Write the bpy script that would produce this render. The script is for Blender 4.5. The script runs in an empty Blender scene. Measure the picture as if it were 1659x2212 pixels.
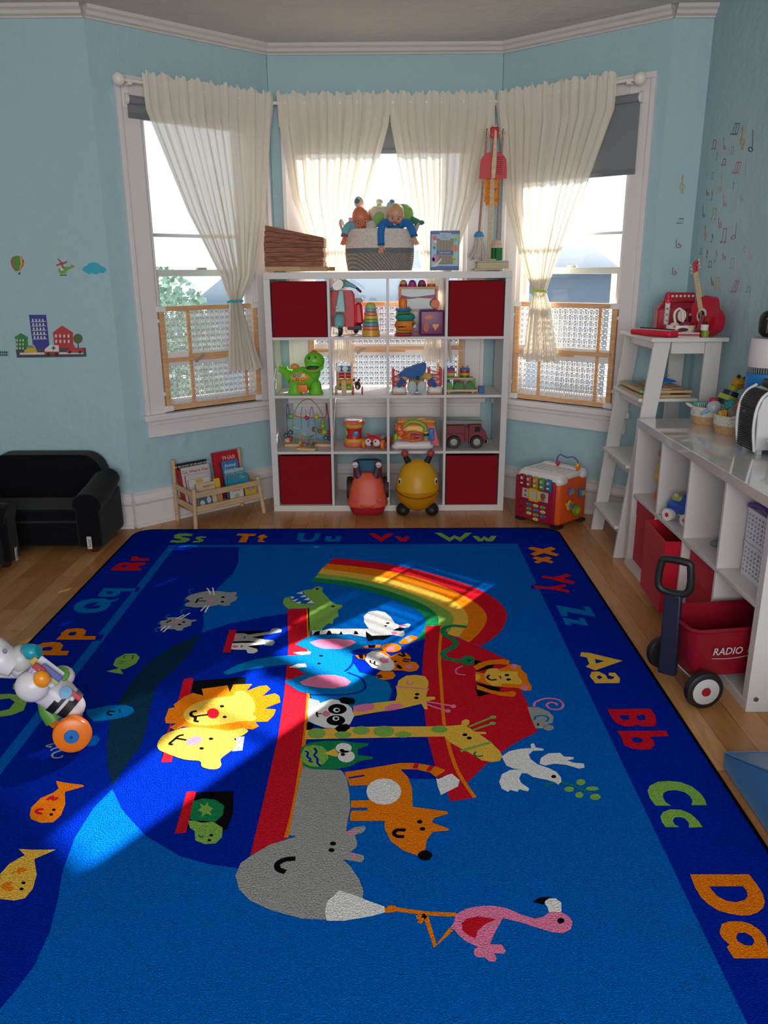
import bpy, bmesh, math, random
from mathutils import Vector, Matrix
from mathutils.geometry import tessellate_polygon
random.seed(4)
R=math.radians; PI=math.pi
SC=bpy.context.scene; COL=SC.collection
# ---------- camera ----------
W,H=1659,2212
FPX=1710.; CH=1.47
_th=math.atan((1106-585)/FPX); _yaw=math.atan(8.5/FPX)/math.cos(_th); _ro=R(.35)
FW=Vector((-math.sin(_yaw)*math.cos(_th),math.cos(_yaw)*math.cos(_th),-math.sin(_th)))
_r=Vector((math.cos(_yaw),math.sin(_yaw),0)); _u=_r.cross(FW)
RT=_r*math.cos(_ro)-_u*math.sin(_ro); UP=_u*math.cos(_ro)+_r*math.sin(_ro)
CAM=Vector((0,0,CH))
cd=bpy.data.cameras.new('camera'); cam=bpy.data.objects.new('camera',cd); COL.objects.link(cam)
cd.sensor_fit='VERTICAL'; cd.sensor_height=36; cd.sensor_width=27; cd.lens=36*FPX/H; cd.clip_start=.05; cd.clip_end=200
m3=Matrix((RT,UP,-FW)).transposed(); cam.matrix_world=Matrix.Translation(CAM)@m3.to_4x4()
SC.camera=cam
# ---------- view, world, sun, large lights ----------
vs=SC.view_settings; vs.view_transform='Standard'; vs.look='None'; vs.gamma=1; vs.use_curve_mapping=False; vs.exposure=.46
wd=bpy.data.worlds.new('sky'); SC.world=wd; wd.use_nodes=True
bg=wd.node_tree.nodes['Background']; bg.inputs[0].default_value=(.80,.90,1,1); bg.inputs[1].default_value=1.3
SUN_EL=R(28); SUN_H=Vector((.68,1)).normalized()
sd=bpy.data.lights.new('sun','SUN'); sun=bpy.data.objects.new('sun',sd); COL.objects.link(sun)
sd.energy=19; sd.angle=R(.7); sd.color=(1,.96,.90)
sdir=Vector((-SUN_H.x*math.cos(SUN_EL),-SUN_H.y*math.cos(SUN_EL),-math.sin(SUN_EL)))
sun.rotation_euler=sdir.to_track_quat('-Z','Y').to_euler()
def area(name,loc,to,sx,sy,e,col):
    l=bpy.data.lights.new(name,'AREA'); o=bpy.data.objects.new(name,l); COL.objects.link(o)
    l.shape='RECTANGLE'; l.size=sx; l.size_y=sy; l.energy=e; l.color=col
    o.location=loc; o.rotation_euler=(Vector(to)-Vector(loc)).to_track_quat('-Z','Y').to_euler(); return o
area('rear_fill_light',(.2,-2.6,1.7),(.2,3,1.2),3.6,1.8,110,(1,.975,.95))  # added fill lamp behind the camera, brightens the room
# ---------- materials ----------
_M={}
def lin(h):
    h=h.lstrip('#'); c=[int(h[i:i+2],16)/255 for i in (0,2,4)]
    return tuple((x/12.92 if x<=.04045 else ((x+.055)/1.055)**2.4) for x in c)+(1,)
def M(h,rough=.5,kind='',metal=0.):
    k=(h,rough,kind,metal)
    if k in _M: return _M[k]
    m=bpy.data.materials.new('surface_'+h.strip('#')+('_'+kind if kind else '')); m.use_nodes=True
    nt=m.node_tree; N=nt.nodes; L=nt.links; p=N['Principled BSDF']
    p.inputs['Base Color'].default_value=lin(h); p.inputs['Roughness'].default_value=rough; p.inputs['Metallic'].default_value=metal
    def noise(sc,det=3,stretch=None):
        tc=N.new('ShaderNodeTexCoord'); mp=N.new('ShaderNodeMapping'); n=N.new('ShaderNodeTexNoise')
        L.new(tc.outputs['Object'],mp.inputs[0]); L.new(mp.outputs[0],n.inputs[0])
        if stretch: mp.inputs['Scale'].default_value=stretch
        n.inputs['Scale'].default_value=sc; n.inputs['Detail'].default_value=det; return n
    def bump(n,st,dist):
        b=N.new('ShaderNodeBump'); b.inputs['Strength'].default_value=st; b.inputs['Distance'].default_value=dist
        L.new(n.outputs[0],b.inputs['Height']); L.new(b.outputs[0],p.inputs['Normal'])
    def vary(n,amt,a=.3,b=.7):
        mx=N.new('ShaderNodeMix'); mx.data_type='RGBA'; mr=N.new('ShaderNodeMapRange')
        mr.inputs[1].default_value=a; mr.inputs[2].default_value=b
        L.new(n.outputs[0],mr.inputs[0]); L.new(mr.outputs[0],mx.inputs[0]); c=lin(h)
        mx.inputs[6].default_value=tuple(x*(1-amt) for x in c[:3])+(1,); mx.inputs[7].default_value=tuple(min(1,x*(1+amt)) for x in c[:3])+(1,)
        L.new(mx.outputs[2],p.inputs['Base Color'])
    if kind=='pile':
        n=noise(230,2); bump(n,.9,.006); n2=noise(300,1); vary(n2,.30)
        p.inputs['Roughness'].default_value=1; p.inputs['Specular IOR Level'].default_value=.0
    elif kind=='plaster':
        n=noise(11,6); bump(n,.55,.025)
    elif kind=='fabric':
        n=noise(400,2); bump(n,.4,.002); p.inputs['Sheen Weight'].default_value=.1; p.inputs['Specular IOR Level'].default_value=.15
    elif kind=='wood':
        n=noise(9,4,(1,1,9)); vary(n,.16)
    elif kind=='woodx':
        n=noise(9,4,(1,9,9)); vary(n,.16)
    elif kind=='walnut':
        n=noise(14,5,(1,6,14)); vary(n,.45,.35,.65)
    elif kind=='plush':
        n=noise(160,3); bump(n,.8,.006); p.inputs['Sheen Weight'].default_value=.4
    elif kind=='rope':
        n=noise(120,2); bump(n,.7,.004); vary(n,.15)
    elif kind=='sheer':
        N.remove(p); d=N.new('ShaderNodeBsdfDiffuse'); t=N.new('ShaderNodeBsdfTranslucent'); tr=N.new('ShaderNodeBsdfTransparent')
        d.inputs[0].default_value=lin(h); t.inputs[0].default_value=lin(h)
        a=N.new('ShaderNodeMixShader'); b=N.new('ShaderNodeMixShader'); lw=N.new('ShaderNodeLayerWeight'); lw.inputs[0].default_value=.35
        for sh,hi,lo in ((a,.13,.03),(b,.15,.0)):
            mr=N.new('ShaderNodeMapRange'); mr.inputs[2].default_value=.75; mr.inputs[3].default_value=hi; mr.inputs[4].default_value=lo; L.new(lw.outputs['Facing'],mr.inputs[0]); L.new(mr.outputs[0],sh.inputs[0])
        L.new(d.outputs[0],a.inputs[1]); L.new(t.outputs[0],a.inputs[2]); L.new(a.outputs[0],b.inputs[1]); L.new(tr.outputs[0],b.inputs[2])
        L.new(b.outputs[0],N['Material Output'].inputs[0])
    elif kind=='glass':
        N.remove(p); g=N.new('ShaderNodeBsdfGlossy'); g.inputs['Roughness'].default_value=.02; tr=N.new('ShaderNodeBsdfTransparent')
        tr.inputs[0].default_value=(.97,.98,.98,1)
        f=N.new('ShaderNodeFresnel'); f.inputs[0].default_value=1.25; a=N.new('ShaderNodeMixShader')
        L.new(f.outputs[0],a.inputs[0]); L.new(tr.outputs[0],a.inputs[1]); L.new(g.outputs[0],a.inputs[2]); L.new(a.outputs[0],N['Material Output'].inputs[0])
    elif kind=='clear':
        p.inputs['Transmission Weight'].default_value=.8; p.inputs['IOR'].default_value=1.2
    elif kind=='leaf':
        n=noise(9,4); vary(n,.5)
    elif kind=='floor':
        tc=N.new('ShaderNodeTexCoord'); mp=N.new('ShaderNodeMapping'); mp.inputs['Rotation'].default_value=(0,0,R(90))
        L.new(tc.outputs['Object'],mp.inputs[0])
        br=N.new('ShaderNodeTexBrick'); L.new(mp.outputs[0],br.inputs[0])
        br.inputs['Color1'].default_value=lin('#cf9c68'); br.inputs['Color2'].default_value=lin('#ad7440'); br.inputs['Mortar'].default_value=lin('#7a4e28')
        br.inputs['Scale'].default_value=1; br.inputs['Mortar Size'].default_value=.0012; br.inputs['Brick Width'].default_value=.62; br.inputs['Row Height'].default_value=.098
        br.offset=.37; br.inputs['Bias'].default_value=-.1
        n=noise(3.2,6,(9,1.2,1)); n.inputs['Distortion'].default_value=1.6
        cr=N.new('ShaderNodeValToRGB'); cr.color_ramp.elements[0].position=.36; cr.color_ramp.elements[0].color=(.72,.62,.52,1); cr.color_ramp.elements[1].position=.56; cr.color_ramp.elements[1].color=(1,1,1,1)
        L.new(n.outputs[0],cr.inputs[0]); mx=N.new('ShaderNodeMix'); mx.data_type='RGBA'; mx.blend_type='MULTIPLY'; mx.inputs[0].default_value=.55
        L.new(br.outputs[0],mx.inputs[6]); L.new(cr.outputs[0],mx.inputs[7]); L.new(mx.outputs[2],p.inputs['Base Color'])
    elif kind=='siding':
        tc=N.new('ShaderNodeTexCoord'); w=N.new('ShaderNodeTexWave'); w.bands_direction='Z'; w.inputs['Scale'].default_value=1.6; w.wave_profile='SAW'
        L.new(tc.outputs['Object'],w.inputs[0]); bump(w,1,.03)
    elif kind=='braid':
        n=N.new('ShaderNodeTexCoord'); w=N.new('ShaderNodeTexWave'); w.bands_direction='DIAGONAL'; w.inputs['Scale'].default_value=30; w.inputs['Distortion'].default_value=6; w.inputs['Detail Scale'].default_value=14
        L.new(n.outputs['Object'],w.inputs[0]); mx=N.new('ShaderNodeMix'); mx.data_type='RGBA'
        L.new(w.outputs[1],mx.inputs[0]); mx.inputs[6].default_value=lin('#857a72'); mx.inputs[7].default_value=lin('#e2d8cc'); L.new(mx.outputs[2],p.inputs['Base Color']); bump(w,.8,.006)
    elif kind=='weave':
        n=noise(60,2); bump(n,.6,.004)
    elif kind=='gloss':
        p.inputs['Coat Weight'].default_value=1; p.inputs['Coat Roughness'].default_value=.04; p.inputs['Coat IOR'].default_value=1.9
    elif kind=='mirror':
        p.inputs['Roughness'].default_value=.05; p.inputs['Metallic'].default_value=1
    _M[k]=m; return m
def crom(pts,closed=False,n=5):
    out=[]; N_=len(pts); P=[Vector(p) for p in pts]
    rng=range(N_) if closed else range(N_-1)
    for i in rng:
        a=P[(i-1)%N_] if closed or i>0 else P[0]*2-P[1]; b=P[i]; c=P[(i+1)%N_]; d=P[(i+2)%N_] if closed or i<N_-2 else P[-1]*2-P[-2]
        for j in range(n):
            t=j/n; out.append(.5*((2*b)+(c-a)*t+(2*a-5*b+4*c-d)*t*t+(3*b-a-3*c+d)*t**3))
    if not closed: out.append(P[-1])
    return out
class B:
    def __init__(s): s.v=[];s.f=[];s.mi=[];s.mats=[];s.T=Matrix.Identity(4);s.sm=[]
    def add(s,v,f,m,smooth=True):
        if m not in s.mats: s.mats.append(m)
        k=s.mats.index(m); o=len(s.v); s.v+=[tuple(s.T@Vector(p)) for p in v]
        for q in f: s.f.append([o+i for i in q]); s.mi.append(k); s.sm.append(smooth)
        return s
    def at(s,loc=(0,0,0),rot=(0,0,0),sc=1):
        from mathutils import Euler
        S=Matrix.Diagonal((sc,sc,sc,1)) if not hasattr(sc,'__len__') else Matrix.Diagonal((*sc,1))
        s.T=Matrix.Translation(loc)@Euler(rot).to_matrix().to_4x4()@S; return s
    def box(s,x0,y0,z0,x1,y1,z1,m):
        x0,x1=min(x0,x1),max(x0,x1);y0,y1=min(y0,y1),max(y0,y1);z0,z1=min(z0,z1),max(z0,z1)
        v=[(x,y,z) for z in (z0,z1) for y in (y0,y1) for x in (x0,x1)]
        return s.add(v,[(0,2,3,1),(4,5,7,6),(0,1,5,4),(2,6,7,3),(0,4,6,2),(1,3,7,5)],m,False)
    def cbox(s,c,d,m): return s.box(c[0]-d[0]/2,c[1]-d[1]/2,c[2]-d[2]/2,c[0]+d[0]/2,c[1]+d[1]/2,c[2]+d[2]/2,m)
    def hexa(s,b,t,m):   # 4 bottom pts, 4 top pts (ccw)
        return s.add(list(b)+list(t),[(3,2,1,0),(4,5,6,7),(0,1,5,4),(1,2,6,5),(2,3,7,6),(3,0,4,7)],m,False)
    def rb(s,c,d,r,m,k=4):
        hx,hy,hz=d[0]/2,d[1]/2,d[2]/2; r=min(r,hx,hy,hz)*.999; v=[];f=[]
        lon=[((q+i/k)*PI/2,q) for q in range(4) for i in range(k+1)]; lat=[(-PI/2+i/k*PI/2,-1) for i in range(k+1)]+[(i/k*PI/2,1) for i in range(k+1)]
        sg=[(1,1),(-1,1),(-1,-1),(1,-1)]; n=len(lon)
        for la,sz in lat:
            for lo,q in lon:
                v.append((c[0]+sg[q][0]*(hx-r)+r*math.cos(la)*math.cos(lo),c[1]+sg[q][1]*(hy-r)+r*math.cos(la)*math.sin(lo),c[2]+sz*(hz-r)+r*math.sin(la)))
        for i in range(len(lat)-1):
            for j in range(n): f.append((i*n+j,i*n+(j+1)%n,(i+1)*n+(j+1)%n,(i+1)*n+j))
        f.append(tuple(range(n-1,-1,-1))); f.append(tuple((len(lat)-1)*n+j for j in range(n)))
        return s.add(v,f,m)
    def ball(s,c,r,m,n=16,rot=None):
        if not hasattr(r,'__len__'): r=(r,r,r)
        v=[];f=[];h=n//2; Q=rot.to_matrix() if rot is not None else Matrix.Identity(3)
        for i in range(1,h):
            a=PI*i/h-PI/2
            for j in range(n):
                b=2*PI*j/n; p=Q@Vector((r[0]*math.cos(a)*math.cos(b),r[1]*math.cos(a)*math.sin(b),r[2]*math.sin(a))); v.append(Vector(c)+p)
        v.append(Vector(c)+Q@Vector((0,0,-r[2]))); v.append(Vector(c)+Q@Vector((0,0,r[2]))); nb=len(v)-2
        for i in range(h-2):
            for j in range(n): f.append((i*n+j,i*n+(j+1)%n,(i+1)*n+(j+1)%n,(i+1)*n+j))
        for j in range(n): f.append((nb,(j+1)%n,j)); f.append((nb+1,(h-2)*n+j,(h-2)*n+(j+1)%n))
        return s.add(v,f,m)
    def tube(s,pts,r,m,n=8,closed=False,smooth=0,caps=True,flat=None):
        P=[Vector(p) for p in pts]
        if smooth: P=crom(P,closed,smooth)
        K=len(P); rr=r if hasattr(r,'__len__') else [r]*K
        if len(rr)!=K: rr=[rr[min(len(rr)-1,int(i/(K-1)*(len(rr)-1)))]*(1-((i/(K-1)*(len(rr)-1))%1))+rr[min(len(rr)-1,int(i/(K-1)*(len(rr)-1))+1)]*((i/(K-1)*(len(rr)-1))%1) for i in range(K)]
        v=[];f=[];up=None
        for i in range(K):
            t=(P[(i+1)%K]-P[i-1]) if closed else (P[min(i+1,K-1)]-P[max(i-1,0)])
            if t.length<1e-9: t=Vector((0,0,1))
            t.normalize()
            if up is None: up=Vector((0,0,1)) if abs(t.z)<.9 else Vector((1,0,0))
            a=(up-t*up.dot(t)); a=a.normalized() if a.length>1e-6 else t.orthogonal().normalized(); b=t.cross(a); up=a
            for j in range(n):
                q=2*PI*j/n; v.append(P[i]+(a*math.cos(q)*(flat or 1)+b*math.sin(q))*rr[i])
        for i in range(K if closed else K-1):
            for j in range(n): f.append((i*n+j,i*n+(j+1)%n,((i+1)%K)*n+(j+1)%n,((i+1)%K)*n+j))
        if not closed and caps: f.append(tuple(range(n-1,-1,-1))); f.append(tuple((K-1)*n+j for j in range(n)))
        return s.add(v,f,m)
    def cyl(s,a,b,r,m,r2=None,n=20): return s.tube([a,b],[r,r if r2 is None else r2],m,n)
    def lathe(s,prof,c,m,axis=(0,0,1),n=28,sc=(1,1)):
        z=Vector(axis).normalized(); x=z.orthogonal().normalized() if abs(z.z)<.99 else Vector((1,0,0)); y=z.cross(x); c=Vector(c); v=[];f=[]
        ms=m if isinstance(m,list) else None
        for (r,h) in prof:
            for j in range(n): q=2*PI*j/n; v.append(c+z*h+x*(r*sc[0]*math.cos(q))+y*(r*sc[1]*math.sin(q)))
        if ms is None:
            for i in range(len(prof)-1):
                for j in range(n): f.append((i*n+j,i*n+(j+1)%n,(i+1)*n+(j+1)%n,(i+1)*n+j))
            if prof[0][0]>1e-5: f.append(tuple(range(n-1,-1,-1)))
            if prof[-1][0]>1e-5: f.append(tuple((len(prof)-1)*n+j for j in range(n)))
            return s.add(v,f,m)
        for i in range(len(prof)-1):
            f=[(j,(j+1)%n,n+(j+1)%n,n+j) for j in range(n)]; s.add(v[i*n:(i+2)*n],f,ms[min(i,len(ms)-1)])
        return s
    def prism(s,poly,o,ax,ay,th,m,holes=()):
        o=Vector(o);ax=Vector(ax);ay=Vector(ay); nz=ax.cross(ay).normalized()*th
        loops=[list(poly)]+[list(h) for h in holes]
        tri=tessellate_polygon([[Vector((p[0],p[1],0)) for p in l] for l in loops])
        flat=[p for l in loops for p in l]; n=len(flat)
        v=[o+ax*p[0]+ay*p[1] for p in flat]+[o+ax*p[0]+ay*p[1]+nz for p in flat]; f=[]
        for t in tri:
            a,b,c=t; A,Bq,Cq=flat[a],flat[b],flat[c]
            if (Bq[0]-A[0])*(Cq[1]-A[1])-(Bq[1]-A[1])*(Cq[0]-A[0])<0: b,c=c,b
            f.append((a+n,b+n,c+n)); f.append((c,b,a))
        k=0
        for li,l in enumerate(loops):
            L_=len(l); ar=sum(l[i][0]*l[(i+1)%L_][1]-l[(i+1)%L_][0]*l[i][1] for i in range(L_))
            for i in range(L_):
                a,b=k+i,k+(i+1)%L_
                if (ar<0)!=(li>0): a,b=b,a
                f.append((a,b,b+n,a+n))
            k+=L_
        return s.add(v,f,m,False)
    def text(s,t,o,ax,ay,size,m,th=.0005,bold=0.,align='CENTER',shear=0,w=None):
        c=bpy.data.curves.new('t','FONT'); c.body=t; c.size=1; c.align_x=align; c.align_y='CENTER'; c.offset=bold; c.shear=shear; c.resolution_u=2; c.fill_mode='FRONT'
        ob=bpy.data.objects.new('t',c); dg=bpy.context.evaluated_depsgraph_get(); me=ob.to_mesh()
        ax=Vector(ax).normalized();ay=Vector(ay).normalized();nz=ax.cross(ay); o=Vector(o)
        xs=[q.co.x for q in me.vertices] or [0,1]; k=size if w is None else w/(max(xs)-min(xs)+1e-6)
        v=[o+ax*q.co.x*k+ay*q.co.y*size+nz*th for q in me.vertices]; f=[tuple(p.vertices) for p in me.polygons]
        s.add(v,f,m,False); ob.to_mesh_clear(); bpy.data.objects.remove(ob); bpy.data.curves.remove(c); return s
    def build(s,name,parent=None,bev=0,sub=0,sharp=38,kind=None,label=None):
        me=bpy.data.meshes.new(name); me.from_pydata(s.v,[],s.f); 
        for m in s.mats: me.materials.append(m)
        me.polygons.foreach_set('material_index',s.mi); me.polygons.foreach_set('use_smooth',[True]*len(s.f))
        me.update(); me.set_sharp_from_angle(angle=R(sharp))
        o=bpy.data.objects.new(name,me); COL.objects.link(o)
        if parent is not None: o.parent=parent
        if bev:
            b=o.modifiers.new('b','BEVEL'); b.width=bev; b.segments=2; b.limit_method='ANGLE'; b.angle_limit=R(40)
        if sub:
            b=o.modifiers.new('s','SUBSURF'); b.levels=sub; b.render_levels=sub
        if kind: o['kind']=kind
        if label: o['label']=label
        return o
def thing(name,label,cat,loc=(0,0,0),rz=0,group=None):
    o=bpy.data.objects.new(name,None); COL.objects.link(o); o.empty_display_size=.05
    o.location=loc; o.rotation_euler=(0,0,rz); o['label']=label; o['category']=cat
    if group: o['group']=group
    return o
def tag(o,label,cat,group=None,kind=None,loc=None,rz=None):
    o['label']=label; o['category']=cat
    if group: o['group']=group
    if kind: o['kind']=kind
    if loc is not None: o.location=loc
    if rz is not None: o.rotation_euler=(0,0,rz)
    return o
def copy_tree(o,parent=None):
    c=o.copy(); COL.objects.link(c)
    if parent is not None: c.parent=parent
    for ch in list(o.children): copy_tree(ch,c)
    return c
def ray(px,py): return FW+RT*((px-W/2)/FPX)-UP*((py-H/2)/FPX)
def onz(px,py,z=0.): d=ray(px,py); return CAM+d*((z-CH)/d.z)
def ony(px,py,y): d=ray(px,py); return CAM+d*(y/d.y)
def onx(px,py,x): d=ray(px,py); return CAM+d*(x/d.x)
def onpl(px,py,p0,n): d=ray(px,py); n=Vector(n); return CAM+d*((Vector(p0)-CAM).dot(n)/d.dot(n))
# ---------- room ----------
WALL=M('#abccd5',.7,'plaster'); WHITE=M('#ddd9da',.45); CEIL=M('#d2ccc6',.8,'plaster'); TRIM=M('#e6e1e2',.35)
CZ=2.75
PLo=Vector((-1.52,4.53)); PLi=Vector((-.71,5.28)); PRi=Vector((.70,5.28)); PRo=Vector((1.475,4.61))
XR=1.68; XL=-3.6; YB=-3.2; TH=.13
def struct(o): o['kind']='structure'; return o
fl=B(); fl.box(XL-.2,YB-.2,-.1,XR+.2,5.5,0,M('#b98652',.32,'floor')); struct(fl.build('floor'))
cl=B(); cl.box(XL-.2,YB-.2,CZ,XR+.2,5.6,CZ+.1,CEIL); struct(cl.build('ceiling'))
def frame2(a,b):   # wall-local frame: u along a->b, n pointing into room (toward camera)
    d=(b-a).normalized(); n=Vector((d.y,-d.x));
    return d,n
def wbox(bb,a,b,u0,u1,n0,n1,z0,z1,m):
    d,n=frame2(a,b)
    P=lambda u,q,z:(a.x+d.x*u+n.x*q,a.y+d.y*u+n.y*q,z)
    lo=[P(u0,n1,z0),P(u1,n1,z0),P(u1,n0,z0),P(u0,n0,z0)]; hi=[P(u0,n1,z1),P(u1,n1,z1),P(u1,n0,z1),P(u0,n0,z1)]
    bb.hexa(lo,hi,m)
def wall(name,a,b,hole=None,ext=(0,0)):
    bb=B(); Ln=(b-a).length; u0,u1=-ext[0],Ln+ext[1]
    if hole:
        h0,h1,z0,z1=hole
        wbox(bb,a,b,u0,h0,-TH,0,0,CZ,WALL); wbox(bb,a,b,h1,u1,-TH,0,0,CZ,WALL); wbox(bb,a,b,h0,h1,-TH,0,0,z0,WALL); wbox(bb,a,b,h0,h1,-TH,0,z1,CZ,WALL)
    else: wbox(bb,a,b,u0,u1,-TH,0,0,CZ,WALL)
    return struct(bb.build(name))
HZ0,HZ1=.665,2.33
HL=(.25,.945,HZ0,HZ1); HC=(.19,1.22,HZ0,HZ1); HR=(.15,.86,HZ0,HZ1)
wall('wall_left',Vector((XL,4.53)),PLo); wall('wall_bay_left',PLo,PLi,HL,(0,.0)); wall('wall_back',PLi,PRi,HC,(0,0))
wall('wall_bay_right',PRi,PRo,HR,(0,.0)); wall('wall_right_return',PRo,Vector((XR,4.61)),None,(0,TH)); wall('wall_right',Vector((XR,4.61)),Vector((XR,YB)))
wall('wall_far_left',Vector((XL,YB)),Vector((XL,4.53))); wall('wall_rear',Vector((XR,YB)),Vector((XL,YB)))
# outside corner fillers of the bay
for nm,c in (('trim_1',PLi),('trim_2',PRi)):
    bb=B(); bb.hexa([(c.x-.002,c.y,0),(c.x+.002,c.y,0),(c.x+(.0 if c.x<0 else .09),c.y+TH,0),(c.x-(.09 if c.x<0 else 0),c.y+TH,0)],[(c.x-.002,c.y,CZ),(c.x+.002,c.y,CZ),(c.x+(.0 if c.x<0 else .09),c.y+TH,CZ),(c.x-(.09 if c.x<0 else 0),c.y+TH,CZ)],WALL); struct(bb.build(nm))
# baseboards and crown
def runprof(name,a,b,prof,m,e=(0,0)):
    d,n=frame2(a,b); bb=B(); Ln=(b-a).length; v=[];f=[];k=len(prof)
    for u in (-e[0],Ln+e[1]):
        for q,z in prof: v.append((a.x+d.x*u+n.x*q,a.y+d.y*u+n.y*q,z))
    for i in range(k): f.append((i,(i+1)%k,k+(i+1)%k,k+i))
    f.append(tuple(range(k))); f.append(tuple(range(2*k-1,k-1,-1))); bb.add(v,f,m,False)
    return struct(bb.build(name,sharp=25))
BP=[(0,0),(.03,0),(.03,.014),(.018,.022),(.018,.135),(.022,.142),(.03,.15),(.03,.165),(.02,.175),(.012,.195),(.016,.203),(.016,.212),(0,.216)]
CP=[(0,CZ),(0,2.695),(.012,2.695),(.014,2.703),(.03,2.71),(.034,2.725),(.05,2.735),(.055,CZ)]
WS=[('left',Vector((XL,4.53)),PLo),('bay_left',PLo,PLi),('back',PLi,PRi),('bay_right',PRi,PRo),('right_return',PRo,Vector((XR,4.61))),('right',Vector((XR,4.61)),Vector((XR,YB)))]
for i,(nm,a,b) in enumerate(WS):
    runprof('baseboard_'+nm,a,b,BP,TRIM); 
    if nm!='right': runprof('trim_%d'%(i+3),a,b,CP,M('#d6d0cc',.6,'plaster'))
def lattice(bb,a,b,u0,u1,z0,z1,q,m,D=.0345):
    d,n=frame2(a,b); r=D/math.sqrt(2); S=14; hw=.0021; ht=.0015
    P=lambda u,qq,z:(a.x+d.x*u+n.x*qq,a.y+d.y*u+n.y*qq,z)
    v=[];f=[]
    for i in range(int((u1-u0)/D)+2):
        for j in range(int((z1-z0)/D)+2):
            cu,cz=u0+i*D,z0+j*D
            for k in range(S):
                a0,a1=2*PI*k/S,2*PI*(k+1)/S; am=(a0+a1)/2; mu,mz=cu+r*math.cos(am),cz+r*math.sin(am)
                if mu<u0 or mu>u1 or mz<z0 or mz>z1: continue
                o=len(v)
                for an in (a0,a1):
                    for rr in (r-hw,r+hw):
                        for qq in (q-ht,q+ht): v.append(P(cu+rr*math.cos(an),qq,cz+rr*math.sin(an)))
                f+=[(o,o+2,o+6,o+4),(o+1,o+5,o+7,o+3),(o,o+4,o+5,o+1),(o+2,o+3,o+7,o+6)]
    bb.add(v,f,m,False)
GLASS=M('#ffffff',.0,'glass'); FR=M('#e9e4e4',.35); SASH=M('#dfe6dd',.4)
GW=M('#e2b080',.45,'wood'); LW=M('#f2efee',.4); HINGE=M('#b9b9b4',.3,'',.6)
def window(name,a,b,h,cas=.115,glabel=''):
    u0,u1,z0,z1=h; root=bpy.data.objects.new(name,None); COL.objects.link(root); root['kind']='structure'
    f=B(); F=lambda *x:wbox(f,a,b,*x)
    for s,e in ((u0-cas,u0+.004),(u1-.004,u1+cas)):
        F(s,e,0,.018,z0,z1+.11,FR); 
    F(u0-cas-.012,u0-cas+.014,0,.03,z0,z1+.11,FR); F(u1+cas-.014,u1+cas+.012,0,.03,z0,z1+.11,FR)
    F(u0-cas,u1+cas,0,.02,z1,z1+.11,FR); F(u0-cas-.015,u1+cas+.015,0,.04,z1+.10,z1+.13,FR)
    F(u0,u0+.018,-TH,0,z0,z1,FR);F(u1-.018,u1,-TH,0,z0,z1,FR);F(u0,u1,-TH,0,z1-.02,z1,FR); F(u0+.018,u0+.03,-.045,-.0,z0,z1,FR);F(u1-.03,u1-.018,-.045,-.0,z0,z1,FR)
    f.build('casing',root,bev=.003)
    s=B(); wbox(s,a,b,u0-cas-.03,u1+cas+.03,0,.055,z0-.035,z0,FR); wbox(s,a,b,u0,u1,-TH,0,z0-.035,z0,FR); s.build('sill',root,bev=.006)
    s=B(); wbox(s,a,b,u0-cas,u1+cas,0,.02,z0-.135,z0-.035,FR); wbox(s,a,b,u0-cas,u1+cas,.02,.032,z0-.062,z0-.035,FR); wbox(s,a,b,u0-cas,u1+cas,.02,.026,z0-.135,z0-.125,FR); s.build('apron',root,bev=.003)
    zm=1.465
    for nm,q,za,zb in (('sash',-.05,z0+.0,zm+.018),('sash',-.09,zm-.02,z1-.02)):
        s=B(); S=lambda *x:wbox(s,a,b,*x)
        S(u0+.018,u0+.055,q-.018,q+.018,za,zb,FR);S(u1-.055,u1-.018,q-.018,q+.018,za,zb,FR)
        lo=.07 if za<1 else .035; S(u0+.05,u1-.05,q-.018,q+.018,za,za+lo,SASH if za>1 else FR);S(u0+.05,u1-.05,q-.018,q+.018,zb-.036,zb,SASH if za<1 else FR)
        if za<1: S((u0+u1)/2-.03,(u0+u1)/2+.03,q-.015,q+.015,zb,zb+.012,HINGE)
        else: S(u0+.05,u1-.05,q-.012,q+.0,1.665,1.685,FR)
        so=s.build(nm,root,bev=.002)
        g=B(); wbox(g,a,b,u0+.05,u1-.05,q-.002,q+.002,za+.03,zb-.03,GLASS); g.build('glass',so)
    # guard
    d,n=frame2(a,b); ga=thing('window_guard',glabel,'window guard')
    z0g,z1g,zmid=z0+.012,z0+.615,z0+.30; q0,q1=.001,.022; A0,A1=u0-.0,u1+.0
    f=B(); F=lambda *x:wbox(f,a,b,*x)
    for u in (A0+.012,A1-.044): F(u,u+.032,q0,q1,z0g+.02,z1g-.02,GW)
    for z in (z0g,z1g-.028): F(A0+.05,A1-.05,q0,q1,z,z+.028,GW)
    f.build('wooden_frame',ga,bev=.002)
    for u in (A0+(A1-A0)*.27,A0+(A1-A0)*.82): 
        f=B(); wbox(f,a,b,u,u+.02,q0+.004,q1-.002,z0g+.028,z1g-.028,GW); f.build('upright',ga,bev=.002)
    f=B(); F=lambda *x:wbox(f,a,b,*x)
    F(A0+.03,A0+(A1-A0)*.62,q1,q1+.016,zmid-.002,zmid+.02,GW); F(A0+(A1-A0)*.3,A1-.03,q1,q1+.02,zmid+.012,zmid+.036,GW); f.build('locking_bar',ga,bev=.002)
    f=B(); um=A0+(A1-A0)*.34
    P=lambda u,qq,z:(a.x+d.x*u+n.x*qq,a.y+d.y*u+n.y*qq,z)
    f.tube([P(um-.02,q1+.024,zmid-.005),P(um+.03,q1+.024,zmid+.03)],.008,HINGE,8); f.ball(P(um-.02,q1+.024,zmid-.005),.01,HINGE,8); f.build('latch',ga)
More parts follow.
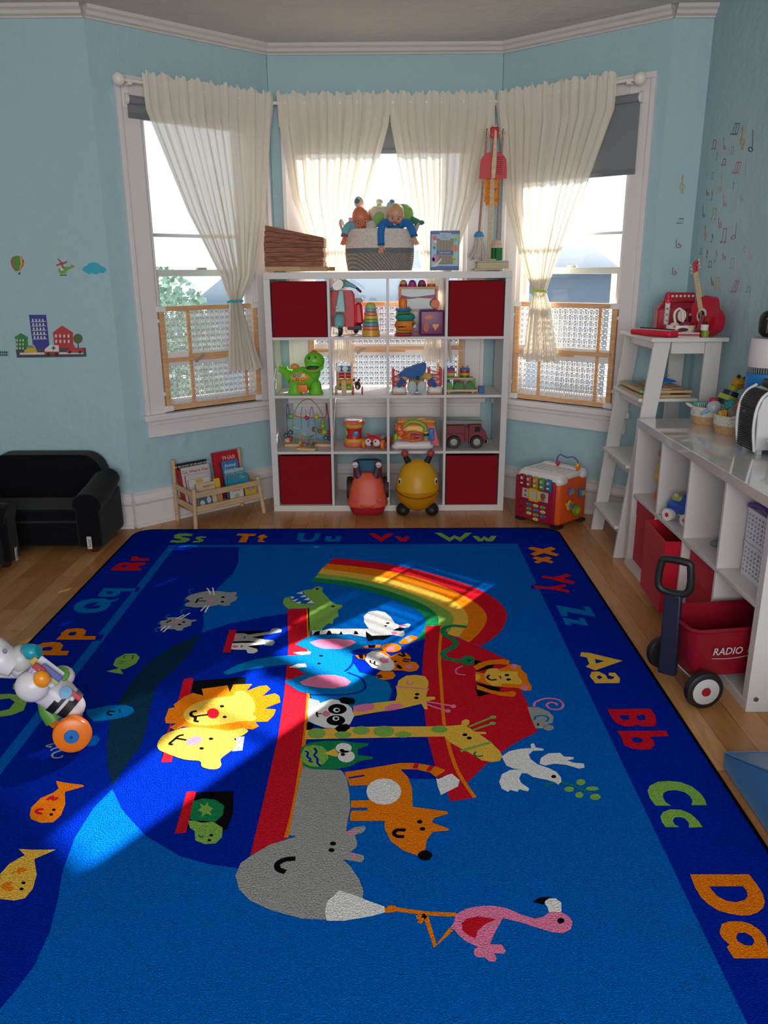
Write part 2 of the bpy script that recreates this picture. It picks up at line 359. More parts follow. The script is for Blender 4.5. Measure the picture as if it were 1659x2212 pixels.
    for z in (z0g-.004,z1g-.03):
        for u in (A0+.0,A1-.055): f=B(); wbox(f,a,b,u,u+.055,q0-.0008,q1+.002,z,z+.032,LW); f.build('corner_bracket',ga,bev=.002)
    for u in (A0+.0,A1-.012):
        for z in (z0g+.09,z1g-.09): f=B(); wbox(f,a,b,u,u+.012,q0,q0+.018,z,z+.02,LW); f.build('side_bumper',ga,bev=.002)
    f=B(); F=lambda *x:wbox(f,a,b,*x)
    for (ua,ub,q) in ((A0+.045,A0+(A1-A0)*.82,.007),(A0+(A1-A0)*.29,A1-.045,.0135)):
        lattice(f,a,b,ua,ub,z0g+.03,zmid-.03,q,LW); lattice(f,a,b,ua,ub,zmid+.05,z1g-.03,q,LW)
        F(ua,ub,q-.0015,q+.0015,zmid-.03,zmid+.05,LW)
    f.build('lattice_panel',ga)
window('window_1',PLo,PLi,HL,glabel='wooden safety guard with white ring lattice across the left bay window')
window('window_2',PLi,PRi,HC,.11,'wooden lattice safety guard across the middle window behind the cube shelf')
window('window_3',PRi,PRo,HR,.095,'wooden lattice safety guard across the right bay window beside the ladder shelf')
# ---------- curtains, rods, shades ----------
SHEER=M('#f6efe2',.9,'sheer'); ROD=M('#f1ece4',.3); SHADE=M('#888c91',.8,'fabric')
def wp(a,b,u,q,z):
    d,n=frame2(a,b); return Vector((a.x+d.x*u+n.x*q,a.y+d.y*u+n.y*q,z))
def curtain(a,b,prof,label,q0=.085,nf=13,seed=0):
    # prof rows: (z, left u, right u, pleat depth, forward offset)
    rnd=random.Random(seed); rt=thing('curtain',label,'curtain'); NU=150; rows=[]
    zs=[]; 
    for i in range(len(prof)-1):
        k=max(2,int(abs(prof[i][0]-prof[i+1][0])/.03))
        for j in range(k): zs.append((i,j/k))
    zs.append((len(prof)-2,1.))
    ph=[rnd.uniform(0,6.28) for _ in range(6)]; v=[];f=[]
    for (i,t) in zs:
        p0,p1=prof[i],prof[i+1]; tt=t*t*(3-2*t)*.5+t*.5
        z,l,r,dp,of=[p0[k]+(p1[k]-p0[k])*tt for k in range(5)]
        for s in range(NU+1):
            w=s/NU; wv=w+.012*math.sin(w*9+ph[0]+z*.8)
            sn=.9*math.sin(2*PI*nf*wv+ph[1])+.6*math.sin(2*PI*nf*.53*wv+ph[2]+z*.6)+.25*math.sin(2*PI*nf*1.7*wv+ph[3])+(.5*math.sin(2*PI*nf*3.1*wv+ph[5]) if z>2.34 else 0)
            zz=z
            if i==0 and t==0: zz=z+.008*math.sin(2*PI*nf*1.3*w+ph[4])+.007*math.sin(2*PI*nf*.61*w+ph[2])+.004*math.sin(2*PI*nf*2.9*w)
            if (i,t)==zs[-1]: zz=z+.006*math.sin(2*PI*nf*.3*w)
            u=l+(r-l)*w+.006*math.cos(2*PI*nf*wv+ph[1])*min(1,(r-l)*2)
            v.append(wp(a,b,u,q0+of+dp*sn,zz))
    n=NU+1
    for i in range(len(zs)-1):
        for s in range(NU): f.append((i*n+s,i*n+s+1,(i+1)*n+s+1,(i+1)*n+s))
    bb=B(); bb.add(v,f,SHEER); o=bb.build('sheer_panel',rt,sharp=180)
    return rt
def rod(a,b,u0,u1,label,fin=(1,1)):
    rt=thing('curtain_rod',label,'curtain rod'); z=2.425; q=.085
    c=B(); c.cyl(wp(a,b,u0,q,z),wp(a,b,u1,q,z),.0095,ROD); c.build('rod',rt)
    for k,u in enumerate((u0,u1)):
        if fin[k]:
            c=B(); c.ball(wp(a,b,u+(-.02 if k==0 else .02),q,z),.033,ROD,20); c.build('finial',rt)
        ub=u+(.04 if k==0 else -.04)
        c=B(); wbox(c,a,b,ub-.012,ub+.012,.0,q+.006,z-.02,z-.008,ROD); wbox(c,a,b,ub-.02,ub+.02,.019,.026,z-.12,z+.03,ROD); c.build('bracket',rt,bev=.002)
def shade(a,b,u0,u1,zb,label):
    rt=thing('roller_shade',label,'roller shade')
    c=B(); c.cyl(wp(a,b,u0,.033,2.345),wp(a,b,u1,.033,2.345),.022,SHADE); c.build('roller',rt)
    for u in (u0,u1):
        c=B(); c.cyl(wp(a,b,u-.008,.033,2.345),wp(a,b,u+.008,.033,2.345),.028,ROD); c.build('end_cap',rt)
    c=B(); wbox(c,a,b,u0+.01,u1-.01,.026,.028,zb,2.345,SHADE); c.build('shade_cloth',rt)
    c=B(); wbox(c,a,b,u0+.01,u1-.01,.023,.034,zb-.018,zb+.008,M('#767a80',.7)); c.build('hem_bar',rt,bev=.002)
def band(c,ru,rn,col,label,a,b):
    d,n=frame2(a,b); rt=thing('bead_band',label,'curtain tie'); k=26
    for i in range(k):
        t=2*PI*i/k; x=B(); x.ball((c.x+d.x*ru*math.cos(t)+n.x*rn*math.sin(t),c.y+d.y*ru*math.cos(t)+n.y*rn*math.sin(t),c.z+.004*math.sin(t)),.0075,col,8); x.build('bead',rt)
# left bay curtain
curtain(PLo,PLi,[(2.475,.235,1.075,.006,.019),(2.395,.24,1.075,.007,.017),(2.30,.25,1.07,.013,0),(1.8,.455,1.0,.014,-.005),(1.45,.64,.885,.014,0),(1.298,.695,.775,.012,.0),(1.2,.685,.80,.016,0),(.88,.655,.905,.018,.0)],'sheer cream curtain gathered by a turquoise bead band in the left bay window',seed=1,nf=15)
rod(PLo,PLi,.135,1.055,'white curtain rod with ball finial above the left bay window',(1,0)); shade(PLo,PLi,.17,1.03,2.275,'grey roller shade rolled nearly up in the left bay window')
band(wp(PLo,PLi,.735,.085,1.298),.046,.04,M('#3cc0cc',.3),'turquoise bead band tying the curtain of the left bay window',PLo,PLi)
# centre curtains (wall runs from x=-.71)
curtain(PLi,PRi,[(2.475,.06,.73,.006,.019),(2.40,.065,.735,.007,.017),(2.3,.07,.72,.013,0),(1.9,.13,.60,.014,0),(1.6,.24,.52,.010,-.025),(1.3,.36,.44,.008,-.03),(1.2,.35,.46,.007,-.03),(.90,.32,.50,.007,-.03)],'sheer cream curtain hanging at the left half of the middle window',seed=2,nf=12)
curtain(PLi,PRi,[(2.475,.74,1.36,.006,.019),(2.40,.735,1.36,.007,.017),(2.3,.745,1.355,.013,0),(1.9,.83,1.27,.014,0),(1.6,.90,1.16,.010,-.025),(1.3,.98,1.07,.008,-.03),(1.2,.97,1.10,.007,-.03),(.90,.94,1.14,.007,-.03)],'sheer cream curtain hanging at the right half of the middle window',seed=3,nf=12)
rod(PLi,PRi,.04,1.385,'white curtain rod running across the middle window',(0,0)); shade(PLi,PRi,.14,1.28,2.17,'grey roller shade half seen behind the pair of middle curtains')
curtain(PRi,PRo,[(2.475,.02,.775,.006,.019),(2.395,.02,.775,.007,.017),(2.3,.03,.765,.013,0),(1.85,.10,.60,.015,0),(1.55,.22,.48,.015,0),(1.345,.325,.405,.012,0),(1.25,.31,.44,.016,0),(.93,.27,.52,.018,0)],'sheer cream curtain gathered by a lime bead band in the right bay window',seed=5,nf=13)
rod(PRi,PRo,-.02,.885,'white curtain rod with ball finial above the right bay window',(0,1)); shade(PRi,PRo,.06,.90,1.985,'grey roller shade pulled a third down in the right bay window')
band(wp(PRi,PRo,.365,.085,1.345),.046,.04,M('#a8cf3a',.3),'lime green bead band tying the curtain of the right bay window',PRi,PRo)
# ---------- outside ----------
def outside():
    t=thing('neighbour_house','pale sided house seen outside through the left bay window','house',(-7.6,9.5,-4))
    c=B(); c.box(-2.2,-1,0,1.6,3,6.6,M('#c4cdd6',.8,'siding')); c.build('wall',t)
    c=B(); c.hexa([(-2.5,-1.3,6.6),(1.9,-1.3,6.6),(1.9,3.3,6.6),(-2.5,3.3,6.6)],[(-1,0,7.6),(.6,0,7.6),(.6,2,7.6),(-1,2,7.6)],M('#7d8a94',.8)); c.build('roof',t)
    c=B(); c.box(.4,-1.02,3.6,1.1,-.98,5.2,M('#8fa3b4',.2)); c.build('window_pane',t)
    t=thing('neighbour_house','grey roofed house seen outside through the right bay window','house',(2.9,16.2,-4))
    c=B(); c.box(-1.6,0,0,1.5,4,5.4,M('#8a97a8',.8,'siding')); c.build('wall',t)
    c=B(); c.hexa([(-1.8,-.3,5.4),(1.7,-.3,5.4),(1.7,4.3,5.4),(-1.8,4.3,5.4)],[(-.9,1.5,6.4),(.8,1.5,6.4),(.8,2.5,6.4),(-.9,2.5,6.4)],M('#6f7c8e',.8)); c.build('roof',t)
    t=thing('neighbour_house','low grey house seen outside through the middle window','house',(-.3,11,-4))
    c=B(); c.box(-2.6,0,0,2.6,4,4.6,M('#9aa6b2',.8,'siding')); c.build('wall',t)
    c=B(); c.hexa([(-2.9,-.3,4.6),(2.9,-.3,4.6),(2.9,4.3,4.6),(-2.9,4.3,4.6)],[(-1.5,1.5,5.9),(1.5,1.5,5.9),(1.5,2.5,5.9),(-1.5,2.5,5.9)],M('#77838f',.8)); c.build('roof',t)
    t=thing('sun_blocker_house','unseen tall building added east of the bay to block low sun','house',(5.6,11.7,-4),-math.atan2(.68,1))  # added out of camera view; its roofline cuts off the low sun
    c=B(); c.box(-1.7,0,0,5,4,9.05,M('#c2bfba',.8,'siding')); c.build('wall',t)
    c=B(); c.box(-1.75,-.08,9.05,5.05,.12,9.10,M('#9a9690',.8)); c.build('parapet',t)
    def tree(x,y,h,r,label,seed):
        rr=random.Random(seed); t=thing('leafy_tree',label,'tree',(x,y,-4)); c=B(); c.tube([(0,0,0),(.1,0,h*.5),(0,.1,h*.8)],[.16,.12,.06],M('#6b5a48',.9)); c.build('trunk',t)
        c=B(); v=[];f=[]
        for i in range(5200):
            p=Vector((rr.gauss(0,1),rr.gauss(0,1),rr.gauss(0,1))).normalized()*r*(rr.random()**.35); p.z=p.z*1.1+h*.8
            a=Vector((rr.gauss(0,1),rr.gauss(0,1),rr.gauss(0,1))).normalized()*.05; b=a.orthogonal().normalized()*.035; o=len(v); v+=[p-a,p+b,p+a,p-b]; f.append((o,o+1,o+2,o+3))
        c.add(v,f,M('#8ea592',.8,'leaf'),False); c.build('crown',t)
    tree(-2.9,9.2,5.6,1.05,'leafy green tree standing outside the left bay window',1)
    tree(-4.3,11.5,6.3,1.1,'bushy tree in front of the pale sided house outside',2)
    tree(-1.0,18.5,5.0,1.1,'green tree far outside beyond the middle window',3)
    g=B(); g.box(-25,5.8,-4.1,25,40,-4,M('#8d908c',.9)); g.build('street_ground',kind='structure')
outside()
# ---------- wall stickers ----------
def sticker(name,label,cat,y_or_pl,polys,group=None):
    c=B(); lay=0
    for col,pts,holes in polys:
        P3=[y_or_pl(*p) for p in pts]; H3=[[y_or_pl(*p) for p in h] for h in holes]
        o,ax,ay=y_or_pl.fr; nz=ax.cross(ay)
        q=lambda p:((p-o).dot(ax),(p-o).dot(ay))
        c.prism([q(p) for p in P3],o+nz*(.0007+lay*.0004),ax,ay,.0004,col,[[q(p) for p in h] for h in H3]); lay+=1
    return tag(c.build(name),label,cat,group)
class PL:
    def __init__(s,o,ax,ay,x0=0,y0=0,k=1): s.fr=(Vector(o),Vector(ax),Vector(ay)); s.n=Vector(ax).cross(Vector(ay)); s.x0,s.y0,s.k=x0,y0,k
    def __call__(s,x,y): return onpl(s.x0+x*s.k,s.y0+y*s.k,s.fr[0],s.n)
def pts(t): return [tuple(float(q) for q in p.split(',')) for p in t.split()]
def ell(x,y,a,b,n=18,rot=0): return [(x+a*math.cos(2*PI*i/n)*math.cos(rot)-b*math.sin(2*PI*i/n)*math.sin(rot),y+a*math.cos(2*PI*i/n)*math.sin(rot)+b*math.sin(2*PI*i/n)*math.cos(rot)) for i in range(n)]
LWp=PL((0,4.53,0),(1,0,0),(0,0,1),0,450,.36166)
def mk(h): return M(h,.5)
S_=lambda h,p,*hs:(mk(h),pts(p) if isinstance(p,str) else p,[pts(q) if isinstance(q,str) else q for q in hs])
sticker('balloon_sticker','small striped hot air balloon decal on the dark left wall','sticker',LWp,[
 S_('#c04a44','104,282 130,290 145,315 138,345 120,375 90,375 70,345 63,315 75,290'),S_('#4f9a48','104,282 118,300 122,330 118,375 106,375 100,330 98,300'),S_('#d8b04a','118,284 134,300 136,330 120,375 116,375 124,330 120,300'),S_('#4f9a48','92,284 104,282 98,330 100,375 92,372 78,340 80,300'),S_('#46525a','110,384 124,384 122,396 112,396')])
sticker('helicopter_sticker','green helicopter decal with red rotor beside the cloud decal','sticker',LWp,[
 S_('#69b04e','350,360 370,345 400,350 425,345 432,355 405,370 392,390 365,392 350,380'),S_('#e4d6d2','358,352 368,346 382,360 378,372 362,372'),S_('#b04a4c','342,300 352,302 374,325 402,314 404,322 376,338 384,358 376,362 364,338 338,346 336,338 362,326'),S_('#3c4a3c','358,396 402,396 400,402 360,402'),S_('#9a8a3a','425,335 445,345 435,352 448,342 440,356 428,350')])
sticker('cloud_sticker','turquoise cloud decal on the wall left of the bay corner','sticker',LWp,[S_('#35b0cc','490,370 500,350 520,342 530,328 560,322 590,330 605,345 625,352 638,372 618,388 600,385 575,396 550,388 530,394 515,384')])
city=[S_('#3d8a54','85,770 125,745 170,770 166,780 172,880 100,880 94,780'),S_('#3f3f96','173,636 276,636 302,880 205,880'),S_('#c23c3e','316,742 370,700 436,740 440,870 330,870'),S_('#5c6a48',ell(466,778,28,29)),S_('#4a3a34','463,800 469,800 472,835 466,835'),S_('#4a4f58','95,840 512,832 518,886 103,892'),
 S_('#e0d8d4','120,862 500,858 500,870 120,874'),S_('#d8b23c','145,850 165,835 172,815 205,815 215,835 226,860 150,865'),S_('#3a97b4','166,832 172,820 198,820 206,834'),S_('#e8e0dc','270,840 300,815 352,818 355,860 268,862'),S_('#c23c3e','268,855 355,855 355,872 268,872'),S_('#2e5a9c','318,822 326,822 326,830 334,830 334,838 326,838 326,846 318,846 318,838 310,838 310,830 318,830'),
 S_('#c23c3e','400,850 418,840 425,815 445,815 448,835 500,835 506,862 400,862'),S_('#2e2e34',ell(292,872,12,12)),S_('#2e2e34',ell(340,872,12,12)),S_('#2e2e34',ell(420,858,9,9)),S_('#2e2e34',ell(480,858,9,9))]
for r in range(5):
    for c_ in range(4): x=194+c_*20+r*3.6; y=660+r*25.5; city.append(S_('#cfd0da','%f,%f %f,%f %f,%f %f,%f'%(x,y,x+10,y,x+11,y+15,x+1,y+15)))
    city.append(S_('#cfd0da','%f,%f %f,%f %f,%f %f,%f'%(190+r*3.6,676+r*25.5,278+r*3,674+r*25.5,278+r*3,678+r*25.5,190+r*3.6,680+r*25.5)))
for r in range(2):
    for c_ in range(4): x=336+c_*25+r*2; y=752+r*32; city.append(S_('#d8cfd0','%f,%f %f,%f %f,%f %f,%f'%(x,y,x+12,y,x+12,y+18,x,y+18)))
for r in range(3):
    for c_ in range(3): x=108+c_*18; y=780+r*24; city.append(S_('#bcd0b8','%f,%f %f,%f %f,%f %f,%f'%(x,y,x+9,y,x+9,y+13,x,y+13)))
sticker('city_sticker','decal of town buildings with taxi, ambulance and truck on a road','sticker',LWp,city)
sticker('railway_sticker','short black railway track decal at the far left of the wall','sticker',LWp,[S_('#2a3238','-20,858 50,858 50,862 -20,862'),S_('#2a3238','-20,874 52,874 52,878 -20,878')]+[S_('#2a3238','%d,852 %d,852 %d,884 %d,884'%(x,x+4,x+4,x)) for x in (2,14,26,38)])
# music notes
RWp=PL((XR,0,0),(0,-1,0),(0,0,1),1440,170,.21707); RRp=PL((0,4.61,0),(1,0,0),(0,0,1),1440,170,.21707)
def strokepoly(p,w):
    P=[Vector((a,b)) for a,b in p]; Lf=[];Rt=[]
    for i,q in enumerate(P):
        t=(P[min(i+1,len(P)-1)]-P[max(i-1,0)]); t=t.normalized() if t.length else Vector((1,0)); n=Vector((-t.y,t.x)); ww=w if not hasattr(w,'__len__') else w[i]
        Lf.append(q+n*ww/2); Rt.append(q-n*ww/2)
    return [tuple(x) for x in Lf+Rt[::-1]]
def cst(t,n=4): return [tuple(v)[:2] for v in crom([Vector((a,b,0)) for a,b in pts(t)],False,n)]
def note(kind,x,y,w,h,col,label,pl=None,sl=.25):
    pl=pl or RWp; k=mk(col); ps=[]
    hw=w*.17; hh=h*.055+3
    if kind=='beam':   # two or three heads
        n=3 if w>62 else 2
        for i in range(n):
            hx=x-w*.38+i*w*.62/(n-1)*1; ps.append((k,ell(hx,y+h*.44,hw*(1 if n==2 else .5),hh,12,-.4),[]))
            ps.append((k,strokepoly([(hx+hw*.8,y+h*.43),(hx+hw*.8+h*sl*.8,y-h*.45)],3),[]))
        ps.append((k,strokepoly([(x-w*.38+hw*.8+h*sl*.8,y-h*.45),(x+w*.24+hw*.8+h*sl*.8,y-h*.45)],8),[]))
    elif kind=='half':
        ps.append((k,ell(x-w*.1,y+h*.36,w*.4,h*.12,16,-.7),[ell(x-w*.1,y+h*.36,w*.22,h*.08,16,-.7)])); ps.append((k,strokepoly([(x+w*.18,y+h*.33),(x+w*.32,y-h*.5)],4.5),[]))
    elif kind=='flat':
        ps.append((k,strokepoly([(x-w*.35,y-h*.5),(x-w*.38,y+h*.45)],3.5),[])); ps.append((k,ell(x,y+h*.33,w*.42,h*.15),[ell(x,y+h*.33,w*.26,h*.09)]))
    elif kind=='eighth':
        ps.append((k,ell(x-w*.2,y+h*.42,w*.28,h*.08,12,-.5),[])); ps.append((k,strokepoly([(x-w*.0,y+h*.4),(x+w*.12,y-h*.5)],3),[])); ps.append((k,strokepoly([(x+w*.12,y-h*.5),(x+w*.35,y-h*.2),(x+w*.3,y+h*.05)],4),[]))
    elif kind=='treble':
        c=[(x+w*.25,y+h*.42),(x,y+h*.48),(x-w*.12,y+h*.38),(x+w*.1,y+h*.3),(x+w*.3,y+h*.1),(x-w*.1,y+h*.02),(x-w*.3,y+h*.18),(x-w*.05,y+h*.3),(x+w*.42,y+h*.22),(x+w*.42,y-h*.02),(x-w*.02,y-h*.22),(x-w*.05,y-h*.42),(x+w*.15,y-h*.5),(x+w*.2,y-h*.35),(x-w*.15,y-h*.12)]
        c=[(a,b) for a,b in [(x-.15*w,y+.36*h),(x-.05*w,y+.46*h),(x+.12*w,y+.42*h),(x+.05*w,y+.1*h),(x-.0*w,y-.2*h),(x-.08*w,y-.38*h),(x+.04*w,y-.49*h),(x+.14*w,y-.36*h),(x-.05*w,y-.14*h),(x-.32*w,y+.06*h),(x-.3*w,y+.24*h),(x,y+.28*h),(x+.36*w,y+.2*h),(x+.38*w,y+.04*h),(x+.1*w,y+.02*h),(x-.12*w,y+.12*h)]]
        cc=[tuple(v)[:2] for v in crom([Vector((a,b,0)) for a,b in c],False,4)]
        # stroke in overlapping pieces so the loops stay open
        for i in range(0,len(cc)-1,4): ps.append((k,strokepoly(cc[i:i+5],w*.09+1),[]))
        ps.append((k,ell(x-.12*w,y+.4*h,w*.13,h*.045),[]))
    elif kind=='bass':
        c=[(x+.3*w,y),(x+.1*w,y-.08*h),(x+.12*w,y+.15*h),(x+.42*w,y+.1*h),(x+.35*w,y+.35*h),(x,y+.38*h),(x-.28*w,y+.1*h),(x-.2*w,y-.5*h)]
        cc=[tuple(v)[:2] for v in crom([Vector((a,b,0)) for a,b in c],False,4)]
        for i in range(0,len(cc)-1,4): ps.append((k,strokepoly(cc[i:i+5],w*.08+1.5),[]))
        ps.append((k,ell(x-.42*w,y+.32*h,w*.07,w*.07),[])); ps.append((k,ell(x-.18*w,y+.46*h,w*.07,w*.07),[]))
    c=B(); o,ax,ay=pl.fr; nz=ax.cross(ay)
    for i,(m_,pp,hs) in enumerate(ps):
        q=lambda p:((pl(*p)-o).dot(ax),(pl(*p)-o).dot(ay))
        c.prism([q(p) for p in pp],o+nz*.0006,ax,ay,.0006+.00004*i,m_,[[q(p) for p in h] for h in hs])
    tag(c.build('music_note_sticker'),label,'sticker','music note decals in the right corner')
NT=[('treble',155,1052,62,190,'#b29a5c','gold treble clef decal on the narrow wall beside the right bay window',1),
('beam',128,1416,70,54,'#3f5a5e','dark slanted pair of notes decal below the gold treble clef',1),
('bass',112,1645,66,95,'#8a3a5c','plum bass clef decal, upper of two on the narrow wall',1),('bass',74,1918,58,80,'#8a3a5c','plum bass clef decal just above the accordion, lower of two',1),
('beam',470,655,40,98,'#a8385c','small crimson double beamed note decal at the corner, topmost row left',0),('flat',580,645,34,128,'#b85a74','pink flat sign decal left of the dark triple note',0),('beam',672,500,80,118,'#3a4a68','navy triple note decal at the top of the cluster',0),
('treble',755,592,56,250,'#c09a58','tan treble clef decal between the navy triple note and navy half note',0),('half',842,622,60,230,'#3c4678','large navy half note decal, rightmost at the top',0),('beam',650,716,34,80,'#7fa0a8','pale blue note decal below the navy triple note',0),
('eighth',500,768,30,96,'#7fa69a','pale green eighth note decal by the wall corner',0),('beam',568,830,40,68,'#8a3a58','small plum note decal below the pink flat sign',0),('beam',688,886,74,120,'#b5465a','red triple note decal in the middle of the cluster',0),('half',782,900,26,130,'#9ab0b2','faint grey half note decal right of the red triple note',0),
('beam',452,966,32,74,'#6f9ab4','small blue note decal at the corner above the bass clef',0),('half',536,1032,48,180,'#b9a468','tan half note decal in the cluster centre left',0),('eighth',664,1056,22,86,'#6f8c94','slate eighth note decal right of the tan half note',0),
('bass',408,1136,34,64,'#a03c68','tiny magenta clef decal in the wall corner',0),('eighth',450,1160,28,104,'#6a90b8','blue eighth note decal beside the tiny magenta clef',0),('flat',582,1214,36,120,'#b8606c','rose flat sign decal below the tan half note',0),('bass',744,1190,36,80,'#c88a9c','pale pink clef decal at the right of the rose flat sign',0),
('flat',372,1326,26,114,'#3e5ea6','blue flat sign decal in the corner at mid height',0),('beam',466,1344,54,120,'#8fa05a','olive green double beamed note decal',0),('bass',530,1440,40,110,'#a45c80','mauve clef decal right of the olive note',0),
('treble',386,1540,30,158,'#b8a074','slim tan treble clef decal in the wall corner',0),('eighth',452,1586,30,86,'#3c62b4','bright blue eighth note decal right of the slim treble clef',0),('beam',566,1560,54,150,'#94405e','plum pair of notes decal beside the plum ring half note',0),('half',672,1518,74,164,'#8c6488','mauve half note decal with a round open head',0),
('beam',338,1720,26,60,'#6c90a4','tiny blue grey note decal low in the corner',0),('eighth',402,1742,20,80,'#8c4a5e','thin brown red eighth note decal low near the corner',0),('eighth',490,1762,44,110,'#86967c','grey green sixteenth note decal low in the cluster',0),('bass',572,1768,36,74,'#b04c5c','red bass clef decal low in the cluster',0),
('beam',768,1694,34,70,'#c8909a','faint pink note decal at the lower right',0),('flat',838,1736,30,130,'#c8a0a8','faint pink flat sign decal at the lower far right',0),('beam',428,1846,38,68,'#5c4a70','small violet note decal above the red bass clef and guitar',0),('beam',648,1834,42,104,'#b0a07c','beige double beamed note decal low on the wall',0),
('bass',455,2022,30,90,'#a83c60','crimson bass clef decal just above the guitar neck',0),('beam',498,2024,56,116,'#d8a44c','golden double beamed note decal above the guitar',0),('beam',668,2068,70,120,'#a84c68','rose pair of notes decal right above the guitar body',0),('beam',812,2096,44,60,'#7c9090','small grey note decal right of the rose pair of notes',0)]
for kd,x,y,w,h,cc,lb,rr_ in NT: note(kd,x,y,w,h,cc,lb,RRp if rr_ else RWp,.12 if w<=62 else .3)
# ---------- rug ----------
RZ=.0085
CR={'a':(0,1140,.33755),'b':(500,1460,.33755),'c':(880,1360,.27728),'d':(0,1640,.33755),'e':(800,1860,.30139),'f':(560,1160,.217),'g':(320,1340,.19289),'h':(560,1160,.38577),'i':(1240,1380,.25256),'j':(1340,1660,.19229),'k':(1459,1860,.12055),'l':(1100,1160,.14467),'m':(340,1140,.24111),'n':(740,1140,.24111),'o':(80,1180,.16878),'p':(320,1250,.18083)}
rug=thing('area_rug','large blue alphabet rug printed with an ark full of animals','rug',(-.24,2.63,0))
RO=Vector((-.24,2.63,0)); RB=B()
def rp(k,x,y):
    if k=='W': return Vector((x,y,0))
    X,Y,s=CR[k]; return onz(X+x*s,Y+y*s,RZ)
C_={'K':'#101114','N':'#03249c','F':'#045fbe','T':'#12304a','R':'#c81a2c','O':'#f07c14','Y':'#efb848','L':'#82b050','G':'#1c8050','A':'#9b9c9c','W':'#e9e8ea','P':'#ea7ea6','C':'#0a72ba','U':'#1d2bA0'}
def rm(c): return M(C_[c],.95,'pile')
def q2(s):
    out=[];k='b'
    for tkn in s.split():
        if ':' in tkn: k,tkn=tkn.split(':')
        x,y=tkn.split(','); out.append(rp(k,float(x),float(y)))
    return out
def A(col,lay,s,*holes,sm=0):
    P=q2(s); Hh=[q2(h) for h in holes]
    if sm: P=crom(P,True,3); Hh=[crom(h,True,3) for h in Hh]
    RB.prism([(p.x-RO.x,p.y-RO.y) for p in P],(0,0,RZ-.0003+lay*.00022),(1,0,0),(0,1,0),.0003,rm(col),[[(p.x-RO.x,p.y-RO.y) for p in h] for h in Hh])
def S(col,lay,w,s,sm=3):
    P=q2(s); P=crom(P,False,sm) if len(P)>2 else P
    RB.prism([(a-RO.x,b-RO.y) for a,b in strokepoly([(p.x,p.y) for p in P],w)],(0,0,RZ-.0003+lay*.00022),(1,0,0),(0,1,0),.0003,rm(col))
def E(col,lay,k,x,y,a,b=None,n=16):
    b=b or a*.6; A(col,lay,' '.join('%s:%.1f,%.1f'%(k,x+a*math.cos(2*PI*i/n),y+b*math.sin(2*PI*i/n)) for i in range(n)))
# base with rounded corners + black binding
def rr(x0,y0,x1,y1,r):
    o=[]
    for cx,cy,a0 in ((x1-r,y1-r,0),(x0+r,y1-r,90),(x0+r,y0+r,180),(x1-r,y0+r,270)):
        for i in range(7): a=R(a0+i*15); o.append((cx+r*math.cos(a)-RO.x,cy+r*math.sin(a)-RO.y))
    return o
bb=B(); bb.prism(rr(-1.49,.79,1.0,4.47,.11),(0,0,0),(1,0,0),(0,1,0),.0075,rm('K')); bb.build('binding',rug,label='thin black edge binding')
RB.prism(rr(-1.478,.802,.988,4.458,.10),(0,0,.0002),(1,0,0),(0,1,0),RZ-.0005,rm('N'))
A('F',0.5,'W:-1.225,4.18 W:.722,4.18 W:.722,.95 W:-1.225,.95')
# sea and hull
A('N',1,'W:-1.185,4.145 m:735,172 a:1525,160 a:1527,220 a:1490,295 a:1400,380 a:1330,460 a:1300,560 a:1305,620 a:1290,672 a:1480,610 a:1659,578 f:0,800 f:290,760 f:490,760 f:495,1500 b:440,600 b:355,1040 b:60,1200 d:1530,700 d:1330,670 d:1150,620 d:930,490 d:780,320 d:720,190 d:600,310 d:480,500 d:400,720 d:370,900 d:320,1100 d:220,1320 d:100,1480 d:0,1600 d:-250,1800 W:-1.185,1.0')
A('T',2,'a:1285,680 a:1100,760 a:950,860 a:830,1000 a:750,1130 a:700,1250 a:680,1400 a:690,1540 a:722,1650 a:800,1530 a:900,1400 a:940,1280 a:960,1150 a:1000,1010 a:1100,920 a:1200,820 a:1265,720')
# letters
A('Y',2,'i:60,115 i:130,120 i:415,188 i:180,270 i:100,238 i:130,215 i:110,160 i:52,148','i:175,172 i:265,190 i:190,212')
A('Y',2,'i:135,315 i:150,282 i:210,280 i:270,310 i:290,345 i:330,345 i:350,325 i:295,312 i:300,290 i:350,290 i:395,340 i:388,378 i:180,380 i:160,350 i:140,330','i:190,325 i:220,312 i:245,330 i:215,348')
A('R',2,'i:285,602 i:655,597 i:690,650 i:705,710 i:690,745 i:640,750 i:570,745 i:540,735 i:500,750 i:430,748 i:360,720 i:320,670','i:385,660 i:410,650 i:470,655 i:475,690 i:420,695','i:525,660 i:600,648 i:615,680 i:600,698 i:550,695')
A('R',2,'i:365,788 i:785,785 i:808,832 i:640,838 i:680,870 i:690,910 i:650,945 i:590,948 i:500,940 i:430,910 i:410,860 i:405,838','i:490,850 i:530,840 i:580,855 i:590,880 i:550,890 i:500,880')
A('L',2,'j:395,418 j:330,330 j:305,250 j:330,195 j:420,150 j:540,140 j:680,155 j:800,200 j:900,280 j:950,350 j:970,412 j:800,412 j:810,360 j:780,310 j:720,265 j:620,243 j:530,250 j:480,280 j:480,330 j:510,380 j:565,418')
A('L',2,'j:510,660 j:465,600 j:450,540 j:480,490 j:560,460 j:680,465 j:790,510 j:870,580 j:910,640 j:925,658 j:770,665 j:770,610 j:730,565 j:670,545 j:610,550 j:588,585 j:610,630 j:660,658')
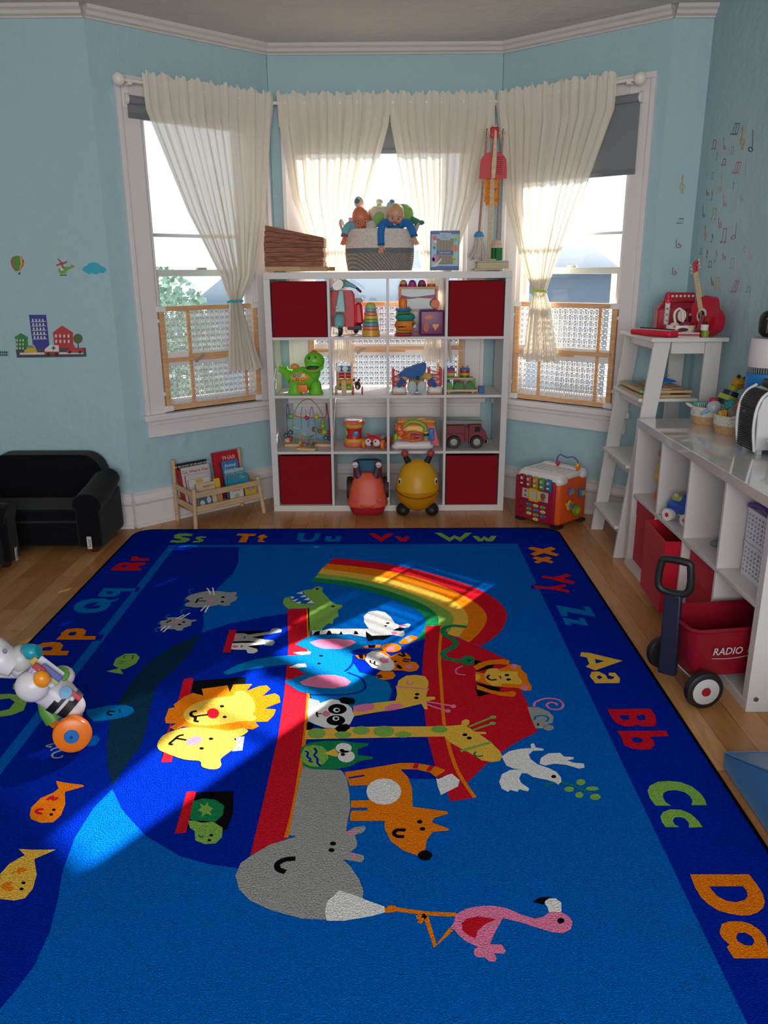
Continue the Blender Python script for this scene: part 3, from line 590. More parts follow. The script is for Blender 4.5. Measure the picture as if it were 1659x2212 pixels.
A('O',2,'k:265,240 k:1320,238 k:1400,340 k:1500,480 k:1570,600 k:1605,740 k:1570,840 k:1480,920 k:1330,970 k:1150,975 k:960,940 k:780,890 k:600,780 k:460,650 k:360,490 k:300,340','k:605,455 k:1210,450 k:1280,540 k:1295,630 k:1240,700 k:1080,740 k:900,710 k:740,620 k:650,520')
A('O',2,'k:795,1250 k:830,1130 k:950,1085 k:1180,1080 k:1350,1130 k:1500,1230 k:1620,1370 k:1640,1480 k:1659,1560 k:2050,1560 k:2150,1740 k:1050,1745 k:960,1610 k:920,1540 k:970,1500 k:850,1390 k:800,1310','k:1085,1370 k:1120,1290 k:1250,1280 k:1370,1350 k:1420,1440 k:1370,1520 k:1240,1510 k:1120,1440')
A('O',2,'l:275,170 l:335,145 l:500,180 l:620,145 l:700,178 l:610,215 l:750,262 l:695,288 l:520,240 l:380,285 l:315,252 l:410,215')
A('O',2,'l:345,318 l:395,292 l:490,310 l:570,292 l:640,318 l:590,340 l:670,375 l:630,395 l:510,360 l:430,395 l:370,375 l:430,345')
A('R',2,'l:478,608 l:510,573 l:640,600 l:760,580 l:850,545 l:935,578 l:800,620 l:990,668 l:955,705 l:800,680 l:640,630')
A('N',1.6,'l:325,710 l:560,700 l:560,790 l:325,770'); A('R',2,'l:365,730 l:400,725 l:560,745 l:700,730 l:820,705 l:860,730 l:820,750 l:730,760 l:905,795 l:890,832 l:620,780 l:375,768')
A('C',2,'l:700,1018 l:1150,1100 l:1095,1040 l:1200,1042 l:1290,1195 l:850,1115 l:880,1182 l:780,1182'); A('C',2,'l:795,1203 l:1070,1255 l:1030,1208 l:1120,1215 l:1180,1325 l:910,1280 l:940,1312 l:840,1312')
A('L',2,'m:325,58 m:300,75 m:230,72 m:210,82 m:290,95 m:290,112 m:250,130 m:180,135 m:110,128 m:130,110 m:200,115 m:225,108 m:150,92 m:150,68 m:190,53 m:260,50')
A('L',2,'m:442,82 m:425,92 m:385,92 m:385,98 m:415,105 m:410,120 m:370,132 m:312,132 m:330,118 m:365,118 m:372,112 m:340,100 m:350,84 m:390,76')
A('O',2,'m:720,52 m:885,55 m:875,72 m:820,75 m:795,130 m:725,130 m:765,72 m:708,68'); A('O',2,'m:925,65 m:965,58 m:960,72 m:990,75 m:980,90 m:955,92 m:940,110 m:970,128 m:910,128 m:895,118 m:920,92 m:895,85')
A('C',2,'m:1265,48 m:1325,50 m:1305,95 m:1330,110 m:1370,110 m:1400,90 m:1415,50 m:1465,50 m:1440,100 m:1395,125 m:1290,125 m:1250,105'); A('C',2,'m:1510,75 m:1560,75 m:1548,105 m:1590,105 m:1605,75 m:1650,78 m:1635,122 m:1520,125 m:1498,110')
A('R',2,'n:230,50 n:290,50 n:345,85 n:400,52 n:470,50 n:345,127'); A('R',2,'n:468,75 n:510,75 n:540,100 n:565,75 n:608,77 n:570,122 n:515,122')
A('L',2,'n:823,45 n:885,45 n:960,90 n:1000,65 n:1050,88 n:1100,45 n:1160,45 n:1055,125 n:1005,95 n:960,125'); A('L',2,'n:1162,72 n:1215,75 n:1240,100 n:1270,75 n:1310,98 n:1330,72 n:1382,75 n:1345,122 n:1290,122 n:1270,105 n:1255,122 n:1215,122')
A('R',2,'o:1195,185 o:1215,132 o:1290,132 o:1300,150 o:1440,155 o:1430,185'); A('R',2,'o:935,305 o:990,260 o:1050,220 o:1120,205 o:1200,215 o:1380,205 o:1385,235 o:1280,260 o:1335,285 o:1325,312 o:1050,312','o:1070,258 o:1110,240 o:1155,245 o:1140,268 o:1090,270')
A('N',1.6,'o:1240,530 o:1320,515 o:1310,560 o:1250,590'); A('C',2,'o:830,575 o:850,537 o:1270,540 o:1240,572 o:1070,575 o:1060,610 o:1000,640 o:880,650 o:790,640 o:780,615','o:880,590 o:930,572 o:985,590 o:950,608 o:900,610')
A('C',2,'o:465,800 o:480,750 o:560,700 o:700,670 o:860,668 o:930,690 o:1055,665 o:1030,690 o:950,715 o:935,760 o:860,820 o:740,850 o:600,855 o:500,835','o:590,780 o:640,735 o:740,712 o:800,720 o:720,762 o:770,760 o:820,755 o:800,785 o:720,800 o:640,802')
A('N',1.6,'o:730,1130 o:860,1130 o:820,1205 o:700,1215'); A('O',2,'o:245,1195 o:280,1160 o:300,1145 o:310,1110 o:380,1065 o:500,1050 o:590,1055 o:628,1080 o:620,1120 o:590,1150 o:755,1150 o:740,1195','o:390,1130 o:430,1100 o:490,1095 o:510,1110 o:480,1140 o:420,1145')
A('O',2,'o:-40,1395 o:0,1270 o:80,1235 o:200,1225 o:300,1235 o:335,1270 o:300,1340 o:412,1340 o:385,1395','o:45,1330 o:90,1295 o:160,1285 o:205,1300 o:180,1335 o:60,1340')
A('L',2,'a:-150,1130 a:-60,1070 a:60,1062 a:140,1075 a:175,1110 a:150,1170 a:70,1200 a:-40,1215 a:-150,1200','a:-80,1150 a:-10,1100 a:60,1092 a:95,1115 a:60,1160 a:0,1175 a:-60,1175'); A('L',2,'a:80,1030 a:85,1000 a:115,985 a:190,990 a:190,1040 a:110,1045')
# rainbow
bs=['418,117 600,135 800,165 1000,215 1200,280 1320,345 1380,410 1385,460 1350,530 1290,580 1245,610','385,150 600,172 800,205 960,250 1100,305 1220,375 1270,430 1270,480 1230,540 1175,590','350,178 560,205 780,245 930,290 1070,350 1150,410 1170,460 1160,500 1115,560','330,204 560,235 760,285 900,335 1010,385 1075,430 1088,470 1070,520 1050,545','310,228 500,250 680,290 830,340 940,390 990,430 1005,470 990,520 950,560','280,248 450,268 600,300 740,345 850,390 910,430 930,465 925,500 900,545 870,580']
for i,c in enumerate('ROYLG'):
    o_=crom(q2(' '.join('h:'+t for t in bs[i].split())),False,3); n_=crom(q2(' '.join('h:'+t for t in bs[i+1].split())),False,3)
    P=o_+n_[::-1]; RB.prism([(p.x-RO.x,p.y-RO.y) for p in P],(0,0,RZ),(1,0,0),(0,1,0),.0003,rm(c))
# deck, cabin, rim
A('N',2,'f:490,1120 f:1000,1110 f:1300,1130 f:1659,1010 c:135,100 c:135,650 c:215,1060 c:225,1165 c:50,1165 b:1130,655 b:1080,600 b:700,610 b:470,560')
A('R',3,'h:935,500 h:1025,497 h:1060,545 c:560,130 c:790,240 c:880,470 c:960,620 c:1010,800 c:880,860 c:740,950 c:620,1045 c:465,1195 c:520,1310 c:335,1340 c:300,1240 c:215,1060 c:160,850 c:135,650 c:115,350 h:915,700')
S('O',4,.012,'h:1022,500 c:250,200 c:265,450 c:285,720 c:330,930 c:400,1120 c:525,1310')
A('R',3,'f:280,725 f:480,708 f:492,1140 f:495,1560 b:470,380 b:440,600 b:400,850 b:355,1040 b:200,1110 b:120,1150 b:200,820 b:300,380 f:250,1560 f:290,1100'); S('O',4,.012,'f:483,708 f:493,1140 f:490,1560 b:470,380 b:440,600 b:398,850 b:350,1035')
# crocodile
A('L',4,'f:430,535 f:530,520 f:560,500 f:600,493 f:635,510 f:625,545 f:680,600 f:720,650 f:770,670 f:825,680 f:830,700 f:780,730 f:790,790 f:740,820 f:730,870 f:690,860 f:640,900 f:620,930 f:492,940 f:485,780 f:480,710 f:290,715 f:245,680 f:235,650 f:250,610 f:300,597 f:320,640 f:400,660 f:550,675 f:500,620 f:460,575')
E('K',5,'f',578,518,16,9);E('K',5,'f',735,692,20,8)
for t in ('370,562 428,545 435,572','405,600 455,575 472,598','440,628 490,602 502,630','470,660 520,632 550,664','308,595 355,597 325,620','320,635 390,615 360,642','360,655 420,642 405,664'): A('W',5,' '.join('f:'+x for x in t.split()))
# zebra
A('W',5,'f:525,935 f:640,930 f:700,915 f:1090,915 f:1045,850 f:1040,790 f:1090,745 f:1170,735 f:1250,750 f:1310,800 f:1350,860 f:1400,880 f:1480,862 f:1510,875 f:1490,900 f:1400,915 f:1370,925 f:1440,940 f:1450,970 f:1420,995 f:1330,975 f:1200,985 f:1100,985 f:1060,1000 f:900,970 f:525,980')
A('K',6,'f:1060,940 f:1120,985 f:1330,980 f:1240,1025 f:1150,1020 f:1090,1040 f:1065,1000'); A('K',6,'f:1330,930 f:1400,900 f:1450,910 f:1410,940')
for t in ('530,980 560,945 605,935 600,975','665,972 685,935 705,935 725,972','795,970 815,938 832,970','940,972 950,935 975,945 990,970'): A('K',6,' '.join('f:'+x for x in t.split()))
A('P',6,'f:1380,885 f:1440,872 f:1465,880 f:1400,900');A('P',6,'f:1310,950 f:1360,945 f:1375,970 f:1330,975');E('K',6,'f',1280,860,18,8);E('K',6,'f',1258,888,14,7)
# elephant
A('C',5,'f:360,1070 f:450,1010 f:560,975 f:750,965 f:900,975 f:1010,1000 f:1075,1040 f:1060,1090 f:900,1145 f:945,1180 f:940,1260 f:1000,1350 f:1200,1400 f:1290,1450 f:1320,1530 f:1290,1640 f:1230,1700 f:560,1700 f:500,1560 f:400,1540 f:245,1440 f:460,1370 f:370,1310 f:290,1270 g:1350,520 g:1100,560 g:880,612 g:840,585 g:1000,500 g:1200,440 g:1380,410 f:290,1180 f:520,1170 f:480,1120')
A('P',6,'f:500,1050 f:600,1020 f:780,1015 f:930,1030 f:965,1050 f:900,1090 f:800,1118 f:640,1115 f:560,1090'); A('P',6,'f:400,1450 f:500,1400 f:600,1375 f:750,1375 f:850,1400 f:915,1445 f:880,1480 f:750,1510 f:580,1500 f:450,1480')
A('W',6,'f:335,1155 f:420,1143 f:515,1145 f:510,1165 f:420,1178');A('W',6,'f:295,1300 f:380,1265 f:460,1262 f:475,1295 f:390,1305')
S('N',6,.009,'f:940,1180 f:930,1260 f:880,1320 f:850,1340');S('N',6,.009,'f:880,1350 f:1000,1400 f:1050,1460 f:1050,1510 f:980,1550 f:800,1575 f:500,1572');E('K',6,'f',615,1185,20,9);E('K',6,'f',595,1262,18,9)
# tiger
A('O',6,'f:1035,1095 f:1100,1075 f:1215,1075 f:1205,1105 f:1050,1110');A('K',7,'f:1080,1078 f:1160,1076 f:1150,1106 f:1090,1108');A('O',6,'f:1390,1050 f:1470,990 f:1520,978 f:1580,1000 f:1570,1020 f:1480,1065 f:1400,1070');A('A',7,'f:1450,1010 f:1490,990 f:1530,1030 f:1495,1050')
E('O',6,'f',1315,1105,100,44);E('P',7,'f',1310,1110,45,22);A('O',6,'f:950,1180 f:1050,1170 f:1060,1225 f:990,1215');A('K',7,'f:985,1176 f:1030,1172 f:1035,1218 f:1000,1212')
A('O',6,'f:1110,1140 f:1180,1130 f:1250,1140 f:1310,1190 f:1400,1150 f:1470,1160 f:1510,1200 f:1500,1240 f:1560,1250 f:1595,1290 f:1570,1330 f:1500,1345 f:1420,1330 f:1340,1330 f:1230,1310 f:1150,1200');A('W',7,'f:1055,1230 f:1070,1170 f:1120,1140 f:1200,1150 f:1280,1190 f:1340,1250 f:1350,1300 f:1310,1335 f:1230,1335 f:1120,1300')
A('P',8,'f:1190,1215 f:1240,1200 f:1290,1220 f:1280,1255 f:1230,1260 f:1200,1240');S('K',8,.006,'f:1105,1230 f:1110,1255 f:1145,1262');S('K',8,.006,'f:1150,1240 f:1150,1275 f:1190,1285');A('O',6,'f:1160,1380 f:1200,1340 f:1330,1340 f:1360,1380 f:1330,1415 f:1240,1425 f:1170,1405')
for t in ('1165,1385 1220,1380','1175,1402 1225,1397','1425,1150 1450,1190','1385,1170 1440,1195','1435,1215 1500,1225','1425,1235 1490,1245'): S('K',7,.01,' '.join('f:'+x for x in t.split()))
E('P',7,'f',1490,1293,36,20);E('K',7,'f',1355,1243,18,9);A('K',7,'f:1365,1270 f:1400,1280 f:1430,1310 f:1400,1318 f:1370,1300')
# giraffe with pink
A('Y',6,'b:1055,80 b:1070,30 b:1120,0 b:1180,-5 b:1240,5 b:1262,40 b:1255,100 b:1245,135 b:1300,135 b:1305,150 b:1250,165 b:1255,215 b:1235,215 b:1215,180 b:1090,210 b:920,235 b:780,260 b:780,195 b:920,175 b:1050,160 b:1060,120')
A('P',7,'b:780,195 b:860,180 b:920,182 b:910,215 b:840,235 b:785,225');A('P',7,'b:980,205 b:1020,182 b:1080,180 b:1105,195 b:1050,220 b:985,228');S('P',7,.008,'b:1050,70 b:1150,78 b:1265,88');E('K',7,'b',1188,120,15,8);E('K',7,'b',1183,143,15,8)
S('P',7,.008,'b:1245,165 b:1330,180 b:1420,195');S('P',7,.008,'b:1235,178 b:1310,205 b:1385,225');E('P',8,'b',1420,197,18,11);E('P',8,'b',1385,227,18,11);S('P',7,.007,'b:1130,28 b:1122,48 b:1145,55 b:1168,42')
# panda
A('A',6,'b:500,145 b:560,160 b:570,180 b:490,230 b:492,160');A('W',7,'b:490,290 b:485,225 b:560,180 b:640,150 b:720,165 b:770,210 b:785,260 b:760,310 b:700,335 b:600,335 b:530,310');A('K',8,'b:685,150 b:720,138 b:780,145 b:793,165 b:780,185 b:740,185 b:700,175')
A('K',6,'b:482,300 b:525,305 b:520,340 b:480,350')
E('K',8,'b',678,215,60,33);E('K',8,'b',668,287,60,33);E('W',9,'b',672,222,22,15);E('W',9,'b',668,276,22,15);E('K',10,'b',676,222,12,8);E('K',10,'b',670,276,12,8);A('P',8,'b:575,245 b:600,225 b:632,235 b:630,255 b:600,265');S('K',8,.006,'b:548,232 b:545,250 b:555,266');S('K',8,.006,'b:550,246 b:575,244')
# giraffe with green
A('Y',7,'b:473,350 b:700,332 b:1000,325 c:0,758 c:300,755 c:420,745 c:425,715 c:455,700 c:485,710 c:480,740 c:460,755 c:530,800 c:610,800 c:615,815 c:560,815 c:650,880 c:720,950 c:740,990 c:720,1025 c:660,1035 c:580,1020 c:480,960 c:400,920 c:330,880 c:285,835 c:0,840 b:470,408')
for x,y,a,b_ in ((545,370,58,34),(712,380,55,24),(830,352,55,28),(975,358,68,36),(1100,378,54,20),(1330,345,52,24)): E('L',8,'b',x,y,a,b_)
A('K',8,'b:660,340 b:690,315 b:740,310 b:760,335 b:730,358 b:680,360')
S('L',8,.012,'c:415,950 c:530,915 c:655,880');S('L',8,.008,'c:480,760 c:570,722 c:665,685');S('L',8,.008,'c:515,785 c:590,758 c:665,735');E('L',9,'c',668,685,26,12);E('L',9,'c',665,734,26,12);E('K',8,'c',448,823,20,11);E('K',8,'c',482,848,20,11);S('G',8,.007,'c:535,955 c:520,975 c:545,992 c:590,985')
# owl
A('G',8,'b:440,510 b:450,460 b:500,430 b:600,418 b:700,418 b:790,430 b:880,435 b:870,450 b:810,470 b:810,510 b:905,520 b:900,535 b:830,545 b:750,585 b:650,605 b:520,600 b:460,580');A('L',9,'b:445,505 b:470,455 b:530,445 b:580,455 b:620,490 b:620,530 b:590,565 b:550,585 b:500,580 b:450,550')
E('W',9,'b',718,465,52,32);E('W',9,'b',735,518,55,38);E('K',10,'b',707,480,15,9);E('K',10,'b',713,507,15,9);A('Y',10,'b:592,500 b:660,468 b:690,510 b:670,520');S('N',10,.007,'b:470,485 b:490,495 b:485,520 b:505,535 b:500,550 b:520,555');S('N',10,.007,'b:530,465 b:545,490 b:530,510 b:550,535 b:550,560 b:570,580')
# hippo
A('A',6,'b:460,580 b:520,600 b:650,605 b:700,605 b:735,650 b:755,750 b:760,850 b:740,950 b:735,1000 b:790,970 b:850,962 b:860,980 b:840,1005 b:790,1020 b:805,1070 b:800,1100 b:760,1130 b:845,1150 b:850,1175 b:830,1195 b:770,1185 b:710,1175 b:760,1220 b:820,1310 b:845,1380 b:840,1430 b:800,1500 b:700,1555 b:600,1562 b:450,1555 b:250,1500 b:120,1440 b:50,1370 b:25,1280 b:60,1200 b:130,1150 b:250,1080 b:420,1030 b:370,1020 b:400,850 b:440,650')
A('P',7,'b:740,1000 b:800,985 b:800,1005 b:750,1020');A('P',7,'b:765,1145 b:800,1150 b:800,1175 b:780,1172');E('K',7,'b',650,1076,20,13);E('K',7,'b',640,1118,20,13);S('K',7,.016,'b:410,1172 b:345,1178 b:295,1205 b:300,1240 b:345,1258')
A('W',8,'b:690,1375 b:610,1450 b:598,1510 b:610,1570 b:720,1570 b:900,1540 b:985,1515 b:980,1480 b:870,1440 b:770,1400');A('O',9,'b:980,1495 b:1010,1472 b:1050,1475 b:1060,1500 b:1040,1515 b:985,1520')
# fox
A('O',7,'b:725,620 b:900,590 b:1080,560 b:1180,560 b:1300,580 b:1370,605 b:1350,630 b:1310,650 b:1270,620 b:1180,600 b:1080,600 b:1130,650 b:1155,720 b:1160,840 b:1380,870 b:1385,885 b:1300,910 b:1280,940 b:1390,980 b:1390,992 b:1290,1000 b:1250,1050 b:1240,1120 b:1200,1155 b:1100,1120 b:1020,1060 b:980,980 b:980,930 b:760,930 b:760,890 b:770,865 b:870,865 b:870,845 b:765,845 b:765,800 b:880,798 b:865,740 b:870,700 b:760,705 b:740,660')
E('W',8,'b',975,743,112,84);A('R',8,'b:1170,562 b:1200,562 b:1190,598 b:1160,595');A('R',8,'b:1270,575 b:1300,580 b:1270,615 b:1245,608');A('R',8,'b:1375,605 b:1400,628 b:1320,665 b:1310,648');A('W',8,'b:1310,660 b:1410,628 b:1460,670 b:1450,710 b:1340,765 b:1320,710')
E('K',8,'b',1238,1152,46,32);E('K',8,'b',1205,937,18,12);E('K',8,'b',1222,982,18,12);S('K',8,.012,'b:1115,990 b:1060,990 b:1040,1010 b:1060,1030 b:1105,1032');S('N',8,.008,'b:750,657 b:850,640')
# rat
A('A',4,'c:935,605 c:1020,605 c:1100,640 c:1140,680 c:1130,730 c:1100,735 c:1050,770 c:1000,770 c:985,740 c:960,680');E('A',4,'c',1100,765,42,22);S('P',4,.008,'c:985,600 c:1000,565 c:1080,537 c:1170,545 c:1215,585 c:1190,620 c:1120,620 c:1085,590 c:1110,568 c:1155,575 c:1165,592');S('C',5,.008,'c:1080,720 c:1100,690 c:1060,672 c:1000,680 c:990,705');E('K',5,'c',1018,742,9,9)
# monkey
A('K',4,'c:515,235 c:680,275 c:660,300 c:540,330');A('K',4,'c:540,415 c:725,455 c:720,480 c:550,525 c:530,460');A('O',5,'c:515,290 c:560,260 c:640,240 c:740,232 c:795,245 c:790,275 c:700,268 c:620,280 c:540,320');A('O',5,'c:540,430 c:640,470 c:740,490 c:830,480 c:850,500 c:830,525 c:720,515 c:620,490 c:540,465')
A('O',5,'c:530,330 c:600,345 c:620,310 c:700,310 c:760,295 c:790,275 c:830,268 c:885,285 c:885,310 c:930,350 c:940,400 c:970,445 c:965,475 c:910,478 c:860,455 c:760,450 c:620,430 c:530,400');A('Y',6,'c:600,345 c:640,305 c:700,305 c:720,325 c:860,330 c:865,370 c:895,405 c:880,430 c:830,425 c:740,420 c:730,445 c:660,440 c:610,400');A('Y',6,'c:530,350 c:565,355 c:570,380 c:535,400')
E('P',6,'c',832,292,24,17);E('P',6,'c',915,452,30,17);E('K',7,'c',775,357,18,9);E('K',7,'c',788,391,18,9);S('K',7,.009,'c:640,355 c:622,375 c:650,395 c:695,392');E('K',7,'c',722,368,8,5);E('K',7,'c',726,380,8,5)
# snake
S('G',6,.024,'h:1160,505 h:1090,498 h:1035,512 h:1035,545 h:1085,575 h:1100,605 h:1055,635 h:1030,652 h:1045,680 h:1100,692 h:1150,697');E('G',7,'c',470,243,55,38);E('K',8,'c',482,243,14,7);S('P',6,.006,'c:430,285 c:382,308 c:385,345 c:455,355')
# dove
A('W',4,'c:735,990 c:790,950 c:880,930 c:965,925 c:960,895 c:985,885 c:1000,920 c:1060,930 c:1060,943 c:980,945 c:945,975 c:960,1010 c:1010,1050 c:1100,1080 c:1160,1110 c:1195,1150 c:1200,1185 c:1175,1210 c:1150,1190 c:1080,1170 c:980,1150 c:930,1120 c:890,1120 c:870,1160 c:885,1195 c:950,1240 c:940,1262 c:870,1245 c:860,1265 c:800,1250 c:785,1265 c:735,1240 c:715,1190 c:735,1130 c:800,1095 c:900,1090 c:830,1085 c:770,1060')
A('W',4,'c:1030,1045 c:1040,1000 c:1100,965 c:1190,962 c:1220,990 c:1295,995 c:1295,1010 c:1240,1020 c:1300,1040 c:1375,1045 c:1380,1075 c:1340,1085 c:1240,1055 c:1150,1045 c:1070,1060');E('K',5,'c',1140,1147,20,13);S('G',3,.007,'c:1070,1220 c:1150,1190 c:1240,1200 c:1320,1225 c:1420,1275')
for x,y,a,b_ in ((1350,1190,36,24),(1260,1245,38,20),(1340,1290,32,24),(1440,1240,50,16),(1465,1305,42,24)): E('L',4,'c',x,y,a,b_)
# flamingo
A('P',4,'e:610,385 e:680,345 e:780,325 e:880,322 e:980,340 e:1080,385 e:1180,415 e:1240,400 e:1290,365 e:1360,365 e:1420,395 e:1450,440 e:1435,490 e:1380,518 e:1300,510 e:1200,480 e:1080,440 e:950,410 e:900,500 e:855,600 e:940,600 e:970,640 e:960,665 e:890,662 e:905,700 e:895,722 e:850,720 e:820,690 e:770,692 e:740,670 e:745,635 e:770,615 e:690,580 e:630,530 e:600,490 e:570,485 e:600,440')
A('R',5,'e:655,450 e:690,415 e:770,400 e:905,418 e:830,450 e:770,500 e:755,558 e:710,540 e:660,500');E('K',5,'e',1365,430,26,20);A('W',5,'e:1245,295 e:1280,270 e:1330,270 e:1368,300 e:1370,365 e:1280,368 e:1270,335');A('K',6,'e:1163,297 e:1210,265 e:1300,260 e:1255,285 e:1245,315')
S('O',3,.012,'e:180,345 e:400,375 e:615,385');S('O',3,.012,'e:395,390 e:465,610 e:580,490',1);S('O',3,.011,'e:330,405 e:395,388');S('O',3,.011,'e:350,445 e:395,390')
# lions
A('K',3,'g:505,680 g:1095,635 g:1090,720 g:940,810 g:620,845 g:480,810');A('R',3,'g:400,655 g:510,645 g:470,830 g:270,1100 g:200,1290 g:275,1530 g:260,1590 g:145,1590 g:330,920')
A('O',4,'g:190,1100 g:230,990 g:300,975 g:285,945 g:400,860 g:500,815 g:620,845 g:600,770 g:890,730 g:915,810 g:955,720 g:1165,715 g:1100,795 g:1240,740 g:1330,730 g:1370,770 g:1280,850 g:1420,820 g:1470,850 g:1480,920 g:1300,990 g:1430,1000 g:1410,1060 g:1340,1135 g:1200,1140 g:1240,1190 g:1170,1225 g:1050,1210 g:870,1250 g:700,1210 g:400,1190 g:300,1230 g:240,1200 g:320,1155 g:195,1155')
A('Y',5,'g:395,1080 g:430,1000 g:550,920 g:750,870 g:940,850 g:980,800 g:1060,790 g:1110,820 g:1180,890 g:1200,990 g:1170,1050 g:1215,1090 g:1170,1130 g:1050,1130 g:800,1170 g:600,1180 g:460,1150',sm=1)
E('R',6,'g',727,1045,68,57);S('K',6,.011,'g:545,1020 g:490,1030 g:480,1065 g:530,1090 g:525,1130 g:570,1135');S('K',6,.010,'g:530,1080 g:600,1068 g:670,1060');E('K',6,'g',827,965,24,14);E('K',6,'g',858,1085,24,14)
A('A',4,'g:1080,1300 g:1055,1460 g:940,1470 g:990,1370 g:980,1310')
A('Y',6,'g:105,1390 g:160,1300 g:280,1240 g:420,1205 g:560,1200 g:750,1220 g:900,1240 g:1050,1210 g:1120,1240 g:1060,1290 g:960,1330 g:1000,1370 g:960,1440 g:880,1500 g:810,1560 g:820,1620 g:780,1665 g:690,1670 g:600,1640 g:580,1580 g:400,1560 g:200,1490 g:120,1450',sm=1)
A('P',7,'g:420,1370 g:450,1330 g:530,1300 g:595,1305 g:605,1345 g:560,1390 g:480,1405 g:430,1395');E('K',7,'g',705,1330,26,14);E('K',7,'g',600,1438,26,14);S('K',7,.01,'g:400,1285 g:340,1300 g:300,1335 g:240,1385 g:280,1395');S('K',7,.009,'g:310,1325 g:430,1345')
# zebra pair, seals, fish, turtle
A('R',3,'p:970,615 p:1055,612 p:985,880 p:890,882');A('K',2,'p:1055,630 p:1385,620 p:1370,720 p:1320,840 p:985,855')
A('A',3,'p:1045,655 p:1150,655 p:1200,670 p:1450,635 p:1480,600 p:1540,590 p:1595,610 p:1590,640 p:1500,655 p:1300,690 p:1230,700 p:1400,730 p:1500,735 p:1515,765 p:1480,800 p:1400,800 p:1360,770 p:1200,745 p:1020,750');A('W',4,'p:1005,775 p:1100,770 p:1200,770 p:1400,760 p:1400,785 p:1240,800 p:1180,810 p:1300,840 p:1310,870 p:1260,895 p:1190,890 p:1170,850 p:1050,850 p:990,845')
E('P',4,'p',1075,705,35,18);E('P',5,'p',1040,812,38,17);E('K',4,'p',1155,695,14,5);E('K',4,'p',1150,709,14,5);E('K',5,'p',1118,804,12,5);E('K',5,'p',1114,818,12,5)
A('A',3,'p:445,240 p:480,205 p:590,170 p:700,150 p:850,150 p:950,165 p:1055,160 p:1060,185 p:1030,200 p:1070,220 p:1050,260 p:980,290 p:975,320 p:900,325 p:850,310 p:700,340 p:560,345 p:450,330 p:440,300 p:510,270');E('K',4,'p',895,222,22,10);E('K',4,'p',888,278,22,10);A('P',4,'p:700,262 p:770,245 p:780,275 p:750,290');S('K',4,.009,'p:655,232 p:600,242 p:585,268 p:565,292');S('K',4,.009,'p:600,270 p:690,268')
A('A',3,'p:140,530 p:150,505 p:230,495 p:230,465 p:330,462 p:450,475 p:510,495 p:575,490 p:575,505 p:520,515 p:510,560 p:420,590 p:410,620 p:340,622 p:320,605 p:200,600 p:120,590 p:160,565 p:145,545');E('K',4,'p',425,520,22,9);E('K',4,'p',375,549,22,9);A('P',4,'p:305,515 p:370,505 p:345,535');S('K',4,.009,'p:275,495 p:250,510 p:215,530')
for t in ('700,115 725,140 745,188','770,108 790,200','630,388 690,325','680,405 725,325','330,485 430,432','370,490 500,412','150,622 210,565','180,640 262,565'): S('W',5,.007,' '.join('p:'+x for x in t.split()))
for t in ('555,115 500,130 490,165 530,185','455,225 440,250 460,270','440,300 430,325 460,335','490,350 410,370 395,415','265,430 225,445 215,485','130,515 125,540 150,552','130,580 90,600 95,632 120,632'): S('C',4,.006,' '.join('p:'+x for x in t.split()))
A('L',3,'a:680,920 a:760,900 a:725,880 a:740,840 a:800,808 a:870,805 a:893,830 a:870,870 a:800,905 a:770,905 a:790,938');E('K',4,'a',850,822,6,4);E('K',4,'a',848,835,6,4);S('G',4,.006,'a:820,820 a:790,822 a:800,835');S('G',4,.006,'a:755,868 a:790,868');S('G',4,.006,'a:762,855 a:800,858')
A('C',3,'a:550,1165 a:600,1160 a:700,1137 a:800,1135 a:850,1150 a:860,1175 a:820,1205 a:740,1225 a:660,1235 a:600,1240 a:560,1200');S('K',4,.008,'a:735,1178 a:700,1176 a:690,1195 a:720,1200');E('K',4,'a',765,1168,8,4);E('K',4,'a',768,1180,8,4)
A('F',3,'a:560,1340 a:620,1330 a:640,1355 a:610,1395 a:520,1400');S('A',3,.006,'a:345,1382 a:305,1392 a:300,1400 a:330,1403');S('A',3,.006,'a:400,1400 a:340,1415 a:325,1428');S('A',3,.006,'a:410,1422 a:370,1432 a:335,1450 a:345,1472 a:390,1470 a:400,1458')
A('O',3,'d:190,360 d:200,310 d:260,250 d:340,215 d:375,190 d:358,140 d:440,155 d:530,165 d:540,175 d:415,210 d:418,290 d:390,360 d:340,405 d:260,408 d:200,385');E('K',4,'d',345,325,12,8);E('K',4,'d',328,355,12,8);S('R',4,.010,'d:300,262 d:335,240 d:345,262 d:370,245');S('R',4,.009,'d:280,322 d:235,325 d:240,345 d:270,350')
A('Y',3,'d:-30,770 d:60,670 d:130,630 d:160,615 d:120,575 d:200,580 d:355,580 d:220,640 d:235,740 d:210,830 d:160,890 d:90,905 d:-40,890');E('K',4,'d',150,793,14,9);E('K',4,'d',138,832,14,9);S('O',4,.012,'d:75,730 d:115,735 d:125,705 d:165,715');S('O',4,.012,'d:80,835 d:25,820 d:35,800 d:75,800')
A('R',3,'d:1195,208 d:1255,208 d:1190,470 d:1118,478');A('K',2,'d:1255,212 d:1495,205 d:1490,350 d:1450,455 d:1200,445');A('G',4,'d:1235,270 d:1300,252 d:1380,262 d:1435,300 d:1425,360 d:1380,400 d:1290,408 d:1215,385');A('L',5,'d:1265,330 d:1290,310 d:1275,285 d:1310,300 d:1330,275 d:1335,305 d:1365,315 d:1345,335 d:1355,360 d:1320,350 d:1290,370 d:1295,340')
A('L',4,'d:1205,395 d:1300,395 d:1370,405 d:1425,440 d:1420,500 d:1380,540 d:1310,545 d:1250,520 d:1245,460 d:1215,440');E('K',5,'d',1352,488,12,8);E('K',5,'d',1340,520,12,8);S('G',5,.006,'d:1270,490 d:1290,500 d:1305,490')
ro=RB.build('printed_pile',rug)
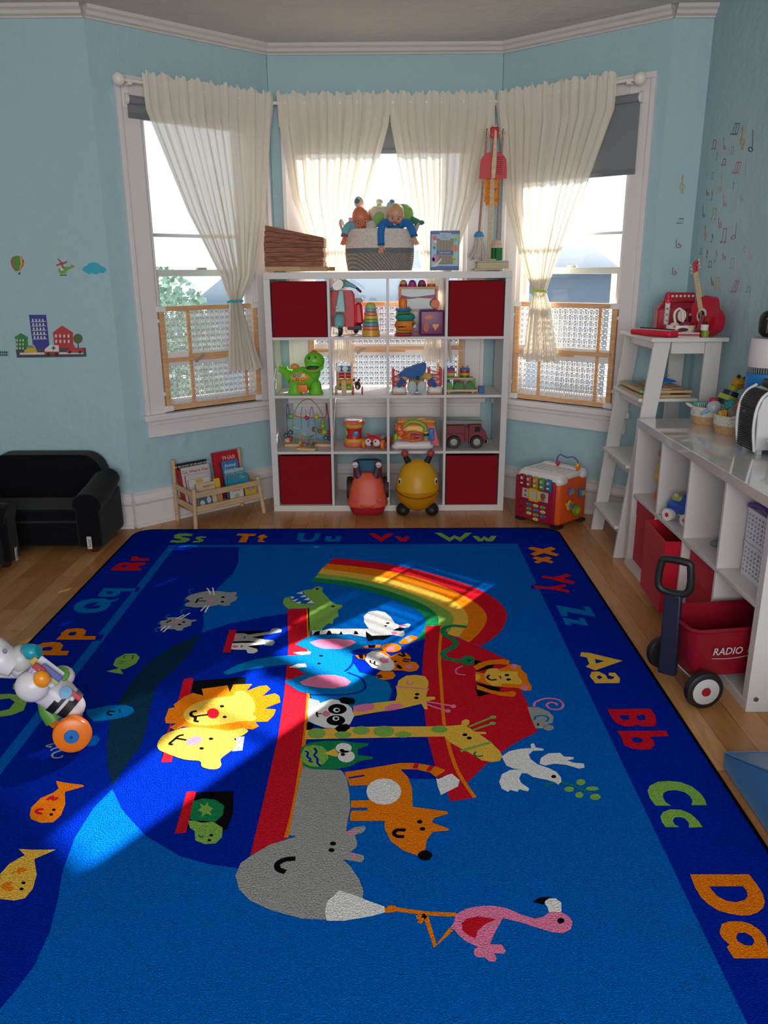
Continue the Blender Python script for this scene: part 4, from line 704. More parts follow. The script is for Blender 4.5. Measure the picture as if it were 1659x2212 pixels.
# ---------- white cube shelf ----------
LAM=M('#dcd8d8',.35); SY0,SY1=4.846,5.213
def SX(px,y=4.95): return ony(px,800,y).x
def kallax(name,label,nc,nr,depth,gr=None,loc=(0,0,0),rz=0):
    t=thing(name,label,'shelf',loc,rz); Wd=.038*2+nc*.335+(nc-1)*.016; Hh=.038*2+nr*.335+(nr-1)*.016
    c=B(); c.box(0,0,Hh-.038,Wd,depth,Hh,LAM); c.build('top_panel',t,bev=.0015)
    c=B(); c.box(0,0,0,Wd,depth,.038,LAM); c.build('bottom_panel',t,bev=.0015)
    for x in (0,Wd-.038): c=B(); c.box(x,0,.038,x+.038,depth,Hh-.038,LAM); c.build('side_panel',t,bev=.0015)
    for j in range(1,nr): z=.038+j*.351-.016; c=B(); c.box(.038,.003,z,Wd-.038,depth-.003,z+.016,LAM); c.build('shelf_board',t,bev=.001)
    for i in range(1,nc):
        for j in range(nr): x=.038+i*.351-.016; z=.038+j*.351; c=B(); c.box(x,.004,z,x+.016,depth-.004,z+.335,LAM); c.build('divider',t,bev=.001)
    return t,Wd,Hh
cs,CW,CHh=kallax('cube_shelf','large white four by four cube shelf in front of the middle window',4,4,SY1-SY0)
cs.location=(-CW/2+.004,SY0,0)
def cell(i,j): return (-CW/2+.004+.038+.1675+i*.351, .038+.351*j+.0005)
RED=M('#8e1020',.85,'fabric'); REDB=M('#c01a30',.8,'fabric')
def bin_(label,loc,rz,w,h,d,m,group,slump=0):
    t=thing('storage_bin',label,'storage box',loc,rz,group); th=.004
    c=B(); c.box(-w/2,0,0,w/2,d,th,m);c.box(-w/2,0,th,w/2,th,h,m);c.box(-w/2,d-th,th,w/2,d,h,m);c.box(-w/2,th,th,-w/2+th,d-th,h,m);c.box(w/2-th,th,th,w/2,d-th,h,m); c.build('body',t,bev=.0012)
    c=B(); c.box(-w/2+.004,-.004,h-.075,w/2-.004,-.0005,h-.002,m); c.build('front_flap',t,bev=.001)
    c=B(); c.tube([(-.05,-.006,h*.62),(0,-.012,h*.60),(.05,-.006,h*.62)],.002,m,6,smooth=3); c.build('handle',t)
    return t
for (i,j,lb) in ((0,3,'dark red fabric bin in the top left cube of the tall shelf'),(3,3,'dark red fabric bin in the top right cube of the tall shelf'),(0,0,'dark red fabric bin in the bottom left cube of the tall shelf'),(3,0,'dark red fabric bin in the bottom right cube of the tall shelf')):
    x,z=cell(i,j); bin_(lb,(x,SY0+(.03 if j==0 and i==0 else .012),z),0,.322,.318,.335,RED,'red bins of the tall shelf')
# ---- top row toys ----
AQ=M('#86c2c8',.3); SR=M('#d00e28',.4); BLK=M('#1b1a1c',.45); PLW=M('#e8e4e2',.35); GRY=M('#b6b2ae',.4)
x,z=cell(1,3)
t=thing('toy_scooter','red and aqua toy motor scooter in the top row of the cube shelf','toy scooter',(SX(735,4.93),4.93,z))
c=B(); c.lathe([(.012,-.012),(.036,-.014),(.041,-.006),(.041,.006),(.036,.014),(.012,.012)],(0,0,.041),BLK,(1,.35,0)); w=c.build('front_wheel',t); c=B(); c.lathe([(.004,-.0155),(.018,-.015),(.018,.015),(.004,.0155)],(0,0,.041),M('#c9c6c2',.25,'',.7),(1,.35,0)); c.build('hub',w)
c=B(); c.tube([(.0,-.045,.062),(.0,-.03,.095),(0,0,.112),(.0,.035,.085),(0,.045,.07)],[.030,.034,.038,.034,.026],AQ,12,smooth=4); c.build('fender',t)
c=B(); c.prism(pts('-.062,.055 .10,.055 .105,.12 .10,.27 .085,.297 -.05,.297 -.066,.27 -.074,.14'),(0,.052,0),(1,0,0),(0,0,1),-.02,SR); c.build('leg_shield',t,bev=.008)
c=B(); c.hexa([(-.028,-.002,.155),(.042,-.002,.155),(.042,.045,.155),(-.028,.045,.155)],[(.0,.012,.30),(.03,.012,.30),(.03,.04,.30),(.0,.04,.30)],AQ); c.ball((-.012,-.006,.19),.011,PLW,10); c.build('front_cover',t,bev=.006)
c=B(); c.ball((.01,.0,.338),(.042,.05,.030),AQ,18); c.tube([(.03,.01,.345),(.08,.01,.33),(.115,.01,.314)],[.026,.014,.009],AQ,10,smooth=4); c.tube([(-.01,.02,.33),(-.045,.02,.305),(-.055,.02,.30)],[.018,.009,.006],AQ,10,smooth=3); c.build('handlebar',t)
c=B(); c.lathe([(.0,-.006),(.034,-.004),(.038,.004)],(.0,-.052,.333),M('#cfc3c0',.15),(0,-1,0),sc=(1,.76)); c.build('headlight',t)
c=B(); c.cyl((.115,.01,.314),(.146,.005,.285),.0085,M('#5a2a44',.5)); c.cyl((-.055,.02,.30),(-.062,.02,.285),.008,BLK); c.build('grip',t)
c=B(); c.box(.05,.06,.035,.145,.22,.07,BLK); c.build('footboard',t,bev=.006)
c=B(); c.hexa([(.1,.08,.07),(.16,.08,.07),(.16,.24,.07),(.1,.24,.07)],[(.10,.09,.215),(.145,.09,.215),(.15,.23,.20),(.10,.23,.20)],SR); c.build('rear_body',t,bev=.015)
c=B(); c.rb((.125,.14,.23),(.06,.14,.03),.014,GRY); c.build('saddle',t)
c=B(); c.lathe([(.012,-.012),(.036,-.014),(.041,-.006),(.041,.006),(.036,.014),(.012,.012)],(.1,.21,.041),BLK,(1,.2,0)); c.build('rear_wheel',t)
t.scale=(.93,.93,.90)
cups=[('#e0a83a',.0,.04,.055,.052,'yellow bottom cup'),('#e08850',.04,.061,.051,.049,'orange cup second from the bottom'),('#6f9ccc',.061,.081,.048,.046,'blue cup third from the bottom'),('#7fb860',.081,.101,.045,.043,'green cup in the middle'),('#e8c050',.101,.122,.042,.040,'yellow cup above the green one'),('#e88a58',.122,.143,.039,.037,'orange cup third from the top'),('#78a8d4',.143,.163,.035,.034,'blue cup under the domed top'),]
cx=SX(802,4.90)
for k,(h,z0,z1,r0,r1,lb) in enumerate(cups):
    c=B(); m=M(h,.35); c.lathe([(r0-.004,z0+.0005),(r0,z0+.003),(r1,z1-.001),(r1-.006,z1-.0005)],(0,0,0),m); o=c.build('stacking_cup'); tag(o,lb+' of the rainbow cup tower in the cube shelf','cup','rainbow stacking cups',loc=(cx,4.90,z))
c=B(); c.lathe([(.033,.1635),(.031,.178),(.024,.192),(.010,.199),(0,.2)],(0,0,0),M('#b8cc70',.35)); tag(c.build('stacking_cup'),'pale green domed cup on top of the rainbow cup tower','cup','rainbow stacking cups',loc=(cx,4.90,z))
# ball mirror bench
x,z=cell(2,3)
OR=M('#ec6a3c',.4); LWD=M('#d8b890',.5,'woodx'); MIR=M('#8098a0',.12)
t=thing('ball_pounding_bench','orange framed ball bench with mirror panel in the cube shelf','toy bench',(SX(902,5.05),5.05,z))
for s in (-1,1): c=B(); c.box(s*.118-.008,-.04,0,s*.118+.008,.04,.300,OR); c.build('side_post',t,bev=.002)
c=B(); c.box(-.128,-.05,.300,.128,.05,.316,LWD); c.build('top_board',t,bev=.002)
c=B(); c.box(-.11,-.004,.02,.11,.004,.298,MIR); c.build('mirror_panel',t)
c=B(); c.prism(pts('-.11,.262 -.05,.248 0,.25 .11,.264 .11,.236 0,.242 -.06,.234 -.11,.24'),(0,-.005,0),(1,0,0),(0,0,1),.002,M('#a83468',.4)); c.build('printed_band',t); c=B(); c.box(-.11,-.007,.0,.11,-.0045,.025,M('#a83468',.4)); c.build('printed_band',t); c=B(); c.prism(pts('-.11,.185 -.03,.168 .11,.165 .11,.15 -.11,.15'),(0,-.005,0),(1,0,0),(0,0,1),.002,LWD); c.build('printed_band',t)
for k,(hx,cupc,bc) in enumerate(((-.095,'#a82840','#d8b070'),(-.037,'#c03a90','#b84a94'),(.024,'#6a4028','#c84a98'),(.085,'#e8683a',None))):
    c=B(); c.lathe([(.029,0),(.026,.018),(.02,.018)],(hx,0,.316),M(cupc,.4)); cu=c.build('ball_cup',t)
    if bc: c=B(); c.ball((hx,0,.337),.024,M(bc,.4)); c.build('wooden_ball',cu)
c=B(); c.lathe([(.0,-.012),(.028,-.012),(.031,0),(.028,.012),(0,.012)],(.108,-.055,.205),OR,(0,1,0)); c.cyl((.108,-.045,.15),(.108,-.045,.18),.006,OR); c.box(.10,-.05,.14,.116,-.04,.16,OR); c.build('spinner',t)
t.scale=(.95,.95,.90)
# tiger ring stacker
t=thing('ring_stacker','stack of wavy rings with tiger face piece in the cube shelf','stacking toy',(SX(873,4.91),4.91,z))
ST=[('ring','#d03a70',.0,.018,.058),('ring','#d8b838',.018,.034,.054),('ring','#ee8a34',.036,.09,.066),('ring','#2a9a8c',.09,.128,.062),('ring','#6fae50',.128,.142,.046),('ring','#3f86c8',.142,.163,.05)]
for nm,h,z0,z1,r in ST:
    c=B(); zm=(z0+z1)/2; hh=(z1-z0)/2; c.lathe([(.01,z0),(r*.8,z0+.001),(r,zm),(r*.85,z1-.001),(.01,z1)],(.005 if r>.06 else -.006,0,0),M(h,.35)); o=c.build(nm,t)
    if r==.066:
        d=B(); 
        for a in (-.04,-.02): d.tube([(a,-.057,.055),(a+.02,-.063,.058),(a+.03,-.063,.062)],.003,BLK,6)
        d.ball((.05,-.045,.07),(.008,.006,.01),BLK,8); d.ball((.062,-.03,.058),.012,PLW,10); d.build('tiger_face',o)
c=B(); c.lathe([(.022,.163),(.024,.175),(.026,.205),(.02,.22),(0,.224)],(-.008,0,0),M('#f0862c',.4)); c.build('top_cap',t)
# purple sorter
t=thing('shape_sorter','purple cube shape sorter beside the ring stacker in the cube shelf','shape sorter',(SX(932,4.93),4.93,z))
PU=M('#7a2468',.35); c=B(); c.rb((0,.06,.075),(.148,.13,.15),.012,PU); c.build('body',t)
for nm,pp,h in (('round_hole',[(-.02+.026*math.cos(a*.5),.108+.012*math.sin(a*.5)) for a in range(12)],'#e86a3a'),('drop_hole',[(-.035+.017*math.cos(a*.5),.048+.028*math.sin(a*.5)) for a in range(12)],'#c8402c'),('heart_hole',[(.02,.03),(.043,.06),(.038,.07),(.025,.066),(.012,.07),(-.0,.062)],'#e8a04c')):
    c=B(); c.prism(pp,(0,-.0055,0),(1,0,0),(0,0,1),.0015,M(h,.4)); c.build(nm,t)
# ---- second row ----
x,z=cell(0,2)
GN=M('#72c832',.35); GND=M('#58a82a',.4)
t=thing('toy_dinosaur','bright green plastic dinosaur toy with button panel in the cube shelf','toy dinosaur',(SX(661,4.93),4.93,z))
c=B(); c.ball((-.02,.02,.09),(.095,.055,.075),GN,20); c.ball((.045,.01,.14),(.045,.045,.07),GN,16); c.tube([(-.09,.03,.10),(-.14,.04,.135),(-.175,.04,.15)],[.045,.022,.014],GN,12,smooth=4)
for q in range(3): c.ball((-.155+q*.016,.035,.162-q*.003),.010,GN,8)
c.build('body',t)
for (fx,fy) in ((-.07,-.02),(.06,-.02),(-.07,.06),(.05,.06)): c=B(); c.lathe([(.042,0),(.045,.008),(.036,.03),(.034,.06),(.02,.08)],(fx,fy,0),GN); c.build('leg',t)
c=B(); c.ball((.055,-.02,.203),(.063,.053,.056),GN,20); c.ball((.05,-.045,.18),(.05,.04,.03),GN,18); c.tube([(-.005,-.075,.160),(.045,-.09,.148),(.10,-.075,.165),(.11,-.06,.18)],[.008,.011,.011,.006],GN,8,smooth=3); hd=c.build('head',t)
c=B(); c.ball((.05,-.080,.168),(.042,.018,.015),M('#1c4a1c',.5),14); c.ball((.05,-.090,.160),(.03,.012,.006),M('#b8583a',.5),12); c.build('mouth',hd)
for s in (-.018,.02): c=B(); c.ball((.045+s,-.062,.226),(.008,.006,.010),BLK,10); c.ball((.043+s,-.068,.229),.0025,PLW,6); c.build('eye',hd)
c=B(); c.lathe([(.020,.0),(.018,.012),(.0,.018)],(.055,-.01,.25),M('#e0402c',.3)); c.build('red_button',hd)
c=B(); c.ball((-.035,-.028,.105),(.062,.016,.032),M('#e8b43c',.35),18); pn=c.build('button_panel',t)
for bx,bz,h,tx in ((-.067,.118,'#2f86c0','1'),(-.04,.12,'#3fa070','2'),(-.012,.12,'#e8e0cc','3'),(-.05,.095,'#b83a5a','4'),(-.018,.094,'#e0663a','5')):
    c=B(); c.lathe([(.011,0),(.010,.004),(0,.005)],(bx,-.043,bz),M(h,.35),(0,-1,0),14); bt=c.build('button',pn); c=B(); c.text(tx,(bx,-.0485,bz),(1,0,0),(0,0,1),.013,M('#f0ece0',.5)); c.build('digit',t)
c=B(); c.ball((-.07,.02,.165),(.028,.025,.02),M('#ef9a34',.35),14); c.build('roller',t)
c=B(); c.rb((-.02,-.045,.04),(.066,.02,.05),.008,M('#ef8428',.4)); c.build('chest_plate',t)
# wooden caterpillar pull toy & bug
x,z=cell(1,2); WD=M('#d8b486',.5,'wood')
t=thing('wooden_rattle_racer','wooden rolling toy with coloured blocks between two rounded wooden sides','wooden toy',(SX(743,4.93),4.93,z))
for s in (-1,1):
    c=B(); c.prism([(-.03,.02),(.03,.02),(.028,.16)]+[(.028*math.cos(a*PI/8),.16+.028*math.sin(a*PI/8)) for a in range(1,8)]+[(-.028,.16)],(s*.045-.003,.02,0),(0,1,0),(0,0,1),.006,WD); c.build('side_plate',t,bev=.002)
for k,(h,zz) in enumerate((('#3c86c4',.15),('#d02c34',.11),('#e8a820',.07),('#8ac03c',.035))): c=B(); c.cyl((-.04,.02,zz),(.04,.02,zz),.018,M(h,.4)); c.build('block',t)
for s in (-1,1):
    for yy in (-.01,.05): c=B(); c.cyl((s*.052-.006,yy,.022),(s*.052+.006,yy,.022),.022,WD,n=20); c.build('wheel',t)
for s,h in ((-.035,.155),(.008,.155)): c=B(); c.tube([(s,-.015,.04),(s,-.02,.1),(s,-.02,h-.02)],.006,WD,8); c.lathe([(.016,-.004),(.018,0),(.016,.004)],(s,-.022,h),PLW,(0,1,0)); c.build('drum_stick',t)
c=B(); c.prism([(-.014,0),(.014,0),(.016,.07),(.01,.09),(-.01,.09),(-.016,.07)],(.0,-.04,.0),(1,0,0),(0,0,1),.008,WD); c.build('front_plate',t,bev=.002)
t=thing('bug_pull_toy','small black wooden bug pull toy with red striped wheels','pull toy',(SX(772,4.92),4.92,z))
c=B(); c.ball((0,.01,.05),(.019,.03,.027),BLK,16); c.ball((0,-.02,.05),(.017,.014,.018),M('#2c2220',.4),14); c.ball((0,-.034,.046),(.006,.003,.012),M('#e0d0b8',.5),8); c.build('body',t)
for s in (-1,1):
    for yy in (-.01,.035): c=B(); c.lathe([(.0,-.004),(.020,-.004),(.020,.004),(0,.004)],(s*.028,yy,.0205),M('#cc2430',.4),(1,0,0)); wl=c.build('wheel',t); c=B(); c.lathe([(.0,-.005),(.010,-.005),(.010,.005),(0,.005)],(s*.028,yy,.0205),M('#e8dcd0',.4),(1,0,0)); c.build('wheel_cap',wl)
for s,q in ((-1,.02),(1,.008)): c=B(); c.tube([(s*.006,-.02,.066),(s*q,-.02,.082)],.0025,BLK,6); c.ball((s*(q+.002),-.02,.087),.009,M('#a01c3c',.4),10); c.build('feeler',t)
# sneakers, gnome
x,z=cell(2,2)
def sneaker(px,label):
    t=thing('lacing_shoe',label,'toy shoe',(SX(px,4.95),4.95,z)); rc=M('#d42838',.5); 
    c=B(); c.rb((0,0,.024),(.088,.16,.047),.02,PLW); c.build('sole',t)
    c=B(); c.box(-.043,-.03,.047,.043,.07,.11,M('#d8c4bc',.6)); c.build('upper',t,bev=.012)
    for s in (-1,1): c=B(); c.box(s*.036-.008,-.04,.047,s*.036+.008,.06,.15,rc); c.build('side_flap',t,bev=.003)
    c=B(); c.tube([(-.03,-.045,.145),(.03,-.048,.125),(-.03,-.05,.11),(.03,-.052,.09),(-.03,-.06,.075),(.03,-.07,.06)],.003,M('#e03848',.5),6,smooth=3); c.tube([(-.035,-.048,.1),(-.055,-.06,.08),(-.058,-.07,.03)],.002,M('#e03848',.5),6,smooth=3); c.build('lace',t)
    c=B(); c.rb((0,0,.0065),(.09,.162,.012),.005,M('#c89c68',.6)); c.build('outsole',t)
sneaker(862,'red and white lacing practice shoe left of the blue hatted doll'); sneaker(939,'red and white lacing practice shoe right of the blue hatted doll')
t=thing('gnome_doll','soft gnome doll slumped under a big blue felt hat in the cube shelf','doll',(SX(900,4.93),4.915,z))
BL=M('#3b70b8',.9,'plush'); YL=M('#e0b44c',.85,'plush'); BD=M('#3858a8',.8,'plush')
c=B(); c.ball((0,.03,.065),(.05,.045,.06),M('#b89a4c',.9,'plush'),16); c.ball((0,.01,.115),(.04,.04,.03),M('#e0c0a0',.8),16); c.build('body',t)
for s in (-1,1):
    c=B(); c.tube([(s*.03,.01,.11),(s*.07,-.01,.105),(s*.085,-.02,.085)],[.02,.022,.02],YL,10,smooth=3); c.tube([(s*.082,-.02,.09),(s*.105,-.03,.06)],[.021,.016],BD,10); c.ball((s*.108,-.03,.056),.017,BD,12); c.build('arm',t)
    c=B(); c.tube([(s*.02,0,.05),(s*.03,-.03,.045)],[.022,.02],M('#7a5a34',.9),8); c.ball((s*.03,-.05,.044),(.03,.018,.043),M('#c9d0d6',.7,'plush'),16); c.build('shoe',t)
c=B(); v=[];f=[]; c.at((0,.0,.115)); c.tube([(-.112,-.02,-.0),(-.06,-.012,.012),(-.01,-.005,.018),(.03,0,.045),(.05,0,.072)],[.008,.034,.046,.036,.010],BL,18,smooth=5); c.ball((-.015,-.005,.008),(.06,.045,.03),BL,18); c.at(); c.build('hat',t)
c=B(); c.ball((.005,-.045,.10),.012,M('#2c3a78',.6),10); c.build('bow',t)
# wooden block train
x,z=cell(3,2)
t=thing('wooden_block_train','two tier wooden stacking train with coloured blocks','wooden train',(SX(997,4.97),4.97,z))
c=B(); c.box(-.11,-.05,.008,.10,.05,.022,LWD); c.build('chassis',t,bev=.002)
for bx,h in ((-.085,'#5a9a30'),(-.02,'#2f7a34'),(.05,'#2f7a34')):
    c=B(); c.prism([(-.03,0),(.03,0),(.03,.025),(.015,.045),(-.015,.045),(-.03,.025)],(bx,-.045,.022),(1,0,0),(0,0,1),-.03,M(h,.45)); c.build('green_block',t,bev=.001)
for bx,h in ((.07,'#6aa832'),(-.03,'#7a2c28'),(-.09,'#24408a')): c=B(); c.box(bx-.018,-.01,.022,bx+.018,.03,.08,M(h,.45)); c.build('post_block',t,bev=.001)
c=B(); c.box(-.11,-.03,.08,.075,.045,.092,LWD); c.build('deck',t,bev=.002)
for bx,rd,cols in ((-.075,0,('#2f7a3c','#e0b030','#c02c34','#2a48a0')),(.02,1,('#2f7a3c','#e0b030','#c02c34','#3a78c0'))):
    for k,h in enumerate(cols):
        c=B(); zz=.092+k*.014
        if rd: c.cyl((bx,0,zz),(bx,0,zz+.0138),.03,M(h,.45),n=22)
        else: c.box(bx-.03,-.03,zz,bx+.03,.03,zz+.0138,M(h,.45))
        c.build('layer_block',t)
    for q in (-.015,.015): c=B(); c.cyl((bx+q,0,.148),(bx+q,0,.162),.006,M('#c06a78',.5),n=10); c.build('peg',t)
for s in (-1,1):
    for q in (-.08,.07): c=B(); c.cyl((q,s*.045-.004,.0125),(q,s*.045+.004,.0125),.0125,M('#c8a070',.5),n=16); c.build('wheel',t)
c=B(); c.box(-.018,-.018,0,.018,.018,.042,M('#2a62b0',.45)); tag(c.build('toy_block',bev=.002),'single blue cube block right of the wooden train','block',loc=(SX(1040,4.95),4.93,z))
# ---- third row ----
x,z=cell(0,1)
def maze(name,label,loc,rz,s,wires,beads,base,extra=None):
    t=thing(name,label,'bead maze',loc,rz); c=B(); c.box(*base,WD); c.build('base',t,bev=.003)
    for h,P,r in wires: c=B(); c.tube(P,r,M(h,.25,'',.2),7,smooth=6); c.build('wire',t)
    for p,r,h in beads: c=B(); c.ball(p,r,M(h,.35),12); c.build('bead',t)
    return t
t=maze('bead_maze','large bead maze with four bent coloured wires on a wooden base','%s',0,1,[],[],(-.155,-.035,0,.155,.035,.02)) if False else maze('bead_maze','large bead maze with bent coloured wires on a long wooden base',(SX(663,5.02),5.02,z),0,1,
 [('#8fb070',[(-.105,0,.0),(-.10,0,.17),(-.06,0,.27),(0,0,.305),(.05,0,.27),(.09,0,.2),(.09,0,.14)],.0028),('#b84a58',[(-.14,.02,.02),(-.143,.02,.2),(-.135,.02,.268),(-.125,.02,.24),(-.12,.02,.2),(-.08,.0,.195),(-.02,0,.185),(.05,0,.186),(.11,0,.19),(.115,0,.26),(.12,0,.265),(.13,.02,.12),(.135,.02,.02)],.0032),
  ('#6fa8cc',[(-.1,0,.12),(-.05,0,.12),(-.048,0,.2),(-.035,0,.255),(-.015,0,.22),(-.005,0,.12),(.008,0,.2),(.022,0,.255),(.035,0,.2),(.04,0,.14),(.05,0,.02)],.003)],
 [((-.125,.0,.195),.017,'#48a0b4'),((-.11,0,.195),.019,'#8ab84a'),((-.01,0,.186),.016,'#c03a54'),((.05,0,.19),.018,'#c8c04a'),((.09,0,.13),.018,'#8cc04a'),((.09,0,.157),.014,'#c89a60'),((.035,-.01,.11),.017,'#b83a3c'),((.045,-.02,.11),.014,'#4ab0b0'),((.07,-.01,.1),.014,'#c8443c'),((.1,-.02,.095),.02,'#9cc44c'),((.125,-.01,.09),.016,'#b83048'),((-.14,-.01,.04),.020,'#d8b08c'),((-.12,0,.05),.018,'#a83a34'),((.13,0,.05),.016,'#3a6488')],(-.155,-.035,0,.155,.035,.02))
for px_,pz_ in ((-.145,.075),(-.115,.095),(.11,.06)):
    c=B(); st=[( .019*(1 if q%2 else .68)*math.cos(q*PI/5), .019*(1 if q%2 else .68)*math.sin(q*PI/5)) for q in range(10)]; c.prism(st,(px_,-.02,pz_),(1,0,0),(0,0,1),.012,M('#16283a',.4)); s_=c.build('star_bead',t,bev=.002); c=B(); c.prism([(a*.5,b*.5) for a,b in st],(px_,-.0335,pz_),(1,0,0),(0,0,1),.002,M('#5a9ab8',.4)); c.build('star_face',s_)
maze('bead_maze','small bead maze in front of the large one in the cube shelf',(SX(659,4.92),4.905,z),R(-14),1,
 [('#c8a050',[(-.05,0,.01),(-.048,0,.08),(-.035,0,.09),(-.02,0,.05),(-.018,0,.01)],.002),('#b04048',[(-.045,0,.085),(0,.0,.082),(.03,0,.09),(.045,0,.095),(.01,0,.07),(.02,0,.03),(.04,.0,.01)],.002),('#7ab070',[(-.01,.01,.01),(-.005,.01,.085),(.01,.01,.095),(.02,.01,.07),(.022,.01,.01)],.002)],
 [((-.045,0,.085),.010,'#d8a838'),((-.048,0,.04),.010,'#e0a838'),((-.04,0,.028),.009,'#c8502c'),((-.025,0,.045),.009,'#b83440'),((.0,0,.035),.009,'#3058a0'),((.03,0,.03),.009,'#3a8a3c'),((.045,0,.04),.010,'#a02c34'),((.036,0,.02),.008,'#3a6ca8')],(-.06,-.03,0,.06,.03,.016))
x,z=cell(1,1)
t=thing('toy_drum','hourglass shaped red and orange toy drum beside the fox xylophone','toy drum',(SX(763,5.03),5.03,z))
c=B(); c.lathe([(.055,.035),(.052,.045),(.046,.08),(.052,.12),(.058,.132)],(0,0,0),M('#c8283c',.4)); c.build('drum_body',t)
for zz,sg in ((0,1),(.17,-1)):
    c=B(); c.lathe([(.06,zz),(.069,zz+sg*.006),(.069,zz+sg*.022),(.062,zz+sg*.03)],(0,0,0),M('#f0703a',.35)); rg=c.build('drum_rim',t); c=B(); c.lathe([(.0655,zz+sg*.028),(.067,zz+sg*.034),(.058,zz+sg*.05)],(0,0,0),M('#f0b428',.35)); c.build('yellow_band',rg); c=B(); c.tube([(.069*math.cos(a*PI/12),.069*math.sin(a*PI/12),zz+sg*(.026+.003*math.sin(a*1.5))) for a in range(24)],.0028,M('#b4a8b8',.4),6,True,2); c.build('wavy_trim',rg)
c=B(); c.lathe([(.062,.168),(.058,.174),(0,.175)],(0,0,0),M('#e4d8e0',.4)); c.build('drum_skin',t)
for bx,h in ((.01,'#2e98c8'),(-.045,'#8cc034')): c=B(); c.ball((bx,-math.sqrt(max(0,.047**2-bx*bx))+.002,.085),(.02 if bx>0 else .012,.005,.02),M(h,.3),14); c.build('round_button',t)
t=thing('fox_xylophone','red fox faced pull along xylophone with orange wheels','pull toy',(SX(806,4.92),4.925,z),R(-18))
FX=M('#cc2c34',.4); c=B(); c.box(-.048,0,.018,.048,.15,.05,FX); c.build('frame',t,bev=.006)
c=B(); c.ball((0,-.01,.05),(.054,.025,.04),FX,20); 
for s in (-1,1): c.hexa([(s*.03-.014,-.012,.075),(s*.03+.014,-.012,.075),(s*.03+.014,.006,.075),(s*.03-.014,.006,.075)],[(s*.04-.002,-.005,.10),(s*.04+.002,-.005,.10),(s*.04+.002,.0,.10),(s*.04-.002,.0,.10)],FX)
hd=c.build('head',t)
for s in (-1,1): c=B(); c.ball((s*.025,-.028,.046),(.026,.010,.024),M('#e8dcd8',.4),14); ck=c.build('cheek',hd); c=B(); c.ball((s*.024,-.039,.056),.0055,BLK,8); c.build('eye',t)
c=B(); c.ball((0,-.042,.042),(.010,.007,.008),BLK,10); c.build('nose',hd)
for k,h in enumerate(('#8cc47c','#7ab0c4','#c8d0b0','#d0d8dc','#88b84c','#c0c0c8')): c=B(); c.box(-.04+k*.001,.02+k*.021,.052,.04-k*.001,.036+k*.021,.057,M(h,.3)); c.build('bar',t,bev=.001)
for s in (-1,1):
    for yy in (.0,.13): c=B(); c.lathe([(.0,-.009),(.029,-.009),(.031,0),(.029,.009),(0,.009)],(s*.062,yy,.031),M('#f08030',.4),(1,0,0)); c.build('wheel',t)
c=B(); c.tube([(.01,-.035,.02),(.02,-.05,.004),(.05,-.06,.003),(.07,-.05,.003),(.06,-.04,.003)],.0015,M('#c8a868',.7),6,smooth=4); c.build('pull_string',t)
x,z=cell(2,1)
t=thing('activity_table_toy','orange and yellow trapezoid activity table toy in the cube shelf','activity toy',(.184,5.05,z)); t.scale=(.97,.97,.97)
c=B(); c.hexa([(-.155,-.07,.0),(.155,-.07,.0),(.155,.08,.0),(-.155,.08,.0)],[(-.12,-.05,.155),(.12,-.05,.155),(.12,.07,.155),(-.12,.07,.155)],M('#f0903c',.35)); c.build('body',t,bev=.02)
c=B(); c.rb((0,.01,.16),(.25,.12,.022),.01,M('#f09a30',.35)); c.tube([(-.1,-.045,.165),(0,-.055,.168),(.1,-.045,.165)],.006,M('#f2b44c',.3),8,smooth=3); c.rb((-.03,0,.172),(.05,.04,.012),.005,M('#a8c440',.3)); c.rb((.03,.0,.172),(.06,.03,.012),.005,M('#f0c23c',.3)); c.build('top_tray',t)
c=B(); c.prism(pts('.065,.14 .118,.14 .152,.005 .075,.005'),(0,-.072,0),(1,0,-.0),(0,.12,1),.006,M('#d43a5c',.4)); c.build('pink_panel',t); 
c=B(); c.prism(pts('-.06,.13 .05,.13 .06,.01 -.08,.01'),(0,-.073,0),(1,0,0),(0,.12,1),.006,M('#f0d03c',.4)); c.build('yellow_panel',t)
c=B(); c.prism(pts('-.04,.03 -.04,.07 -.05,.07 -.01,.105 .0,.09 .03,.1 .05,.07 .045,.03'),(0,-.080,0),(1,0,0),(0,.12,1),.006,M('#2a5cc0',.4)); c.build('house_shape',t)
c=B(); c.rb((.098,-.072,.08),(.038,.02,.085),.009,M('#2f7ad0',.35)); ph=c.build('toy_phone',t)
for a in range(3):
    for b_ in range(3): c=B(); c.ball((.104+a*.008,-.083,.05+b_*.011),.0035,M('#e8a890',.4),6); c.build('key',ph)
c=B(); c.rb((-.135,-.06,.04),(.03,.03,.09),.014,M('#9ccc3c',.35)); c.build('green_corner',t)
t=thing('steering_wheel_toy','white toy dashboard with orange steering wheel and little tiger','activity toy',(SX(892,4.91),4.925,z))
c=B(); c.rb((0,0,.028),(.24,.11,.05),.024,PLW); c.ball((-.1,-.02,.02),(.035,.04,.02),PLW,12); c.ball((.1,-.02,.02),(.035,.04,.02),PLW,12); c.build('base',t)
c=B(); c.tube([(.062*math.cos(a*PI/10),-.03+.045*math.sin(a*PI/10),.085+.018*math.sin(a*PI/10)) for a in range(20)],.009,M('#ec6a38',.35),8,True); c.ball((0,-.03,.085),(.018,.016,.012),M('#e0522c',.35),12); c.tube([(-.055,-.03,.085),(.055,-.03,.085)],.006,M('#ec6a38',.35),8); c.cyl((0,-.025,.04),(0,-.03,.08),.014,M('#ec6a38',.35)); c.build('steering_wheel',t)
c=B(); c.tube([(-.06,.03,.13),(-.02,.03,.165),(.03,.03,.165),(.075,.03,.14),(.085,.03,.11)],[.012,.014,.014,.014,.014],M('#98b048',.35),10,smooth=4); c.build('green_arch',t)
